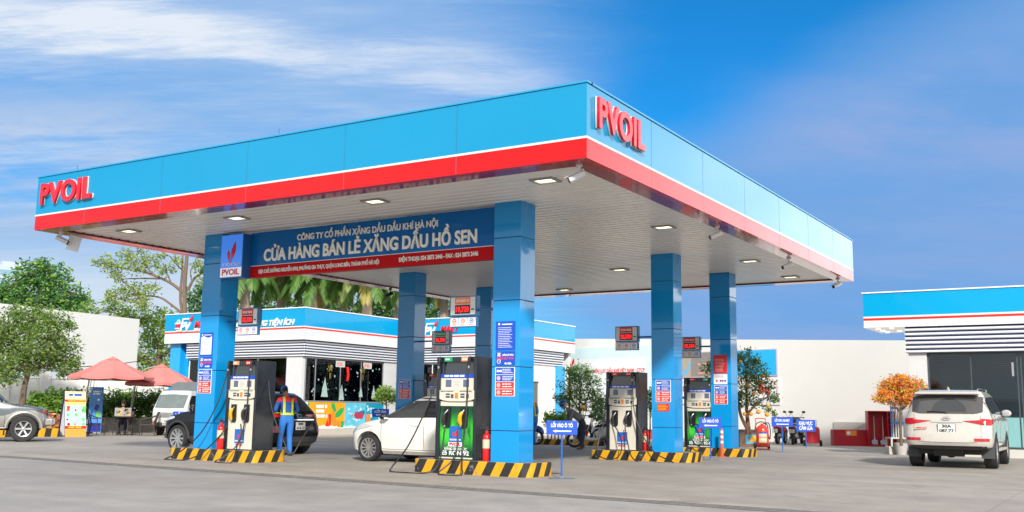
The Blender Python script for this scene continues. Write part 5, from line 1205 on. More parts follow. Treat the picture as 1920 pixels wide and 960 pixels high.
def hatchback():
    white = paint('ivory paint', (.80, .785, .73)); WB = 2.43
    t = thing('hatchback_car', 'cream white hatchback with black roof filling up behind the green pump', 'car', (-6.72, 5.52, 0), R(180))
    r = .305; wl = [(x, s * .72, r) for x in (-WB / 2, WB / 2) for s in (1, -1)]
    L = [(.18, -1.70, 1.80, .72, .3, .4, .05, .14), (.26, -1.80, 1.95, .81, .25, .42, .06, .2), (.45, -1.84, 2.00, .835, .25, .42, .06, .22), (.62, -1.85, 2.00, .845, .25, .42, .06, .23), (.76, -1.84, 1.93, .845, .25, .45, .06, .24),
         (.84, -1.82, 1.78, .84, .25, .45, .06, .24), (.90, -1.80, 1.50, .83, .25, .45, .06, .2), (.955, -1.78, 1.12, .81, .25, .35, .06, .14), (1.0, -1.75, 1.0, .79, .25, .3, .06, .12), (1.38, -1.50, .22, .62, .2, .25, .05, .08), (1.46, -1.40, .0, .55, .2, .2, .04, .06), (1.485, -1.2, -.2, .45, .2, .2, .03, .05)]
    body, bv = car_shell(L, wl, white, 'body', t)
    for x, y, rr in wl: wheel(t, x, y * 1.05, r, .185, 12, ALLOY, rimf=.72)
    mb = MB(); mb.box((-1.6, -.6, .15), (1.7, .6, .4)); mb.build('chassis', UNDER, t)
    skin_patch(bv, 'z', lin(-.52, .52, 13), -1.35, .05, 'roof_panel', mat('roof black', (.015, .015, .017), .2, coat=.8), t, .006, 14)
    skin_patch(bv, 'x+', lin(-.68, .68, 15), pw([(-.68, 1.0), (0, 1.0), (.68, 1.0)]), pw([(-.68, 1.10), (-.5, 1.38), (.5, 1.38), (.68, 1.10)]), 'windscreen', CARGLASS, t, .006, 8)
    for s, sd_ in ((1, 'y+'), (-1, 'y-')):
        skin_patch(bv, sd_, lin(-1.5, 1.08, 30), pw([(-1.5, 1.08), (-.9, 1.0), (1.08, .965)]), pw([(-1.5, 1.20), (-1.2, 1.37), (-.2, 1.42), (.2, 1.385), (1.08, .99)]), 'window_surround', TINT, t, .005, 5)
        skin_patch(bv, sd_, lin(-.28, .80, 16), pw([(-.28, 1.00), (.8, .985)]), pw([(-.28, 1.365), (.15, 1.345), (.80, 1.03)]), 'side_window', mat('tinted side glass', (.05, .055, .058), .06, spec=.9, coat=.4), t, .010, 6)
        skin_patch(bv, sd_, lin(-1.2, -.36, 12), pw([(-1.2, 1.06), (-.36, 1.0)]), pw([(-1.2, 1.30), (-.9, 1.355), (-.36, 1.36)]), 'side_window', CARGLASS, t, .010, 6)
        for x in (-.32, .86): skin_patch(bv, sd_, lin(x - .005, x + .005, 3), .30, .96, 'door_seam', SEAMC, t, .002, 8, .01)
        skin_patch(bv, sd_, lin(-.95, .86, 14), .285, .295, 'door_seam', SEAMC, t, .002, 2, .01)
        mb = MB(); mb.tube([(-.16, s * .848, .82), (.04, s * .848, .825)], .017, 7, 0, 0); mb.build('door_handle', white, t, smooth=True)
        skin_patch(bv, sd_, lin(1.10, 1.86, 14), pw([(1.10, .79), (1.5, .70), (1.86, .60)]), pw([(1.10, .81), (1.4, .845), (1.65, .80), (1.86, .68)]), 'headlight', HEADL, t, .010, 5)
        skin_patch(bv, sd_, lin(1.12, 1.17, 3), .69, .705, 'indicator', ORANGE, t, .008, 2)
        mirror(t, .74, s * .82, 1.0, TINT, .95)
    skin_patch(bv, 'x+', lin(-.5, .5, 9), .30, .5, 'grille', TINT, t, .008, 4)
    skin_patch(bv, 'z', lin(-.70, .70, 11), pw([(-.7, .93), (0, 1.15), (.7, .93)]), pw([(-.7, 1.10), (0, 1.32), (.7, 1.10)]), 'cowl', TINT, t, .004, 4)
    return t

def black_suv():
    blk = mat('black paint', (.007, .008, .010), .35, spec=.15, coat=.8, cior=1.35); WB = 2.64
    t = thing('crossover_car', 'black crossover refuelling beside the attendant, seen from behind', 'car', (-12.98, 5.62, 0), R(180))
    r = .345; wl = [(x, s * .76, r) for x in (-WB / 2, WB / 2) for s in (1, -1)]
    L = [(.22, -1.90, 1.95, .78, .3, .35, .05, .12), (.32, -2.02, 2.08, .86, .25, .38, .07, .18), (.52, -2.08, 2.13, .895, .25, .4, .08, .2), (.72, -2.05, 2.14, .90, .25, .4, .08, .2), (.82, -2.00, 2.10, .90, .25, .4, .08, .22),
         (.92, -1.98, 1.98, .895, .25, .42, .08, .22), (1.0, -1.96, 1.55, .88, .25, .42, .08, .18), (1.05, -1.94, 1.15, .85, .25, .3, .08, .12), (1.42, -1.58, .30, .68, .2, .25, .07, .08), (1.52, -1.42, .02, .60, .2, .2, .05, .06), (1.55, -1.2, -.2, .5, .2, .2, .04, .05)]
    body, bv = car_shell(L, wl, blk, 'body', t)
    for x, y, rr in wl: wheel(t, x, y * 1.06, r, .22, 10, ALLOY, rimf=.72)
    mb = MB(); mb.box((-1.8, -.62, .2), (1.8, .62, .45)); mb.build('chassis', UNDER, t)
    skin_patch(bv, 'x-', lin(-.66, .66, 13), pw([(-.66, 1.08), (.66, 1.08)]), pw([(-.66, 1.30), (-.5, 1.42), (.5, 1.42), (.66, 1.30)]), 'rear_window', CARGLASS, t, .006)
    for s, sd_ in ((1, 'y+'), (-1, 'y-')):
        f = lambda p: pw([(s * a_, z) for a_, z in (p if s > 0 else p[::-1])])
        skin_patch(bv, 'x-', sorted(lin(.30 * s, .87 * s, 11)), f([(.30, .96), (.6, .93), (.87, .91)]), f([(.30, .985), (.6, 1.01), (.87, 1.03)]), 'tail_lamp', TAIL, t, .012)
        skin_patch(bv, sd_, lin(-1.95, -1.62, 8), pw([(-1.95, .92), (-1.62, .97)]), pw([(-1.95, 1.03), (-1.62, 1.01)]), 'tail_lamp', TAIL, t, .010)
        skin_patch(bv, 'x-', sorted(lin(.66 * s, .84 * s, 6)), .56, .72, 'rear_fog_lamp', TAIL, t, .010)
        skin_patch(bv, sd_, lin(-1.5, 1.05, 26), pw([(-1.5, 1.14), (1.05, 1.05)]), pw([(-1.5, 1.22), (-1.2, 1.40), (-.2, 1.46), (.2, 1.42), (1.05, 1.08)]), 'side_window', CARGLASS, t, .008, 5)
        for x in (-WB / 2, WB / 2):
            n = 14; mb = MB()
            for k in range(n + 1):
                pass
            P = [(x + (r + .085) * math.cos(math.pi * k / n), s * .895, r + (r + .085) * math.sin(math.pi * k / n)) for k in range(n + 1)]
            mb.tube(P, .035, 6, 0, 0); mb.build('arch_moulding', mat('cladding grey', (.035, .036, .038), .6), t, smooth=True)
        mirror(t, .72, s * .86, 1.10, blk)
    numplate(t, REAR(-2.085, .0, .72) @ Matrix.Translation((.0, 0, 0)), ['30E', '616.15'], .33, .19)
    mb = MB(); Mr = REAR(-2.02, 0, .96); mb.ring(0, 0, .05, .062, Mr @ Matrix.Diagonal((1.35, .9, 1, 1)), 0, .02); mb.ring(0, 0, .02, .03, Mr @ Matrix.Diagonal((1.2, 1.5, 1, 1)), 0, .02); mb.build('emblem', CHROME, t)
    skin_patch(bv, 'x-', lin(-.6, .6, 9), .855, .88, 'garnish', CHROME, t, .015, 2)
    skin_patch(bv, 'x-', lin(-.7, .7, 9), .33, .46, 'bumper_skirt', mat('skirt grey', (.05, .05, .055), .5), t, .01, 3)
    for s, sd_ in ((1, 'y+'), (-1, 'y-')):
        skin_patch(bv, sd_, lin(-.9, .9, 9), .30, .42, 'sill_moulding', mat('cladding grey', (0, 0, 0)), t, .02, 3)
        skin_patch(bv, sd_, lin(1.45, 2.0, 8), pw([(1.45, .86), (2.0, .72)]), pw([(1.45, .91), (2.0, .86)]), 'headlight', HEADL, t, .01, 3)
    return t

def left_suv():
    sil = paint('silver beige paint', (.31, .30, .275), .3, .3); gry = paint('graphite paint', (.10, .115, .13), .25, .3); WB = 2.72
    w = at(42, 828.5); d = Vector((math.cos(R(54)), math.sin(R(54)), 0)); nrm = Vector((d.y, -d.x, 0)); r = .40
    c = w - d * (WB / 2) - nrm * .78
    t = thing('offroad_car', 'silver and grey off-road car entering at the left edge', 'car', (c.x, c.y, 0), math.atan2(d.y, d.x))
    wl = [(x, s * .75, r) for x in (-WB / 2, WB / 2) for s in (1, -1)]
    L = [(.42, -2.1, 1.95, .80, .2, .3, .04, .1), (.52, -2.2, 2.10, .87, .2, .3, .05, .14), (.72, -2.2, 2.12, .885, .2, .3, .05, .15), (.80, -2.2, 2.02, .885, .2, .25, .05, .12), (.98, -2.18, 2.0, .88, .2, .25, .05, .12), (1.05, -2.16, 1.85, .87, .2, .25, .05, .12), (1.12, -2.15, 1.2, .85, .2, .25, .05, .1), (1.18, -2.12, .9, .83, .2, .2, .05, .1), (1.72, -2.0, .25, .68, .2, .2, .05, .08), (1.80, -1.9, .05, .62, .2, .2, .05, .06), (1.83, -1.7, -.1, .55, .2, .2, .05, .06)]
    body, bv = car_shell(L, wl, sil, 'body', t)
    for x, y, rr in wl: wheel(t, x, y * 1.06, r, .26, 6, ALLOY, rimf=.60)
    mb = MB(); mb.box((-1.9, -.6, .35), (1.8, .6, .6)); mb.build('chassis', UNDER, t)
    for s, sd_ in ((1, 'y+'), (-1, 'y-')):
        skin_patch(bv, sd_, lin(-2.1, 1.86, 40), pw([(-2.1, .80), (.75, .80), (.95, .86), (1.1, .96), (1.6, .98), (1.86, .88)]), 1.10, 'side_panel', gry, t, .013, 14, .01)
        skin_patch(bv, sd_, lin(-2.0, .95, 26), 1.02, 1.055, 'side_stripe', sil, t, .019, 2, .01)
        skin_patch(bv, sd_, lin(-1.7, .80, 24), 1.2, pw([(-1.7, 1.6), (-.2, 1.68), (.2, 1.66), (.8, 1.24)]), 'side_window', CARGLASS, t, .008, 5)
        for x in (-WB / 2, WB / 2):
            n = 16; P = [(x + (r + .10) * math.cos(math.pi * k / n), s * .88, r + .02 + (r + .09) * math.sin(math.pi * k / n)) for k in range(n + 1)]
            mb = MB(); mb.tube(P, .055, 7, 0, 0); mb.build('wheel_flare', sil, t, smooth=True)
            mb = MB(); mb.box((x - r - .16, s * .78 - .13, .2), (x - r - .13, s * .78 + .13, .5)); mb.build('mud_flap', BLACK, t)
        skin_patch(bv, sd_, lin(1.86, 1.97, 5), .86, 1.0, 'indicator', mat('indicator red', (.5, .05, .03), .2), t, .012, 3)
        mb = MB(); mb.box((-.9, s * .84 - .08, .40), (.85, s * .84 + .08, .45)); mb.build('running_board', sil, t, bevel=.015)
        for x in (.82,): skin_patch(bv, sd_, lin(x - .006, x + .006, 3), .54, 1.12, 'door_seam', SEAMC, t, .006, 8, .01)
    skin_patch(bv, 'z', lin(-.78, .78, 13), .95, 1.84, 'bonnet', gry, t, .012, 16)
    skin_patch(bv, 'x+', lin(-.5, .5, 9), .78, .98, 'grille', TINT, t, .01, 3)
    mb = MB(); mb.box((1.95, -.86, .50), (2.20, .86, .72)); mb.build('bumper', sil, t, bevel=.05)
    return t

def van():
    wh = paint('van white', (.66, .66, .62), .35); h = at(318, 817)
    hd = Vector((-CF.x, -CF.y, 0)).normalized(); ang = math.atan2(-ray(316, 770).y, -ray(316, 770).x) - R(27)
    t = thing('minitruck', 'small white truck with a grey canvas cover behind the red parasols', 'truck', (0, 0, 0), ang)
    d = Vector((math.cos(ang), math.sin(ang), 0)); n = Vector((-d.y, d.x, 0)); c = h - d * 1.35; t.location = (c.x, c.y, 0)
    r = .27; WB = 1.9; wl = [(x, s * .60, r) for x in (-.95, 1.0) for s in (1, -1)]
    L = [(.34, .2, 1.50, .66, .08, .12, .0, .05), (.45, .2, 1.60, .70, .08, .14, .0, .06), (.9, .2, 1.60, .71, .08, .14, .0, .06), (1.05, .2, 1.57, .70, .08, .14, .0, .06), (1.62, .2, 1.20, .64, .08, .14, .0, .06), (1.72, .2, 1.10, .60, .08, .14, .0, .05), (1.75, .25, 1.0, .52, .08, .12, 0, .04)]
    body, bv = car_shell(L, [w for w in wl if w[0] > 0], wh, 'cab', t)
    for x, y, rr in wl: wheel(t, x, y, r, .16, 8, STEEL)
    mb = MB(); mb.box((-1.8, -.62, .3), (1.4, .62, .5)); mb.build('chassis', UNDER, t)
    mb = MB(); mb.box((-1.85, -.72, .62), (.17, .72, .98)); mb.build('cargo_bed', wh, t, bevel=.01)
    mb = MB(); mb.add([(-1.83, -.70, .985), (.15, -.70, .985), (.15, .70, .985), (-1.83, .70, .985), (-1.83, -.66, 2.0), (.2, -.66, 2.0), (.2, .66, 2.0), (-1.83, .66, 2.0), (-1.8, -.4, 2.12), (.2, -.4, 2.12), (.2, .4, 2.12), (-1.8, .4, 2.12)],
        [(0, 3, 2, 1), (0, 1, 5, 4), (1, 2, 6, 5), (2, 3, 7, 6), (3, 0, 4, 7), (4, 5, 9, 8), (5, 6, 10, 9), (6, 7, 11, 10), (7, 4, 8, 11), (8, 9, 10, 11)]); mb.build('canvas_cover', mat('canvas grey', (.13, .15, .16), .8, var=.15, vscale=3, bump=.3, bscale=5), t, bevel=.03)
    skin_patch(bv, 'x+', lin(-.60, .60, 13), pw([(-.6, 1.07), (0, 1.05), (.6, 1.07)]), pw([(-.6, 1.58), (0, 1.61), (.6, 1.58)]), 'windscreen', CARGLASS_L, t, .008, 8)
    for s, sd_ in ((1, 'y+'), (-1, 'y-')):
        skin_patch(bv, sd_, lin(.40, 1.22, 10), 1.10, pw([(.4, 1.56), (1.0, 1.56), (1.22, 1.30)]), 'side_window', CARGLASS, t, .008, 5)
        skin_patch(bv, 'x+', sorted(lin(.42 * s, .62 * s, 6)), .72, .88, 'headlight', HEADL, t, .012, 3)
        skin_patch(bv, 'x+', sorted(lin(.50 * s, .64 * s, 5)), .42, .48, 'indicator', ORANGE, t, .03, 2)
        mirror(t, 1.22, s * .72, 1.16, TINT)
    skin_patch(bv, 'x+', lin(-.38, .38, 9), .70, .90, 'grille', mat('grille silver', (.42, .42, .42), .3, metal=.5), t, .008, 3)
    skin_patch(bv, 'x+', lin(-.66, .66, 11), .36, .52, 'bumper', mat('bumper grey', (.09, .09, .09), .6), t, .03, 3)
    numplate(t, FRONT(1.66, -.02, .50), ['29H', '815.07'], .30, .19)
    return t
CARGLASS_L = mat('windscreen grey', (.11, .14, .14), .05, spec=.9, coat=.4, var=.3, vscale=2.5)
big_suv(); hatchback(); black_suv(); left_suv(); van()

# ---------------------------------------------------------------- motorbikes (x forward)
def motorbike(loc, rz, label, bodyc, style='scooter', plate=('29', '452')):
    t = thing('motorbike', label, 'motorbike', loc, rz, 'parked motorbikes and scooters')
    bm_ = paint('bike ' + bodyc[0], bodyc[1], .25); r = .26; WB = 1.24; dark = BLACK
    for x in (0, WB):
        w = bpy.data.objects.new('wheel', None); COL.objects.link(w); w.parent = t; w.location = (x, 0, r)
        Mx = Matrix.Rotation(R(90), 4, 'X'); mb = MB(); mb.lathe([(r * .70, -.04), (r * .92, -.05), (r, -.02), (r, .02), (r * .92, .05), (r * .70, .04)], 26, 0, Mx, False); mb.build('tyre', RUBBER, w, smooth=True, ang=30)
        mb = MB(); mb.ring(0, 0, r * .62, r * .71, Mx, -.035, .035, 0, 26)
        for k in range(5): a = 2 * math.pi * k / 5; mb.tube([(0, 0, 0), (r * .65 * math.cos(a), 0, r * .65 * math.sin(a))], .016, 5, 0, 0)
        mb.tube([(0, -.06, 0), (0, .06, 0)], .04, 10, 0, 0); mb.build('rim', ALLOY, w)
    mb = MB(); mb.tube([(WB, -.07, r), (WB - .12, -.07, .55), (WB - .22, -.04, .80)], .022, 6, 0, 3); mb.tube([(WB, .07, r), (WB - .12, .07, .55), (WB - .22, .04, .80)], .022, 6, 0, 3); mb.build('front_fork', STEEL, t, smooth=True)
    mb = MB(); mb.tube([(WB + .24, 0, .36), (WB + .14, 0, .54), (WB - .05, 0, .58), (WB - .22, 0, .45)], lambda q: .075 if .1 < q < .9 else .05, 8, 0, 4); mb.build('front_mudguard', bm_, t, smooth=True)
    # rear body: lofted tail with seat
    def loft(secs, m, nm, mi=0):
        mb = MB(); n = 12; vs = []; fs = []
        for (x, z, hw, hh) in secs:
            for j in range(n): a = 2 * math.pi * j / n; vs.append((x, hw * math.copysign(abs(math.cos(a)) ** .7, math.cos(a)), z + hh * math.copysign(abs(math.sin(a)) ** .8, math.sin(a))))
        for i in range(len(secs) - 1):
            for j in range(n): fs.append((i * n + j, i * n + (j + 1) % n, (i + 1) * n + (j + 1) % n, (i + 1) * n + j))
        fs += [tuple(range(n)), tuple((len(secs) - 1) * n + j for j in range(n - 1, -1, -1))]; mb.add(vs, fs); o = mb.build(nm, m, t, smooth=True, ang=50)
        b = bmesh.new(); b.from_mesh(o.data); bmesh.ops.recalc_face_normals(b, faces=b.faces); b.to_mesh(o.data); b.free(); return o
    loft([(-.34, .68, .05, .05), (-.22, .66, .12, .10), (.0, .60, .16, .15), (.25, .52, .17, .18), (.45, .42, .15, .16), (.55, .34, .12, .08)], bm_, 'tail_body')
    loft([(-.30, .76, .08, .03), (-.1, .76, .13, .05), (.15, .75, .14, .055), (.42, .70, .12, .05), (.56, .68, .06, .03)], mat('seat black', (.02, .02, .02), .6), 'seat')
    if style == 'scooter':
        loft([(.45, .30, .14, .07), (.65, .26, .15, .06), (.85, .27, .15, .07), (.92, .33, .15, .12)], bm_, 'footboard')
        loft([(.88, .30, .14, .10), (.98, .48, .19, .16), (1.02, .70, .20, .16), (1.0, .88, .15, .08)], bm_, 'leg_shield')
        loft([(.90, .98, .10, .06), (1.02, 1.0, .15, .10), (1.12, .97, .08, .07)], bm_, 'headlamp_cowl')
    else:
        loft([(.50, .66, .05, .06), (.72, .62, .08, .10), (.95, .72, .10, .16), (1.08, .80, .08, .10)], bm_, 'leg_shield')
        loft([(.95, .92, .08, .05), (1.05, .95, .13, .10), (1.14, .92, .08, .07)], bm_, 'headlamp_cowl')
    mb = MB(); mb.ball((1.125, 0, .97), .075, 8, 0, (.5, 1.2, .9)); mb.build('headlight', HEADL, t, smooth=True)
    mb = MB(); mb.tube([(.82, .34, 1.02), (.94, .16, 1.03), (1.0, 0, 1.0), (.94, -.16, 1.03), (.82, -.34, 1.02)], .014, 7, 0, 4); hb = mb.build('handlebar', BLACK, t, smooth=True)
    for s in (1, -1):
        mb = MB(); mb.tube([(.85, s * .30, 1.02), (.80, s * .38, 1.02)], .02, 8, 0, 0); mb.build('grip', RUBBER, hb, smooth=True)
        mb = MB(); mb.tube([(.92, s * .24, 1.03), (.90, s * .33, 1.20)], .007, 5, 0, 0); mb.ball((.90, s * .36, 1.24), .06, 7, 0, (.35, 1.25, .8)); mb.build('mirror', BLACK, t, smooth=True)
    mb = MB(); mb.box((.2, -.10, .22), (.58, .10, .42)); mb.tube([(0, .1, r), (.35, .1, .3)], .05, 8, 0, 0); mb.build('engine', mat('engine grey', (.12, .12, .12), .5, metal=.4), t, bevel=.03)
    mb = MB(); mb.tube([(.35, -.13, .26), (.15, -.15, .28), (-.28, -.16, .36)], lambda q: .025 + .04 * min(1, q * 2.2), 9, 0, 4); mb.build('exhaust', STEEL, t, smooth=True)
    mb = MB(); mb.tube([(-.27, 0, .50), (-.16, 0, .56), (.02, 0, .56)], .06, 7, 0, 3); mb.box((-.34, -.015, .40), (-.27, .015, .62)); mb.build('rear_mudguard', BLACK, t)
    mb = MB(); mb.ball((-.345, 0, .70), .055, 8, 0, (.6, 2.0, .9)); mb.build('tail_lamp', TAIL, t, smooth=True)
    mb = MB(); mb.tube([(-.32, .14, .80), (-.4, .1, .80), (-.4, -.1, .80), (-.32, -.14, .80)], .013, 6, 0, 3); mb.build('grab_rail', STEEL, t, smooth=True)
    numplate(t, REAR(-.345, 0, .52), [*plate], .19, .14)
    mb = MB(); mb.tube([(.30, .1, .25), (.22, .22, .01)], .012, 6, 0, 0); mb.build('side_stand', STEEL, t)
    return t
LEFT = YAW + math.pi           # heading towards the left of the photograph
p = at(1148, 840); motorbike((p.x, p.y, 0), LEFT + R(4), 'white scooter being refuelled by a man in a grey jacket', ('ivory', (.62, .60, .55)))
p = at(1168, 834); motorbike((p.x - .3, p.y + 1.0, 0), LEFT - R(35), 'white scooter parked behind the refuelled scooter', ('chalk', (.70, .70, .69)))
p = at(1150, 833); motorbike((p.x - .9, p.y + 2.2, 0), LEFT - R(20), 'dark scooter half hidden by shrubs near the left kumquat pot', ('grey', (.10, .10, .11)))
p = at(1000, 834); d = Vector((math.cos(YAW - .15), math.sin(YAW - .15), 0)); motorbike((p.x - d.x * 1.14, p.y - d.y * 1.14, 0), YAW - .15, 'blue scooter whose front wheel shows right of the nearest column', ('blue', (.02, .09, .38)))
for (px, py), a, lb, c, st in (((1458, 833), 62, 'red tailed motorbike, leftmost by the white wall', ('crimson', (.40, .02, .03)), 'bike'), ((1487, 834), 70, 'dark motorbike with white plate, second by the white wall', ('anthracite', (.05, .05, .055)), 'bike'),
                         ((1503, 832), 78, 'black and red motorbike behind the blue fire area sign', ('black', (.02, .02, .022)), 'bike'), ((1533, 830), 95, 'black motorbike, nearest to the red sand bin', ('ink', (.03, .03, .035)), 'bike')):
    p = at(px, py); motorbike((p.x, p.y, 0), YAW + R(a), lb, c, st)
# ---------------------------------------------------------------- small furniture of the yard
TOCAM = YAW                      # rotation that turns a front (local -y) towards the camera
def post_sign(px, py, w, h, ztop, lines, label, arrow=True, base=True, depth=None, dz=0.0):
    p = at(px, py) if depth is None else atd(px, py, depth); p.z = 0
    t = thing('direction_sign', label, 'sign', p, TOCAM + dz, 'blue signs on thin posts')
    mb = MB(); mb.cyl((0, .02, 0), (0, .02, ztop - .01), .016, 8); mb.build('post', mat('post blue', (.01, .12, .50), .4), t)
    if base: mb = MB(); mb.lathe([(.24, 0), (.24, .012), (.05, .022), (.03, .05)], 22); mb.build('foot_plate', mat('plate grey blue', (.16, .18, .21), .5), t)
    mb = MB(); mb.box((-w / 2, -.012, ztop - h), (w / 2, .0, ztop)); b = mb.build('board', SBLUE, t, bevel=.003)
    F = frame((0, -.012, 0))
    if arrow:
        text(lines[0], F @ Matrix.Translation((0, ztop - h * .46, 0)), h * .25, WLET, b, width=w * .70, bold=.025, thick=.003)
        z = ztop - h * .74; mb = MB(); a = h * .07; x0, x1 = -w * .30, w * .30
        mb.poly([(x0, z), (x0 + .07, z + a * 1.6), (x0 + .055, z + a * .6), (x1, z + a * .6), (x1, z - a * .6), (x0 + .055, z - a * .6), (x0 + .07, z - a * 1.6)], F, 0, .003); mb.build('arrow', WLET, b)
    else:
        for i, tx in enumerate(lines): text(tx, F @ Matrix.Translation((0, ztop - h * (.44 + .42 * i), 0)), h * .28, WLET, b, width=w * .72, bold=.03, thick=.003)
    return t
post_sign(337, 847, .47, .27, 1.03, ['LỐI RA'], 'blue LỐI RA sign in front of the black crossover wheel')
post_sign(712, 826, .62, .30, 1.15, ['LỐI RA'], 'blue LỐI RA sign beyond the white hatchback bonnet')
post_sign(1053, 898, .55, .245, 1.01, ['LỐI VÀO Ô TÔ'], 'blue LỐI VÀO Ô TÔ sign right of the nearest column')
post_sign(1333, 863, .57, .27, 1.06, ['LỐI VÀO Ô TÔ'], 'blue LỐI VÀO Ô TÔ sign between the two right columns')
post_sign(1468, 848, .66, .28, 1.06, ['LỐI VÀO XE MÁY'], 'blue LỐI VÀO XE MÁY sign in front of the parked motorbikes')
post_sign(1512, 840, .66, .40, .97, ['KHU VỰC', 'CẤM LỬA'], 'two line blue KHU VỰC CẤM LỬA sign over the red cart', arrow=False, base=False)
def delineator():
    t = thing('bollard', 'orange flexible bollard with three white bands beside the right columns', 'bollard', at(1354, 857)); o = mat('bollard orange', (.75, .09, .03), .45)
    mb = MB(); mb.lathe([(.11, 0), (.11, .015), (.06, .03), (.042, .05), (.038, .73), (.03, .745), (.001, .75)], 18); mb.build('post', o, t, smooth=True)
    for z in (.36, .50, .63): mb = MB(); mb.lathe([(.0395, z), (.041, z + .003), (.041, z + .067), (.0395, z + .07)], 18, 0, None, False); mb.build('reflective_band', WLET, t, smooth=True)
delineator()
def wheeled_extinguisher():
    t = thing('wheeled_extinguisher', 'large orange red wheeled fire extinguisher by the right column', 'fire extinguisher', at(1430, 844), TOCAM)
    m = mat('cart red', (.72, .05, .02), .3, coat=.3); r = .20
    mb = MB(); mb.lathe([(r * .9, .10), (r, .13), (r, .62), (r * .86, .72), (r * .45, .79), (.05, .81), (.05, .85)], 24); c = mb.build('cylinder', m, t, smooth=True)
    mb = MB(); F = frame((0, -.165, 0)); 
    for z0, z1, mi in ((.24, .40, 0), (.42, .53, 0), (.53, .58, 1)):
        n = 8; a0, a1 = R(-135), R(-60); vs = []; 
        for i in range(n + 1):
            a = a0 + (a1 - a0) * i / n
            for rr in (r + .002, r + .005): vs += [(rr * math.cos(a), rr * math.sin(a), z0), (rr * math.cos(a), rr * math.sin(a), z1)]
        fs = [(i * 4 + 2, i * 4 + 6, i * 4 + 7, i * 4 + 3) for i in range(n)]; mb.add(vs, fs, mi)
    mb.build('label_plate', [mat('label cream', (.62, .55, .36), .5), SBLUE], c)
    for s in (1, -1): mb = MB(); mb.tube([(s * .22 - .02, .1, .11), (s * .22 + .02, .1, .11)], .11, 18, 0, 0); mb.build('wheel', RUBBER, t, smooth=True)
    mb = MB(); mb.tube([(-.14, .16, .1), (-.16, .20, .9), (-.14, .24, 1.0), (.14, .24, 1.0), (.16, .20, .9), (.14, .16, .1)], .016, 7, 0, 4); mb.box((-.2, -.2, .03), (.2, .1, .055)); mb.build('frame', m, t, smooth=False)
    mb = MB(); mb.tube([(.04, 0, .84), (.2, -.05, .86), (.25, -.05, .6), (.24, 0, .35), (.22, .1, .5), (.2, .15, .8), (0, .15, .9), (-.18, .1, .8), (-.24, 0, .5)], .016, 7, 0, 6); mb.build('hose', BLACK, t, smooth=True)
wheeled_extinguisher()
def red_cart():
    t = thing('fire_cart', 'small red wheeled tank under the blue fire area sign', 'fire cart', at(1524, 837), TOCAM); m = mat('cart crimson', (.55, .015, .03), .35)
    mb = MB(); mb.lathe([(.12, .12), (.20, .14), (.20, .62), (.16, .70), (.05, .74)], 20, 0, Matrix.Diagonal((1.35, .8, 1, 1))); mb.build('tank', m, t, smooth=True)
    for s in (1, -1): mb = MB(); mb.tube([(s * .30 - .02, 0, .12), (s * .30 + .02, 0, .12)], .12, 16, 0, 0); mb.build('wheel', RUBBER, t, smooth=True)
    mb = MB(); mb.tube([(-.18, .1, .2), (-.2, .18, .95), (.2, .18, .95), (.18, .1, .2)], .016, 6, 0, 0); mb.build('handle', STEEL, t)
red_cart()
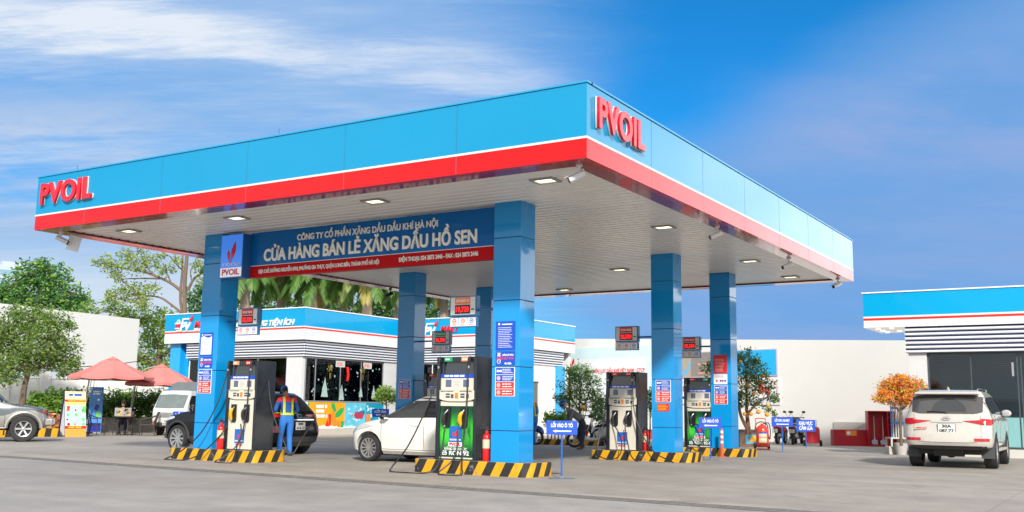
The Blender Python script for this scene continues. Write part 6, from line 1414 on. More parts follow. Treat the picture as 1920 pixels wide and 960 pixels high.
def sand_point():
    m = mat('fire red', (.42, .012, .022), .4, var=.08, vscale=3)
    a, b = at(1562, 835), at(1626, 837); c = (a + b) / 2; w = 1.30
    t = thing('sand_bin', 'long red sand bin with an orange label against the white wall', 'sand bin', c, TOCAM - R(4)); 
    mb = MB(); mb.box((-w / 2, -.25, 0), (w / 2, -.22, .60)); mb.box((-w / 2, .22, 0), (w / 2, .25, .60)); mb.box((-w / 2, -.22, 0), (-w / 2 + .03, .22, .60)); mb.box((w / 2 - .03, -.22, 0), (w / 2, .22, .60)); mb.box((-w / 2 + .03, -.22, .46), (w / 2 - .03, .22, .48), 1); mb.build('box', [m, mat('sand', (.45, .36, .22), .9, var=.15, vscale=30)], t)
    F = frame((0, -.25, 0)); mb = MB(); mb.rect(-.20, .38, .20, .58, F, 0, .008); l = mb.build('label', ORANGE, t)
    mb = MB(); mb.disc(-.10, .48, .07, F, .008, .011); mb.ring(-.10, .48, .03, .045, F, .011, .013); mb.build('pictogram', WLET, l); mb = MB(); textlines(mb, -.01, .41, .18, .55, 2, F, .008, .011, 0, 4, .5); mb.build('print', YELLOW, l)
    u = Vector((math.cos(WRZ), math.sin(WRZ), 0)); s, _ = wpx(1565, 800); s2, _ = wpx(1627, 800)
    t2 = MB(); t2.box((0, -.06, .0), (s2 - s, -.005, .88)); o = t2.build('wall_panel', mat('panel beige grey', (.50, .48, .43), .6, var=.05)); o.location = wal(s); o.rotation_euler = (0, 0, WRZ); tag(o, 'low beige grey panel on the wall behind the red sand bin', 'panel')
    a, b = at(1628, 837), at(1678, 838); c = (a + b) / 2; w = 1.02; h = 1.32; d = .36
    t = thing('tool_cabinet', 'open red fire tool cabinet with shelves standing right of the sand bin', 'cabinet', c, TOCAM - R(4)); k = .03
    mb = MB(); mb.box((-w / 2, -d / 2, 0), (-w / 2 + k, d / 2, h)); mb.box((w / 2 - k, -d / 2, 0), (w / 2, d / 2, h)); mb.box((-w / 2 + k, -d / 2, h - k), (w / 2 - k, d / 2, h)); mb.box((-w / 2 + k, -d / 2, .03), (w / 2 - k, d / 2, .06)); mb.box((-w / 2 + k, d / 2 - .02, .06), (w / 2 - k, d / 2 - .001, h - k)); mb.box((.20, -d / 2, .06), (.23, d / 2 - .02, h - k)); mb.build('case', m, t)
    for z in (.80, 1.05): mb = MB(); mb.box((.23, -d / 2 + .01, z), (w / 2 - k, d / 2 - .02, z + .025)); mb.build('shelf', m, t)
    for x, lb in ((-.26, 'left'), (.06, 'right')):
        q = Matrix.Rotation(TOCAM - R(4), 4, 'Z') @ Vector((x, -.05, .062)); s = thing('shovel', {'left': 'shovel in the red cabinet, on the side of the sand bin', 'right': 'shovel in the red cabinet, next to the shelves'}[lb], 'shovel', c + q, TOCAM - R(4), 'shovels in the red cabinet')
        mb = MB(); mb.tube([(0, 0, .20), (.03, .1, 1.05)], .016, 8, 0, 0); mb.build('handle', mat('shovel wood', (.50, .44, .36), .6), s)
        mb = MB(); mb.poly([(-.10, .02), (.10, .02), (.115, .16), (.03, .20), (.02, .27), (-.02, .27), (-.03, .20), (-.115, .16)], frame((0, -.03, 0), (1, 0, 0), (0, .12, 1)), 0, .012); mb.build('blade', STEEL, s)
sand_point()
def a_frame():
    p = at(134, 819); t = thing('a_frame_sign', 'standing A frame board with a colourful drinks menu on its face', 'sign', p, YAW - R(47)); w, h, sp = .74, 1.62, .36
    for s in (1, -1):
        Mx = frame((s * sp, -s * w / 2, 0), (0, s, 0), Vector((-s * sp * .92, 0, h)).normalized()); L = math.hypot(sp, h)
        mb = MB(); e = .045
        for a, b, c, d in ((0, 0, w, e), (0, L - e, w, L), (0, e, e, L - e), (w - e, e, w, L - e)): mb.rect(a, b, c, d, Mx, -.02, .02)
        f = mb.build('frame', mat('frame navy', (.02, .03, .10), .4), t)
        if s > 0:
            FF = Mx @ Matrix.Translation((w, 0, 0)) @ Matrix.Diagonal((-1, 1, -1, 1))
        FF = Mx; n0 = .021 if True else 0
        mb = MB(); mb.rect(e, e, w - e, L - e, Mx, -.012, .004); bd = mb.build('board', mat('menu back', (.62, .62, .66), .5), f)
        if s > 0:
            o = lambda nm, c: mat(nm, c, .45); sgn = .005
            for a, b, c, d, cm in ((0, 0, w, .30, o('menu orange', (.85, .33, .06))), (0, .30, w, .40, SRED), (0, .40, w, 1.15, o('menu sky', (.42, .68, .76))), (0, 1.15, w, 1.28, o('menu amber', (.85, .55, .18))), (0, 1.28, w, 1.36, SRED), (0, 1.36, w, L, o('menu yellow', (.80, .70, .38)))):
                mb = MB(); mb.rect(a, b, c, d - .002, Mx, .021, .025); q = mb.build('print_panel', cm, bd)
            rg = random.Random(2); mb = MB()
            for i in range(4):
                for j in range(3): x, y = .1 + j * .27 + rg.uniform(-.03, .03), .46 + i * .17; mb.disc(x, y, rg.uniform(.035, .06), Mx, .025, .029, rg.randrange(4), 9)
            mb.poly([(.08, .95), (.16, .95), (.18, 1.12), (.06, 1.12)], Mx, .025, .029, 0); mb.poly([(.6, .9), (.72, .88), (.76, 1.1), (.64, 1.12)], Mx, .025, .029, 2)
            mb.build('drink_picture', [SRED, ORANGE, mat('lime', (.15, .5, .06), .5), WLET], bd)
            mb = MB(); textlines(mb, .12, .31, .75, .39, 1, Mx, .025, .028, 0, 1, .7); textlines(mb, .12, 1.29, .75, 1.35, 1, Mx, .025, .028, 0, 2, .7); mb.build('print', YELLOW, bd)
            mb = MB(); textlines(mb, .14, 1.48, .72, 1.58, 1, Mx, .025, .028, 0, 7, .8); mb.build('heading', SBLUE, bd)
a_frame()
def rollup():
    p = at(176, 813.5); p += (p - CAM).normalized() * 1.0; p.z = 0; t = thing('rollup_banner', 'blue roll-up banner with a can picture beside the rattan chairs', 'banner', p, TOCAM); w, h = .56, 1.88; F = frame((-w / 2, 0, 0))
    mb = MB(); mb.rect(0, .05, w, h, F, 0, .012); b = mb.build('sheet', mat('rollup blue', (.06, .26, .68), .4, var=.35, vscale=1.2), t)
    mb = MB(); mb.box((-w / 2 - .02, -.10, 0), (w / 2 + .02, .10, .05)); mb.build('base', GREY, t)
    mb = MB(); mb.rect(.02, .06, w - .02, .42, F, .012, .014); mb.build('panel_dark', mat('rollup navy', (.01, .02, .25), .4), b)
    mb = MB(); mb.rect(.18, .93, .34, 1.16, F @ Matrix.Translation((.3, .9, 0)) @ Matrix.Rotation(R(-25), 4, 'Z') @ Matrix.Translation((-.3, -.9, 0)), .012, .018); mb.build('can_picture', mat('rollup navy', (0, 0, 0)), b)
    mb = MB(); mb.poly([(.30, .66), (.50, .66), (.5, .82), (.42, .92), (.33, .84)], F, .012, .016); mb.build('lime_picture', mat('lime', (0, 0, 0)), b)
    mb = MB(); textlines(mb, .14, 1.55, .50, 1.74, 2, F, .012, .015, 0, 6, .7); mb.poly([(.02, 1.6), (.10, 1.84), (.02, 1.84)], F, .012, .015); mb.disc(.38, 1.36, .05, F, .012, .015, 0, 10); mb.build('print', WLET, b)
rollup()
def parasol(px_apex, py_apex, px_post, dep, label, R0=1.55):
    top = atd(px_apex, py_apex, dep); c = Vector((top.x, top.y, 0)); t = thing('parasol', label, 'parasol', c, TOCAM, 'red parasols over the café table')
    zt = top.z; zr = zt - .82; m = mat('parasol red', (.60, .19, .17), .75, var=.06, vscale=2); ns = 8
    q = Matrix.Rotation(-TOCAM, 4, 'Z') @ (atd(px_post, 805, dep) - c); pxl = q.x
    mb = MB(); vs = []; fs = []; rings = [(.18, zt - .12), (.6, zt - .36), (1.1, zt - .62), (R0, zr)]
    for rr, z in rings:
        for k in range(ns * 4):
            a = 2 * math.pi * k / (ns * 4) + math.pi / 8; f = 1 if k % 4 == 0 else (math.cos(math.pi / ns) / math.cos((k % 4) / 4 * 2 * math.pi / ns - math.pi / ns) * (.985))
            vs.append((rr * f * math.cos(a) * 1.06, rr * f * math.sin(a), z - (0.03 * rr * math.sin(math.pi * (k % 4) / 4))))
    n = ns * 4
    for i in range(3):
        for k in range(n): fs.append((i * n + k, i * n + (k + 1) % n, (i + 1) * n + (k + 1) % n, (i + 1) * n + k))
    o = len(vs); vs += [(x, y, z - .10) for x, y, z in vs[3 * n:4 * n]]
    for k in range(n): fs.append((3 * n + k, 3 * n + (k + 1) % n, o + (k + 1) % n, o + k))
    mb.add(vs, fs); cn = mb.build('canopy', m, t)
    so_ = cn.modifiers.new('s', 'SOLIDIFY'); so_.thickness = .008
    mb = MB(); mb.lathe([(.001, zt), (.16, zt - .08), (.28, zt - .14), (.27, zt - .16), (.14, zt - .11)], 8, 0, None, False); mb.build('vent', m, cn)
    MP = mat('pole champagne', (.45, .43, .38), .35, metal=.5)
    for k in range(ns):
        a = 2 * math.pi * k / ns + math.pi / 8; mb = MB(); mb.tube([(.05 * math.cos(a), .05 * math.sin(a), zt - .16), (R0 * .98 * 1.06 * math.cos(a), R0 * .98 * math.sin(a), zr - .02)], .012, 5, 0, 0); mb.tube([(.05 * math.cos(a), .05 * math.sin(a), zt - .75), (.8 * math.cos(a), .8 * math.sin(a), zt - .49)], .01, 5, 0, 0); mb.build('rib', MP, t)
    mb = MB(); mb.tube([(0, 0, zt - .05), (0, 0, zt - .85)], .025, 8, 0, 0); mb.build('hub', MP, t)
    mb = MB(); mb.tube([(pxl, 0, .05), (pxl + .10, 0, 1.0), (pxl + .24, 0, zr - .05), (pxl + .36, 0, zt - .45), (pxl + .7, 0, zt - .20), (-.02, 0, zt - .10)], .032, 9, 0, 5); mb.tube([(pxl + .04, .0, .5), (pxl + .4, 0, zt - .5)], .016, 6, 0, 0); mb.build('pole', MP, t, smooth=True)
    mb = MB(); mb.box((pxl - .38, -.38, 0), (pxl + .38, .38, .07)); mb.build('base', mat('base dark', (.08, .08, .08), .6), t, bevel=.01)
parasol(212, 668, 150, 41.5, 'red parasol nearer the camera, over the man reading')
parasol(304, 682, 238, 43.5, 'second red parasol, partly behind the first and next to the truck', 1.35)
RAT = mat('rattan brown', (.055, .036, .028), .6, var=.3, vscale=30, bump=.4, bscale=60)
def rattan_chair(loc, rz, label):
    t = thing('rattan_chair', label, 'chair', loc, rz, 'rattan chairs around the café table'); w = .26      # seat faces -y
    mb = MB(); mb.box((-w, -.25, .40), (w, .25, .44)); mb.build('seat', RAT, t, bevel=.015)
    mb = MB(); mb.add([(-w, .22, .46), (w, .22, .46), (w, .25, .46), (-w, .25, .46), (-w * .95, .36, .92), (w * .95, .36, .92), (w * .95, .39, .92), (-w * .95, .39, .92)], [(0, 3, 2, 1), (4, 5, 6, 7), (0, 1, 5, 4), (1, 2, 6, 5), (2, 3, 7, 6), (3, 0, 4, 7)]); mb.build('backrest', RAT, t, bevel=.01)
    for s in (1, -1):
        mb = MB(); mb.tube([(s * w, .32, .78), (s * w, .0, .66), (s * w, -.24, .64)], .018, 6, 0, 3); mb.build('armrest', RAT, t, smooth=True)
        mb = MB(); mb.tube([(s * w, -.24, .64), (s * w, -.25, 0)], .017, 6, 0, 0); mb.build('leg', RAT, t)
        mb = MB(); mb.tube([(s * w, .24, .46), (s * w, .30, 0)], .017, 6, 0, 0); mb.build('leg', RAT, t)
    return t
tp = at(232, 817); 
def rel(dx, dy): return Vector((tp.x, tp.y, 0)) + CR * dx + CF * dy
def cafe_table():
    t = thing('cafe_table', 'dark rattan café table in front of the man reading', 'table', rel(0, 0), TOCAM)
    mb = MB(); mb.lathe([(.40, .70), (.41, .715), (.41, .735), (.001, .74)], 24); mb.build('tabletop', RAT, t, smooth=False)
    for k in range(4): a = R(45 + 90 * k); mb = MB(); mb.tube([(.26 * math.cos(a), .26 * math.sin(a), .70), (.30 * math.cos(a), .30 * math.sin(a), 0)], .02, 6, 0, 0); mb.build('leg', RAT, t)
cafe_table()
rattan_chair(rel(-1.0, -.05), TOCAM + R(110), 'rattan chair in front of the blue roll-up banner')
rattan_chair(rel(-.42, .95), TOCAM + R(-8), 'rattan chair the man in black sits on')
rattan_chair(rel(.85, .15), TOCAM + R(-80), 'rattan chair right of the café table')
rattan_chair(rel(-1.15, -.70), TOCAM + R(150), 'rattan chair with its back to the camera, left of the café table')
rattan_chair(rel(1.35, 1.1), TOCAM + R(-40), 'rattan chair nearest the white truck')
def planter(px0, px1, dep0, dep1, label, h=.55, m=None, th=.35, nm='planter_wall'):
    a, b = atd(px0, 800, dep0), atd(px1, 800, dep1); a.z = b.z = 0; d = b - a; mb = MB(); mb.box((0, 0, 0), (d.length, th, h)); o = mb.build(nm, m or CONC, bevel=.015); o.location = a; o.rotation_euler = (0, 0, math.atan2(d.y, d.x)); return tag(o, label, 'planter')
planter(-40, 350, 41.6, 45.2, 'low grey planter wall under the hedge behind the café chairs', .62, mat('planter grey', (.30, .29, .27), .85, var=.15, vscale=3, bump=.2))
a = atd(-30, 820, 35.6); b = atd(112, 820, 37.3); a.z = b.z = 0; d = b - a; mb = MB(); mb.box((0, 0, 0), (d.length, .3, .30)); o = mb.build('planter_kerb', stripemat('kerb stripes upright', (.72, .36, .006, 1), (.022, .022, .022, 1), .44, .12), bevel=.01); o.location = a; o.rotation_euler = (0, 0, math.atan2(d.y, d.x)); tag(o, 'yellow and black striped planter kerb at the far left', 'kerb')

# ---------------------------------------------------------------- people
SKIN = mat('skin', (.42, .24, .16), .55); SKIN_D = mat('eye and mouth brown', (.22, .10, .07), .6); HAIR = mat('hair black', (.012, .010, .009), .5)  # SKIN_D is the darker brown of eyes and mouth
def head_geo(mb, c, fwdv, up, mi_skin, mi_dark, s=1.0):
    f = Vector(fwdv).normalized(); u = (Vector(up) - f * Vector(up).dot(f)).normalized(); l = u.cross(f); Mx = Matrix.Identity(4)
    for i in range(3): Mx[i][0] = f[i]; Mx[i][1] = l[i]; Mx[i][2] = u[i]; Mx[i][3] = c[i]
    n = 12; prof = [(.001, -.125), (.035, -.122), (.05, -.105), (.058, -.07), (.066, -.03), (.073, .01), (.076, .05), (.070, .09), (.048, .118), (.02, .128), (.001, .13)]
    vs = []; fs = []; k = 18
    for r, z in prof:
        for j in range(k):
            a = 2 * math.pi * j / k; x = r * 1.22 * math.cos(a) + (.012 if z < -.05 else 0); x -= max(0, .05 - abs(z - .04)) * .1
            vs.append((x * s, r * math.sin(a) * s, z * s))
    for i in range(len(prof) - 1):
        for j in range(k): fs.append((i * k + j, i * k + (j + 1) % k, (i + 1) * k + (j + 1) % k, (i + 1) * k + j))
    mb.add(vs, fs, mi_skin, Mx)
    mb.tube([(.078 * s, 0, .02 * s), (.098 * s, 0, -.02 * s), (.085 * s, 0, -.028 * s)], lambda q: (.009 + .008 * q) * s, 7, mi_skin, 3, Mx)
    for sd_ in (1, -1):
        mb.ball((.0, sd_ * .078 * s, 0), .028 * s, 6, mi_skin, (.7, .35, 1.1), Mx); mb.ball((.078 * s, sd_ * .03 * s, .012 * s), .011 * s, 5, mi_dark, (.6, 1.2, .7), Mx)
    mb.ball((.083 * s, 0, -.062 * s), .016 * s, 5, mi_dark, (.4, 1.4, .35), Mx)
    return Mx
def hand_geo(mb, w, d, n, mi, curl=.5, s=1.0, thumb=1):
    """palm plus five bent fingers; d points along the hand, n is the palm's normal"""
    d = Vector(d).normalized(); n = (Vector(n) - d * Vector(n).dot(d)).normalized(); l = n.cross(d); w = Vector(w)
    mb.tube([w - d * .02, w + d * .03 * s, w + d * .085 * s], lambda q: (.026 + .010 * math.sin(math.pi * min(q * .8, 1))) * s, 8, mi, 3)
    for i, (ln, o) in enumerate(((.068, -.030), (.078, -.010), (.074, .010), (.058, .028))):
        b = w + d * .075 * s + l * o * s; p1 = b + (d * math.cos(curl * .5) + n * math.sin(curl * .5)) * ln * .5 * s; p2 = p1 + (d * math.cos(curl * 1.4) + n * math.sin(curl * 1.4)) * ln * .35 * s; p3 = p2 + (d * math.cos(curl * 2.2) + n * math.sin(curl * 2.2)) * ln * .25 * s
        mb.tube([b, p1, p2, p3], (.0095 * s, .007 * s), 6, mi, 0)
    b = w + d * .02 * s - l * .028 * s * thumb; mb.tube([b, b + (d * .7 - l * .6 * thumb + n * .3).normalized() * .045 * s, b + (d * .9 - l * .45 * thumb + n * .7).normalized() * .085 * s], (.012 * s, .008 * s), 6, mi, 0)
def body_mesh(J, E, Rr, classify, mats, extra, name, parent):
    nm = list(J); me = bpy.data.meshes.new(name); me.from_pydata([J[k] for k in nm], [(nm.index(a), nm.index(b)) for a, b in E], [])
    o = bpy.data.objects.new(name, me); COL.objects.link(o); md = o.modifiers.new('skin', 'SKIN')
    for i, k in enumerate(nm):
        sv = me.skin_vertices[0].data[i]; r = Rr[k]; sv.radius = r if isinstance(r, tuple) else (r, r); sv.use_root = (k == 'pelvis')
    md.use_smooth_shade = True; sb = o.modifiers.new('sub', 'SUBSURF'); sb.levels = 2; sb.render_levels = 2
    b = baked(o); bpy.data.objects.remove(o)
    mb = MB(); mb.v = [tuple(v.co) for v in b.vertices]; mb.f = [tuple(p.vertices) for p in b.polygons]; mb.m = [classify(p.center, nearest(p.center, J, E)) for p in b.polygons]
    bvh = BVHTree.FromPolygons(mb.v, mb.f)
    extra(mb)
    ob = mb.build(name, mats, parent, smooth=True, ang=60); return ob, bvh
def nearest(p, J, E):
    best = None
    for a, b in E:
        A, B = Vector(J[a]), Vector(J[b]); d = B - A; q = max(0, min(1, (p - A).dot(d) / max(d.length_squared, 1e-9))); dist = (A + d * q - p).length
        if best is None or dist < best[0]: best = (dist, a, b)
    return (best[1], best[2])
EDG = [('pelvis', 'belly'), ('belly', 'chest'), ('chest', 'neck0'), ('neck0', 'neck1')] + [e for s in 'LR' for e in (('chest', 'sh' + s), ('sh' + s, 'el' + s), ('el' + s, 'wr' + s), ('pelvis', 'hip' + s), ('hip' + s, 'kn' + s), ('kn' + s, 'an' + s), ('an' + s, 'toe' + s))]
RAD = dict(pelvis=.135, belly=.13, chest=(.165, .125), neck0=.065, neck1=.05)
for s in 'LR': RAD.update({'sh' + s: .072, 'el' + s: .052, 'wr' + s: .036, 'hip' + s: .10, 'kn' + s: .075, 'an' + s: .06, 'toe' + s: .038})
def attendant(loc, rz, label):
    t = thing('person', label, 'person', loc, rz)
    J = dict(pelvis=(0, 0, .93), belly=(.02, 0, 1.08), chest=(.05, .01, 1.26), neck0=(.09, .015, 1.41), neck1=(.14, .02, 1.475),
             shL=(.05, .20, 1.345), elL=(.03, .295, 1.09), wrL=(.24, .17, 1.02), hipL=(0, .095, .86), knL=(.04, .135, .47), anL=(.0, .165, .09), toeL=(.13, .20, .04),
             shR=(.05, -.19, 1.35), elR=(.02, -.275, 1.08), wrR=(.25, -.14, 1.05), hipR=(0, -.095, .86), knR=(.08, -.10, .47), anR=(.05, -.115, .09), toeR=(.19, -.13, .04))
    def cl(c, e):
        n = e[1]
        if n.startswith('toe'): return 4
        if n == 'neck1': return 2
        if n[:2] in ('kn', 'an') or n.startswith('hip') or (c.z < .95 and n[:2] not in ('el', 'wr')): return 1
        if n[:2] == 'wr' and False: return 2
        if c.z > 1.31: return 3
        return 0
    mats = [mat('jacket blue', (.02, .11, .42), .7), mat('trousers bright blue', (.03, .20, .64), .75, var=.12, vscale=9, bump=.35, bscale=9), SKIN, mat('yoke red', (.80, .03, .05), .7), mat('shoe grey', (.25, .25, .26), .6), SKIN_D]
    hd = []
    def ex(mb):
        hd.append(head_geo(mb, (.195, .03, 1.565), (1, .18, -.75), (0, 0, 1), 2, 5, .95))
        for s in (1, -1): hand_geo(mb, (.255, .16 if s > 0 else -.13, 1.02 if s > 0 else 1.05), (.8, -s * .5, .0), (0, 0, -1), 2, .7, 1, s)
    b, bv = body_mesh(J, EDG, RAD, cl, mats, ex, 'body', t)
    Mx = hd[0]; mb = MB(); mb.lathe([(.084, .045), (.086, .08), (.074, .118), (.04, .138), (.001, .142)], 18, 0, Mx @ Matrix.Diagonal((1.22, 1, 1, 1)), False); mb.box((.08, -.07, .048), (.175, .07, .058), 0, Mx); mb.build('cap', mat('cap blue', (.012, .14, .50), .6), t, smooth=True, ang=40)
    mb = MB(); mb.lathe([(.066, -.055), (.077, -.01), (.0795, .047)], 18, 0, Mx @ Matrix.Translation((-.012, 0, 0)) @ Matrix.Diagonal((1.1, .99, 1, 1)), False)
    mb.build('hair', HAIR, t, smooth=True)
    Y = mat('hi-vis yellow', (.62, .72, .03), .5)
    for s in (1, -1):
        for ax in ('x-', 'x+'): skin_patch(bv, ax, sorted(lin(s * .075, s * .125, 4)), 1.02, 1.42, 'harness_strap', Y, t, .012, 12, .004)
    for ax, us in (('x-', lin(-.15, .15, 13)), ('x+', lin(-.15, .15, 13)), ('y+', lin(-.10, .13, 9)), ('y-', lin(-.10, .13, 9))): skin_patch(bv, ax, us, .985, 1.04, 'harness_belt', Y, t, .016, 3, .004)
    return t
p = at(535, 855.5); attendant(p, YAW + R(118), 'attendant in blue uniform, cap and yellow harness standing behind the black crossover')
p = at(1001, 838); attendant(p, YAW + R(150), 'attendant in blue and red uniform mostly hidden behind the nearest column')
def reader():
    loc = rel(-.42, .88); t = thing('person', 'seated man in black with a dark hat reading a newspaper', 'person', loc, math.atan2(CAM.y - loc.y, CAM.x - loc.x))
    J = dict(pelvis=(0, 0, .53), belly=(.03, 0, .68), chest=(.05, 0, .88), neck0=(.08, 0, 1.04), neck1=(.11, 0, 1.10))
    for s, k in ((1, 'L'), (-1, 'R')): J.update({'sh' + k: (.05, s * .19, .97), 'el' + k: (.20, s * .27, .76), 'wr' + k: (.42, s * .20, .84), 'hip' + k: (.06, s * .10, .52), 'kn' + k: (.45, s * .13, .50), 'an' + k: (.42, s * .12, .09), 'toe' + k: (.55, s * .13, .04)})
    def cl(c, e):
        n = e[1]
        if n.startswith('toe'): return 3
        if n == 'neck1' or n[:2] == 'wr': return 2
        if n[:2] in ('kn', 'an') or n.startswith('hip'): return 1
        return 0
    hd = []
    def ex(mb):
        hd.append(head_geo(mb, (.14, 0, 1.22), (1, 0, -.45), (0, 0, 1), 2, 4, .95))
        for s in (1, -1): hand_geo(mb, (.43, s * .20, .845), (.5, -s * .2, .8), (0, -s, 0), 2, .6, 1, s)
    mats = [mat('shirt black', (.012, .012, .013), .8), mat('trousers navy', (.02, .025, .04), .8), SKIN, BLACK, SKIN_D]
    body_mesh(J, EDG, RAD, cl, mats, ex, 'body', t); Mx = hd[0]
    mb = MB(); mb.lathe([(.083, .035), (.086, .075), (.076, .12), (.04, .145), (.001, .15)], 18, 0, Mx @ Matrix.Diagonal((1.22, 1, 1, 1)), False); mb.build('hat', mat('hat black', (.01, .01, .011), .8), t, smooth=True)
    q = Matrix.Rotation(t.rotation_euler.z, 4, 'Z'); n = thing('newspaper', 'open newspaper held by the seated man', 'newspaper', loc + q @ Vector((.46, 0, .70)), t.rotation_euler.z)
    PAP = mat('newsprint', (.30, .29, .27), .8); mb = MB()
    for s in (1, -1): mb.add([(.06, 0, 0), (-.02, s * .30, .02), (-.06, s * .30, .36), (.02, 0, .34), (.063, 0, 0), (-.017, s * .30, .02), (-.057, s * .30, .36), (.023, 0, .34)], [(0, 1, 2, 3), (7, 6, 5, 4), (0, 4, 5, 1), (1, 5, 6, 2), (2, 6, 7, 3), (3, 7, 4, 0)])
    sh = mb.build('sheet', PAP, n)
    rg = random.Random(8); mb = MB()
    for s in (1, -1):
        Fp = frame((.064, 0, 0), Vector((-.08 * 1, s * .30, .02)), Vector((-.04, 0, .34)))
        for k in range(7): x, y = rg.uniform(.02, .20) , rg.uniform(.02, .26); w, h = rg.uniform(.05, .09), rg.uniform(.04, .08); mb.rect(x, y, min(x + w, .29), min(y + h, .33), Fp, -.006 if s < 0 else .003, -.003 if s < 0 else .006, rg.randrange(3))
    mb.build('print', [BLACK, mat('print grey', (.1, .1, .1), .8), YELLOW], sh)
reader()
def rider():
    p = at(1090, 843.5); t = thing('person', 'man in grey jacket, jeans and blue helmet bending over the white scooter', 'person', p, LEFT + R(8))
    J = dict(pelvis=(-.05, 0, .86), belly=(.09, 0, .99), chest=(.27, 0, 1.13), neck0=(.42, 0, 1.22), neck1=(.48, 0, 1.26))
    for s, k in ((1, 'L'), (-1, 'R')): J.update({'sh' + k: (.34, s * .19, 1.15), 'el' + k: (.40, s * .27, .88), 'wr' + k: (.60, s * .20, .78), 'hip' + k: (-.04, s * .095, .80), 'kn' + k: (.02 - .05 * s, s * .11, .44), 'an' + k: (-.03 + .07 * s, s * .12, .08), 'toe' + k: (.11 + .07 * s, s * .13, .035)})
    def cl(c, e):
        n = e[1]
        if n.startswith('toe'): return 3
        if n == 'neck1': return 2
        if n[:2] in ('kn', 'an') or n.startswith('hip'): return 1
        return 0
    hd = []
    def ex(mb):
        hd.append(head_geo(mb, (.56, 0, 1.34), (.8, 0, -.6), (.3, 0, 1), 2, 4, .95))
        for s in (1, -1): hand_geo(mb, (.615, s * .195, .77), (.8, -s * .2, -.4), (0, 0, -1), 2, .6, 1, s)
    mats = [mat('jacket grey', (.20, .205, .21), .85, var=.1, vscale=8, bump=.3, bscale=8), mat('jeans dark', (.035, .045, .075), .8), SKIN, mat('sandal', (.25, .12, .09), .7), SKIN_D]
    body_mesh(J, EDG, RAD, cl, mats, ex, 'body', t); Mx = hd[0]
    mb = MB(); mb.lathe([(.095, .0), (.103, .05), (.095, .11), (.06, .15), (.001, .165)], 20, 0, Mx @ Matrix.Translation((-.01, 0, .0)) @ Matrix.Diagonal((1.2, 1, 1, 1)), False); mb.box((.09, -.07, .03), (.16, .07, .04), 0, Mx); mb.build('helmet', mat('helmet blue', (.02, .10, .30), .25, coat=.5), t, smooth=True, ang=40)
rider()
# ---------------------------------------------------------------- plants: tapered trunk and limbs, crowns of many small leaves
def leaves(mb, pts, size, rg, up=.3, aspect=.55, mi=lambda rg: 0, droop=0.0):
    for p in pts:
        d = Vector((rg.gauss(0, 1), rg.gauss(0, 1), rg.gauss(0, .6) - droop)).normalized(); n = Vector((rg.gauss(0, .7), rg.gauss(0, .7), up + abs(rg.gauss(0, .7))))
        n = (n - d * n.dot(d)); n = n.normalized() if n.length > 1e-4 else d.orthogonal().normalized(); l = n.cross(d); s = size * rg.uniform(.6, 1.25); w = s * aspect * .5
        mb.add([p, p + d * s * .45 + l * w + n * s * .06, p + d * s, p + d * s * .45 - l * w + n * s * .06], [(0, 1, 2, 3)], mi(rg))
def clump_points(c, rx, ry, rz, n, rg, per=10, spread=.22, shell=.55):
    out = []; tips = []; m = max(1, n // per)
    for _ in range(m):
        while True:
            v = Vector((rg.uniform(-1, 1), rg.uniform(-1, 1), rg.uniform(-1, 1)))
            if v.length <= 1: break
        r = v.length; v = v.normalized() * (shell + (1 - shell) * r if rg.random() < .75 else r)
        q = Vector((c.x + v.x * rx, c.y + v.y * ry, c.z + v.z * rz)); tips.append(q); sp = spread * min(rx, rz)
        for _ in range(per): out.append(q + Vector((rg.gauss(0, sp), rg.gauss(0, sp), rg.gauss(0, sp * .8))))
    return out, tips
def plant(name, label, cat, base, dep, trunk, limbs, clusters, size, mats, seed, dens=60, spread=.28, depth_k=.8, twigs=True, group=None, jitter=.6, droop=0.0, mi=lambda rg: 0, r0=.2, bark=None, shell=.55):
    """trunk / limbs / clusters are given as photo pixels at distance `dep`, then get real depth of their own"""
    rg = random.Random(seed); t = thing(name, label, cat, (base.x, base.y, 0), 0, group); B = Vector((base.x, base.y, 0)); pm = F_PX / dep
    def P(px, py, dd=0.0): return atd(px, py, dep + dd) - B
    tb = MB(); T = [P(*q) if len(q) < 4 else P(*q[:3]) for q in trunk]
    tb.tube(T, (r0, r0 * .55), 9, 0, 5)
    for (pts, ra, rb) in limbs: tb.tube([P(*q) for q in pts], (ra, rb), 7, 0, 5)
    cb = MB(); ends = [P(*q[0][-1]) for q in limbs] + [T[-1]]
    for (px, py, r) in clusters:
        rm = r / pm; c = P(px, py, rg.uniform(-jitter, jitter) * rm * 1.5); n = int(dens * (rm / size) ** 2 * .95) + 16
        pts, tips = clump_points(c, rm, rm * depth_k * 1.1, rm * .85, n, rg, 10, spread, shell)
        leaves(cb, pts, size, rg, droop=droop, mi=mi)
        if twigs:
            e = min(ends, key=lambda q: (q - c).length); mid = (e + c) / 2 + Vector((0, 0, .1 * rm)); tb.tube([e, mid, c], (max(.012, r0 * .16), .006), 5, 0, 3)
            for q in tips[::4]: tb.tube([c + (e - c) * .25, q], (.012, .004), 4, 0, 0)
    tb.build('trunk', bark or BARK, t, smooth=True); cb.build('crown', mats, t)
    return t
LG = leafmat('leaf mid', (.10, .22, .04), (.26, .38, .09)); LL = leafmat('leaf light', (.30, .44, .09), (.50, .56, .18)); LD = leafmat('leaf dark', (.05, .14, .045), (.12, .25, .08)); LT = leafmat('leaf teal', (.07, .22, .08), (.17, .36, .12)); LO = leafmat('leaf olive', (.18, .29, .07), (.36, .46, .15)); LB = leafmat('leaf bright', (.16, .36, .04), (.34, .52, .10))
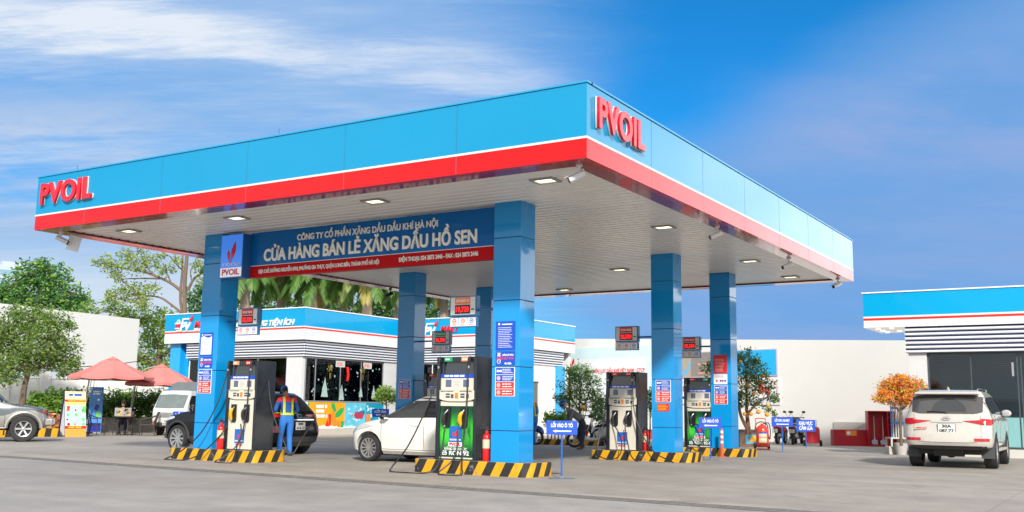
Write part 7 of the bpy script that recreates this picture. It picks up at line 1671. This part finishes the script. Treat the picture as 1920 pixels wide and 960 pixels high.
plant('street_tree', 'leafy tree with forked trunk in front of the blank white hoarding', 'tree', atd(40, 818, 42), 42, [(40, 822), (40, 790), (42, 755), (46, 725), (53, 700)],
      [([(53, 700), (44, 690), (30, 672), (10, 660)], .10, .03), ([(53, 702), (50, 670), (56, 640), (60, 610)], .11, .03), ([(54, 700), (75, 680), (95, 655), (108, 625)], .09, .025), ([(58, 695), (90, 685), (120, 675), (140, 680)], .06, .02), ([(45, 692), (20, 690), (-10, 680)], .06, .02)],
      [(22, 612, 34), (62, 602, 34), (104, 606, 27), (34, 648, 38), (84, 642, 38), (116, 655, 30), (128, 688, 18), (10, 692, 32), (56, 682, 24), (-22, 640, 42), (141, 678, 13), (120, 704, 11), (-20, 700, 30), (95, 675, 24), (30, 585, 14), (128, 610, 12), (75, 585, 12)],
      .15, [LG, LO], 11, 46, .33, mi=lambda rg: 0 if rg.random() < .62 else 1, r0=.17, shell=.35)
plant('round_tree', 'big dense round tree behind the white hoarding at the far left', 'tree', atd(80, 770, 88), 88, [(80, 800), (80, 700), (78, 600), (75, 560)],
      [([(78, 600), (50, 560), (30, 530)], .25, .06), ([(78, 600), (110, 565), (125, 545)], .25, .06)],
      [(62, 514, 30), (30, 538, 34), (96, 520, 32), (118, 550, 36), (66, 552, 44), (8, 570, 40), (146, 572, 22), (100, 585, 40), (40, 590, 40), (135, 590, 30), (-30, 580, 40), (80, 500, 16), (160, 560, 10), (5, 545, 14), (20, 600, 40), (120, 600, 40)],
      .38, [LT, LD, LB], 12, 48, .22, mi=lambda rg: rg.choice((0, 0, 1, 2)), r0=.5, shell=.62)
plant('sparse_tree', 'tall open tree with long bare limbs behind the shop', 'tree', atd(347, 770, 62), 62, [(348, 790), (347, 680), (347, 610), (346, 540), (351, 470), (354, 400)],
      [([(347, 552), (322, 532), (290, 517), (258, 507), (225, 502), (186, 496)], .11, .02), ([(347, 592), (322, 572), (300, 558), (270, 555), (240, 562), (205, 553)], .085, .018), ([(352, 545), (364, 522), (380, 512), (400, 500)], .10, .03), ([(346, 600), (338, 560), (342, 500), (341, 440)], .10, .05), ([(300, 522), (265, 522), (225, 523)], .07, .02), ([(290, 517), (275, 500), (262, 470)], .06, .02), ([(322, 532), (312, 510), (310, 495)], .05, .02), ([(346, 510), (330, 495), (318, 480)], .05, .02), ([(360, 530), (358, 505), (374, 490)], .05, .02)],
      [(176, 494, 8), (200, 495, 17), (235, 478, 15), (216, 506, 17), (252, 494, 22), (282, 492, 20), (312, 504, 16), (222, 518, 12), (252, 548, 24), (222, 556, 19), (286, 540, 13), (275, 572, 14), (330, 490, 10), (266, 468, 9), (376, 500, 16), (384, 528, 14), (204, 550, 9), (300, 480, 9), (262, 560, 16)],
      .20, [LL, LO], 13, 30, .34, mi=lambda rg: 0 if rg.random() < .6 else 1, r0=.17, shell=.3, bark=mat('bark tan', (.17, .12, .085), .9, var=.25, vscale=4, bump=.4))
plant('garden_tree', 'bright green spreading tree between the hoarding and the shop', 'tree', atd(292, 770, 66), 66, [(290, 800), (290, 720), (296, 690), (300, 650)],
      [([(296, 690), (270, 670), (240, 672)], .16, .05), ([(298, 670), (320, 655), (335, 640)], .16, .05), ([(300, 660), (285, 620), (262, 598)], .12, .04)],
      [(172, 580, 16), (205, 574, 18), (235, 588, 18), (262, 592, 20), (286, 618, 30), (270, 650, 28), (302, 596, 20), (312, 655, 30), (328, 615, 28), (290, 690, 26), (265, 690, 20), (150, 590, 12), (235, 600, 16), (318, 700, 24)],
      .26, [LB, LL, LG], 14, 34, .30, mi=lambda rg: rg.choice((0, 0, 1, 2)), r0=.3, shell=.5)
plant('garden_tree', 'dark green tree behind the left front column', 'tree', atd(385, 770, 72), 72, [(385, 800), (385, 640), (385, 590)], [], [(372, 560, 24), (395, 545, 26), (410, 575, 26), (380, 595, 22), (360, 590, 18), (425, 600, 24), (430, 550, 22)], .38, [LT, LD], 15, 50, .24, mi=lambda rg: rg.choice((0, 1)), r0=.3)
for k, (x, y, lb) in enumerate(((505, 578, 'dark green shade tree behind the palms, left of the shop corner'), (610, 575, 'dark green shade tree behind the palms above the shop corner'), (715, 580, 'dark green shade tree behind the palms near the middle left column'), (835, 585, 'dark green shade tree behind the orange labelled price display'))):
    plant('shade_tree', lb, 'tree', atd(x, 770, 82), 82, [(x, 800), (x, 650), (x, 600)], [], [(x - 35, y, 24), (x, y - 14, 26), (x + 36, y, 24), (x - 15, y + 22, 26), (x + 22, y + 22, 26)], .45, [LD, LG], 30 + k, 46, .24, mi=lambda rg: rg.choice((0, 0, 1)), r0=.3, group='shade trees behind the palms')
def palm_proto():
    t = thing('palm_tree', '', 'palm', (0, 0, 0), 0, 'palms behind the shop'); H = 9.6; rg = random.Random(21)
    mb = MB(); mb.lathe([(.34, 0), (.28, .5), (.26, 3), (.30, 6), (.22, H - 1.6)], 16); mb.build('trunk', mat('palm bark', (.36, .28, .21), .9, var=.2, vscale=3, stretch=(1, 1, 6), bump=.4), t, smooth=True)
    mb = MB(); mb.lathe([(.22, H - 1.6), (.20, H - .8), (.10, H + .1)], 14); mb.build('crownshaft', mat('crownshaft green', (.14, .24, .07), .5), t, smooth=True)
    cb = MB()
    for k in range(30):
        a = 2 * math.pi * (k / 30) * 7.0 + rg.uniform(-.25, .25); el = R(70) - R(112) * (k / 30) + rg.uniform(-.1, .1); Lf = rg.uniform(2.7, 3.3); P = [Vector((0, 0, H))]; d = Vector((math.cos(a) * math.cos(el), math.sin(a) * math.cos(el), math.sin(el))); n = 11
        for i in range(n): P.append(P[-1] + d * (Lf / n)); d = (d + Vector((0, 0, -.17))).normalized()
        cb.tube(P, (.035, .008), 5, 0, 0)
        side = Vector((-math.sin(a), math.cos(a), 0)); mi = 2 if k == 29 else (1 if k % 4 == 0 else 0)
        for i in range(2, n * 5):
            q = i / 5; j = int(q); 
            if j >= n: break
            p = P[j].lerp(P[j + 1], q - j); dd = (P[j + 1] - P[j]).normalized(); ln = .62 * math.sin(math.pi * (.12 + .80 * q / n)) + .1
            for s in (1, -1):
                ld = (side * s * .75 + dd * .45 + Vector((0, 0, -.45 - rg.random() * .45))).normalized(); w = dd * .05
                cb.add([p - w, p + w, p + ld * ln * .6 + w * .9 + Vector((0, 0, -.02)), p + ld * ln + Vector((0, 0, -.10)), p + ld * ln * .6 - w * .9], [(0, 1, 2, 3, 4)], mi)
    cb.build('fronds', [leafmat('frond green', (.06, .17, .03), (.18, .32, .07)), leafmat('frond pale', (.16, .25, .06), (.32, .38, .13)), leafmat('frond gold', (.40, .34, .07), (.50, .44, .14))], t)
    return t
pp = palm_proto()
for k, (px, dep, lb) in enumerate(((449, 56, 'palm with a thick pale trunk just right of the left front column'), (518, 60, 'palm over the white lettering of the shop'), (578, 57, 'palm above the corner of the shop roof'), (636, 60, 'palm between the shop corner and its pink barked neighbour'), (682, 55, 'palm with a straight pinkish trunk above the shop roof'), (743, 59, 'palm beside the middle left column'), (828, 60, 'palm left of the orange labelled price display'), (890, 58, 'palm behind the orange labelled price display'))):
    o = pp if k == 0 else copy_tree(pp); p = atd(px, 770, dep); o.location = (p.x, p.y, 0); o.rotation_euler = (0, 0, 1.7 * k); z = (1.2 + (762 - 488 - 4 * (k % 3)) / F_PX * dep) / 9.6; o.scale = (1, 1, z) if False else (1.0, 1.0, z); o['label'] = lb
def hedge(label, px0, px1, d0, d1, y0, y1, size, mats, seed, n=16, rpx=17, nm='hedge', dens=50, mi=lambda rg: 0):
    rg = random.Random(seed); b = atd((px0 + px1) / 2, 790, (d0 + d1) / 2); t = thing(nm, label, nm.replace('_', ' '), (b.x, b.y, 0)); B = Vector((b.x, b.y, 0)); cb = MB(); sb = MB()
    for i in range(n):
        q = (i + .5) / n; px = px0 + (px1 - px0) * q; dep = d0 + (d1 - d0) * q; pm = F_PX / dep; rm = rpx / pm
        for yy in (y0 + rpx * .6 + rg.uniform(-5, 5), (y0 + y1) / 2, y1 - rpx * .5):
            c = atd(px + rg.uniform(-4, 4), yy, dep + rg.uniform(-.2, .2)) - B; pts, tips = clump_points(c, rm * rg.uniform(.8, 1.2), rm, rm * .9, int(dens * (rm / size) ** 2 * .8) + 12, rg, 8, .3, .4); leaves(cb, pts, size, rg, mi=mi)
        g = atd(px, 790, dep) - B; g.z = 0; sb.tube([g, c + Vector((0, 0, .1))], (.03, .01), 5, 0, 0)
    cb.build('foliage', mats, t); sb.build('stem', BARK, t); return t
hedge('clipped leafy hedge behind the café chairs and parasol poles', 118, 345, 43.2, 45.6, 738, 785, .13, [LG, LB, LD], 41, 17, 16, mi=lambda rg: rg.choice((0, 1, 2)))
hedge('lush broad leaved shrub left of the A frame board', 62, 118, 42.4, 43.0, 738, 785, .24, [LB, LG], 42, 6, 15, 'shrub', mi=lambda rg: rg.choice((0, 0, 1)))
hedge('pink and orange croton plants behind the striped kerb', 72, 112, 38.2, 38.6, 779, 806, .20, [leafmat('croton pink', (.75, .20, .13), (.85, .42, .25), .4), leafmat('croton olive', (.30, .22, .05), (.5, .25, .08), .2)], 43, 5, 11, 'flowering_shrub', 40, mi=lambda rg: 0 if rg.random() < .7 else 1)
hedge('low green box hedge left of the tall potted shrub', 1024, 1064, 40.5, 41, 777, 800, .11, [LG, LB], 44, 6, 9, mi=lambda rg: rg.choice((0, 1)))
def pot(t, r, h, m, square=False):
    mb = MB()
    if square: mb.box((-r, -r, 0), (r, r, h)); mb.box((-r - .03, -r - .03, h), (r + .03, r + .03, h + .05))
    else: mb.lathe([(r * .7, 0), (r * .95, h * .8), (r * 1.05, h), (r * .9, h), (r * .88, h * .9), (.003, h * .88)], 20)
    return mb.build('pot', m, t, smooth=not square)
def fruits(t, pts, dep, r, m):
    B = Vector(t.location)
    for i, (px, py) in enumerate(pts):
        mb = MB(); mb.ball((0, 0, 0), r * (.85 + .3 * ((i * 37) % 10) / 10), 8); o = mb.build('fruit', m, t, smooth=True); o.location = atd(px, py, dep - .35 - .05 * (i % 4)) - B
POTRED = mat('pot red', (.45, .03, .03), .5)
d = 39.5; t = plant('kumquat_tree', 'tall potted kumquat shrub behind the man in grey', 'potted tree', at(1088, 828), d, [(1088, 812), (1090, 790), (1086, 765)], [([(1086, 775), (1100, 750), (1108, 728)], .04, .015), ([(1086, 770), (1072, 745), (1066, 728)], .04, .015), ([(1086, 768), (1088, 730), (1084, 708)], .04, .015)],
      [(1085, 704, 22), (1066, 726, 20), (1106, 718, 22), (1060, 752, 17), (1090, 748, 25), (1120, 744, 17), (1047, 746, 9), (1070, 696, 12), (1100, 695, 12), (1120, 765, 14), (1063, 772, 10)], .095, [LG, LD, LB], 51, 34, .30, mi=lambda rg: rg.choice((0, 0, 1, 2)), r0=.06, shell=.35); pot(t, .32, .42, POTRED)
fruits(t, [(1110, 752), (1096, 768), (1064, 732), (1118, 740)], d, .055, mat('unripe fruit', (.45, .40, .05), .4))
fr = mat('fruit orange ripe', (.85, .33, .015), .35); fruits(t, [(1094, 764)], d - .4, .10, fr)
for px, py, y0, lb, sd2 in ((1128, 822, 742, 'small green potted shrub left of the pump with black nozzles', 52), (1219, 824, 722, 'narrow green potted shrub behind the red plated column', 53)):
    t = plant('potted_shrub', lb, 'potted shrub', at(px, py), 38.5, [(px, 810), (px, 770)], [], [(px, y0 + 14, 13), (px - 4, y0 + 34, 14), (px + 5, y0 + 48, 13)] , .12, [LG, LD], sd2, 42, .26, mi=lambda rg: rg.choice((0, 1)), r0=.03); pot(t, .26, .42, POTRED)
d = 34.3; t = plant('orange_tree', 'potted orange tree heavy with fruit behind the farthest right column', 'potted tree', at(1405, 838), d, [(1404, 815), (1402, 790), (1400, 765)], [([(1402, 805), (1388, 775), (1384, 735)], .07, .03), ([(1400, 770), (1400, 735), (1398, 700)], .06, .02), ([(1402, 775), (1422, 755), (1440, 745)], .04, .015), ([(1390, 760), (1360, 725), (1335, 700)], .04, .015)],
      [(1398, 680, 24), (1422, 698, 19), (1402, 718, 25), (1434, 722, 18), (1445, 742, 13), (1416, 752, 15), (1390, 748, 20), (1436, 765, 8), (1456, 749, 7), (1326, 690, 14), (1332, 716, 12), (1380, 668, 16), (1418, 676, 9), (1350, 700, 20), (1450, 775, 6), (1405, 660, 8)], .095, [LG, LD], 54, 32, .30, mi=lambda rg: rg.choice((0, 0, 1)), r0=.09, shell=.35, bark=mat('bark red brown', (.17, .09, .06), .9, var=.3, vscale=8, bump=.4))
fruits(t, [(1388, 678), (1402, 723), (1413, 738), (1440, 760), (1422, 772), (1408, 776), (1396, 776), (1438, 777), (1430, 705)], d, .068, fr)
pb = pot(t, .42, .55, mat('planter brown', (.16, .09, .06), .6, var=.2), True); pb.rotation_euler = (0, 0, TOCAM)
mb = MB(); mb.rect(-.22, .12, .22, .46, frame((0, -.42, 0)), 0, .012); pk = mb.build('painted_panel', mat('pot panel blue', (.10, .35, .50), .5), pb); mb = MB(); mb.poly([(-.08, .2), (.12, .18), (.16, .36), (.02, .42), (-.04, .34)], frame((0, -.42, 0)), .012, .018); mb.build('motif', YELLOW, pk)
t = plant('round_shrub', 'round bright green shrub in front of the shop window', 'shrub', at(724, 818), 41.5, [(726, 815), (726, 785), (724, 755)], [], [(716, 738, 13), (732, 742, 13), (724, 748, 14), (708, 745, 8), (742, 748, 8), (724, 730, 9)], .095, [LB, LL], 55, 48, .25, mi=lambda rg: rg.choice((0, 0, 1)), r0=.04); pot(t, .28, .4, mat('pot clay', (.35, .16, .09), .7))
d = 30.4; t = plant('flower_tree', 'rounded flowering tree in orange, pink and yellow beside the white suv', 'flowering tree', at(1690, 853), d, [(1690, 836), (1688, 790), (1690, 755)], [([(1689, 775), (1670, 752), (1655, 740)], .03, .012), ([(1689, 770), (1712, 750), (1722, 738)], .03, .012)],
      [(1668, 728, 20), (1690, 722, 22), (1714, 728, 20), (1655, 742, 15), (1680, 745, 20), (1705, 746, 18), (1726, 742, 12), (1690, 712, 10)], .085, [leafmat('petal orange', (1.0, .30, .01), (1.0, .55, .05), .5), leafmat('petal pink', (1.0, .18, .12), (1.0, .40, .42), .5), LL, leafmat('petal yellow', (1.0, .75, .10), (1.0, .6, .08), .5), LG], 56, 80, .24, mi=lambda rg: rg.choice((0, 0, 0, 1, 1, 2, 2, 3, 3)), r0=.05); pot(t, .20, .35, mat('pot pale', (.45, .44, .42), .7))
def tree_guard():
    p = at(1683, 851); t = thing('tree_guard', 'upright pale tubes strapped with blue bands round the flower tree stem', 'tree guard', p, TOCAM)
    for k in range(5): mb = MB(); x = -.14 + .07 * k; mb.tube([(x, -.16 + .05 * abs(k - 2) / 2, .50), (x * 1.02, -.14, 1.72)], .022, 8, 0, 0); mb.build('tube', mat('tube grey green', (.50, .53, .50), .4), t)
    bl = mat('strap blue', (.02, .22, .62), .45)
    for z in (.92, 1.36): mb = MB(); mb.box((-.22, -.21, z), (.22, -.185, z + .06)); mb.build('strap', bl, t)
    mb = MB(); mb.box((-.235, -.20, .5), (-.205, -.17, 1.8)); mb.build('upright', bl, t)
    mb = MB(); mb.box((-.28, -.25, .46), (.28, .25, .5)); 
    for x in (-.25, .25):
        for y in (-.22, .22): mb.box((x - .025, y - .025, 0), (x + .025, y + .025, .46))
    mb.build('stand', mat('stand cream', (.50, .48, .42), .6), t)
    c = MB(); c.box((-.13, -.12, 0), (.13, .12, .24)); o = c.build('concrete_block', mat('block pale', (.48, .46, .42), .85, var=.1), bevel=.01); q = at(1671, 852); o.location = (q.x, q.y, 0); o.rotation_euler = (0, 0, TOCAM + .2); tag(o, 'pale concrete block beside the flower tree stand', 'block')
tree_guard()
# far tree belt that closes the view behind the shop
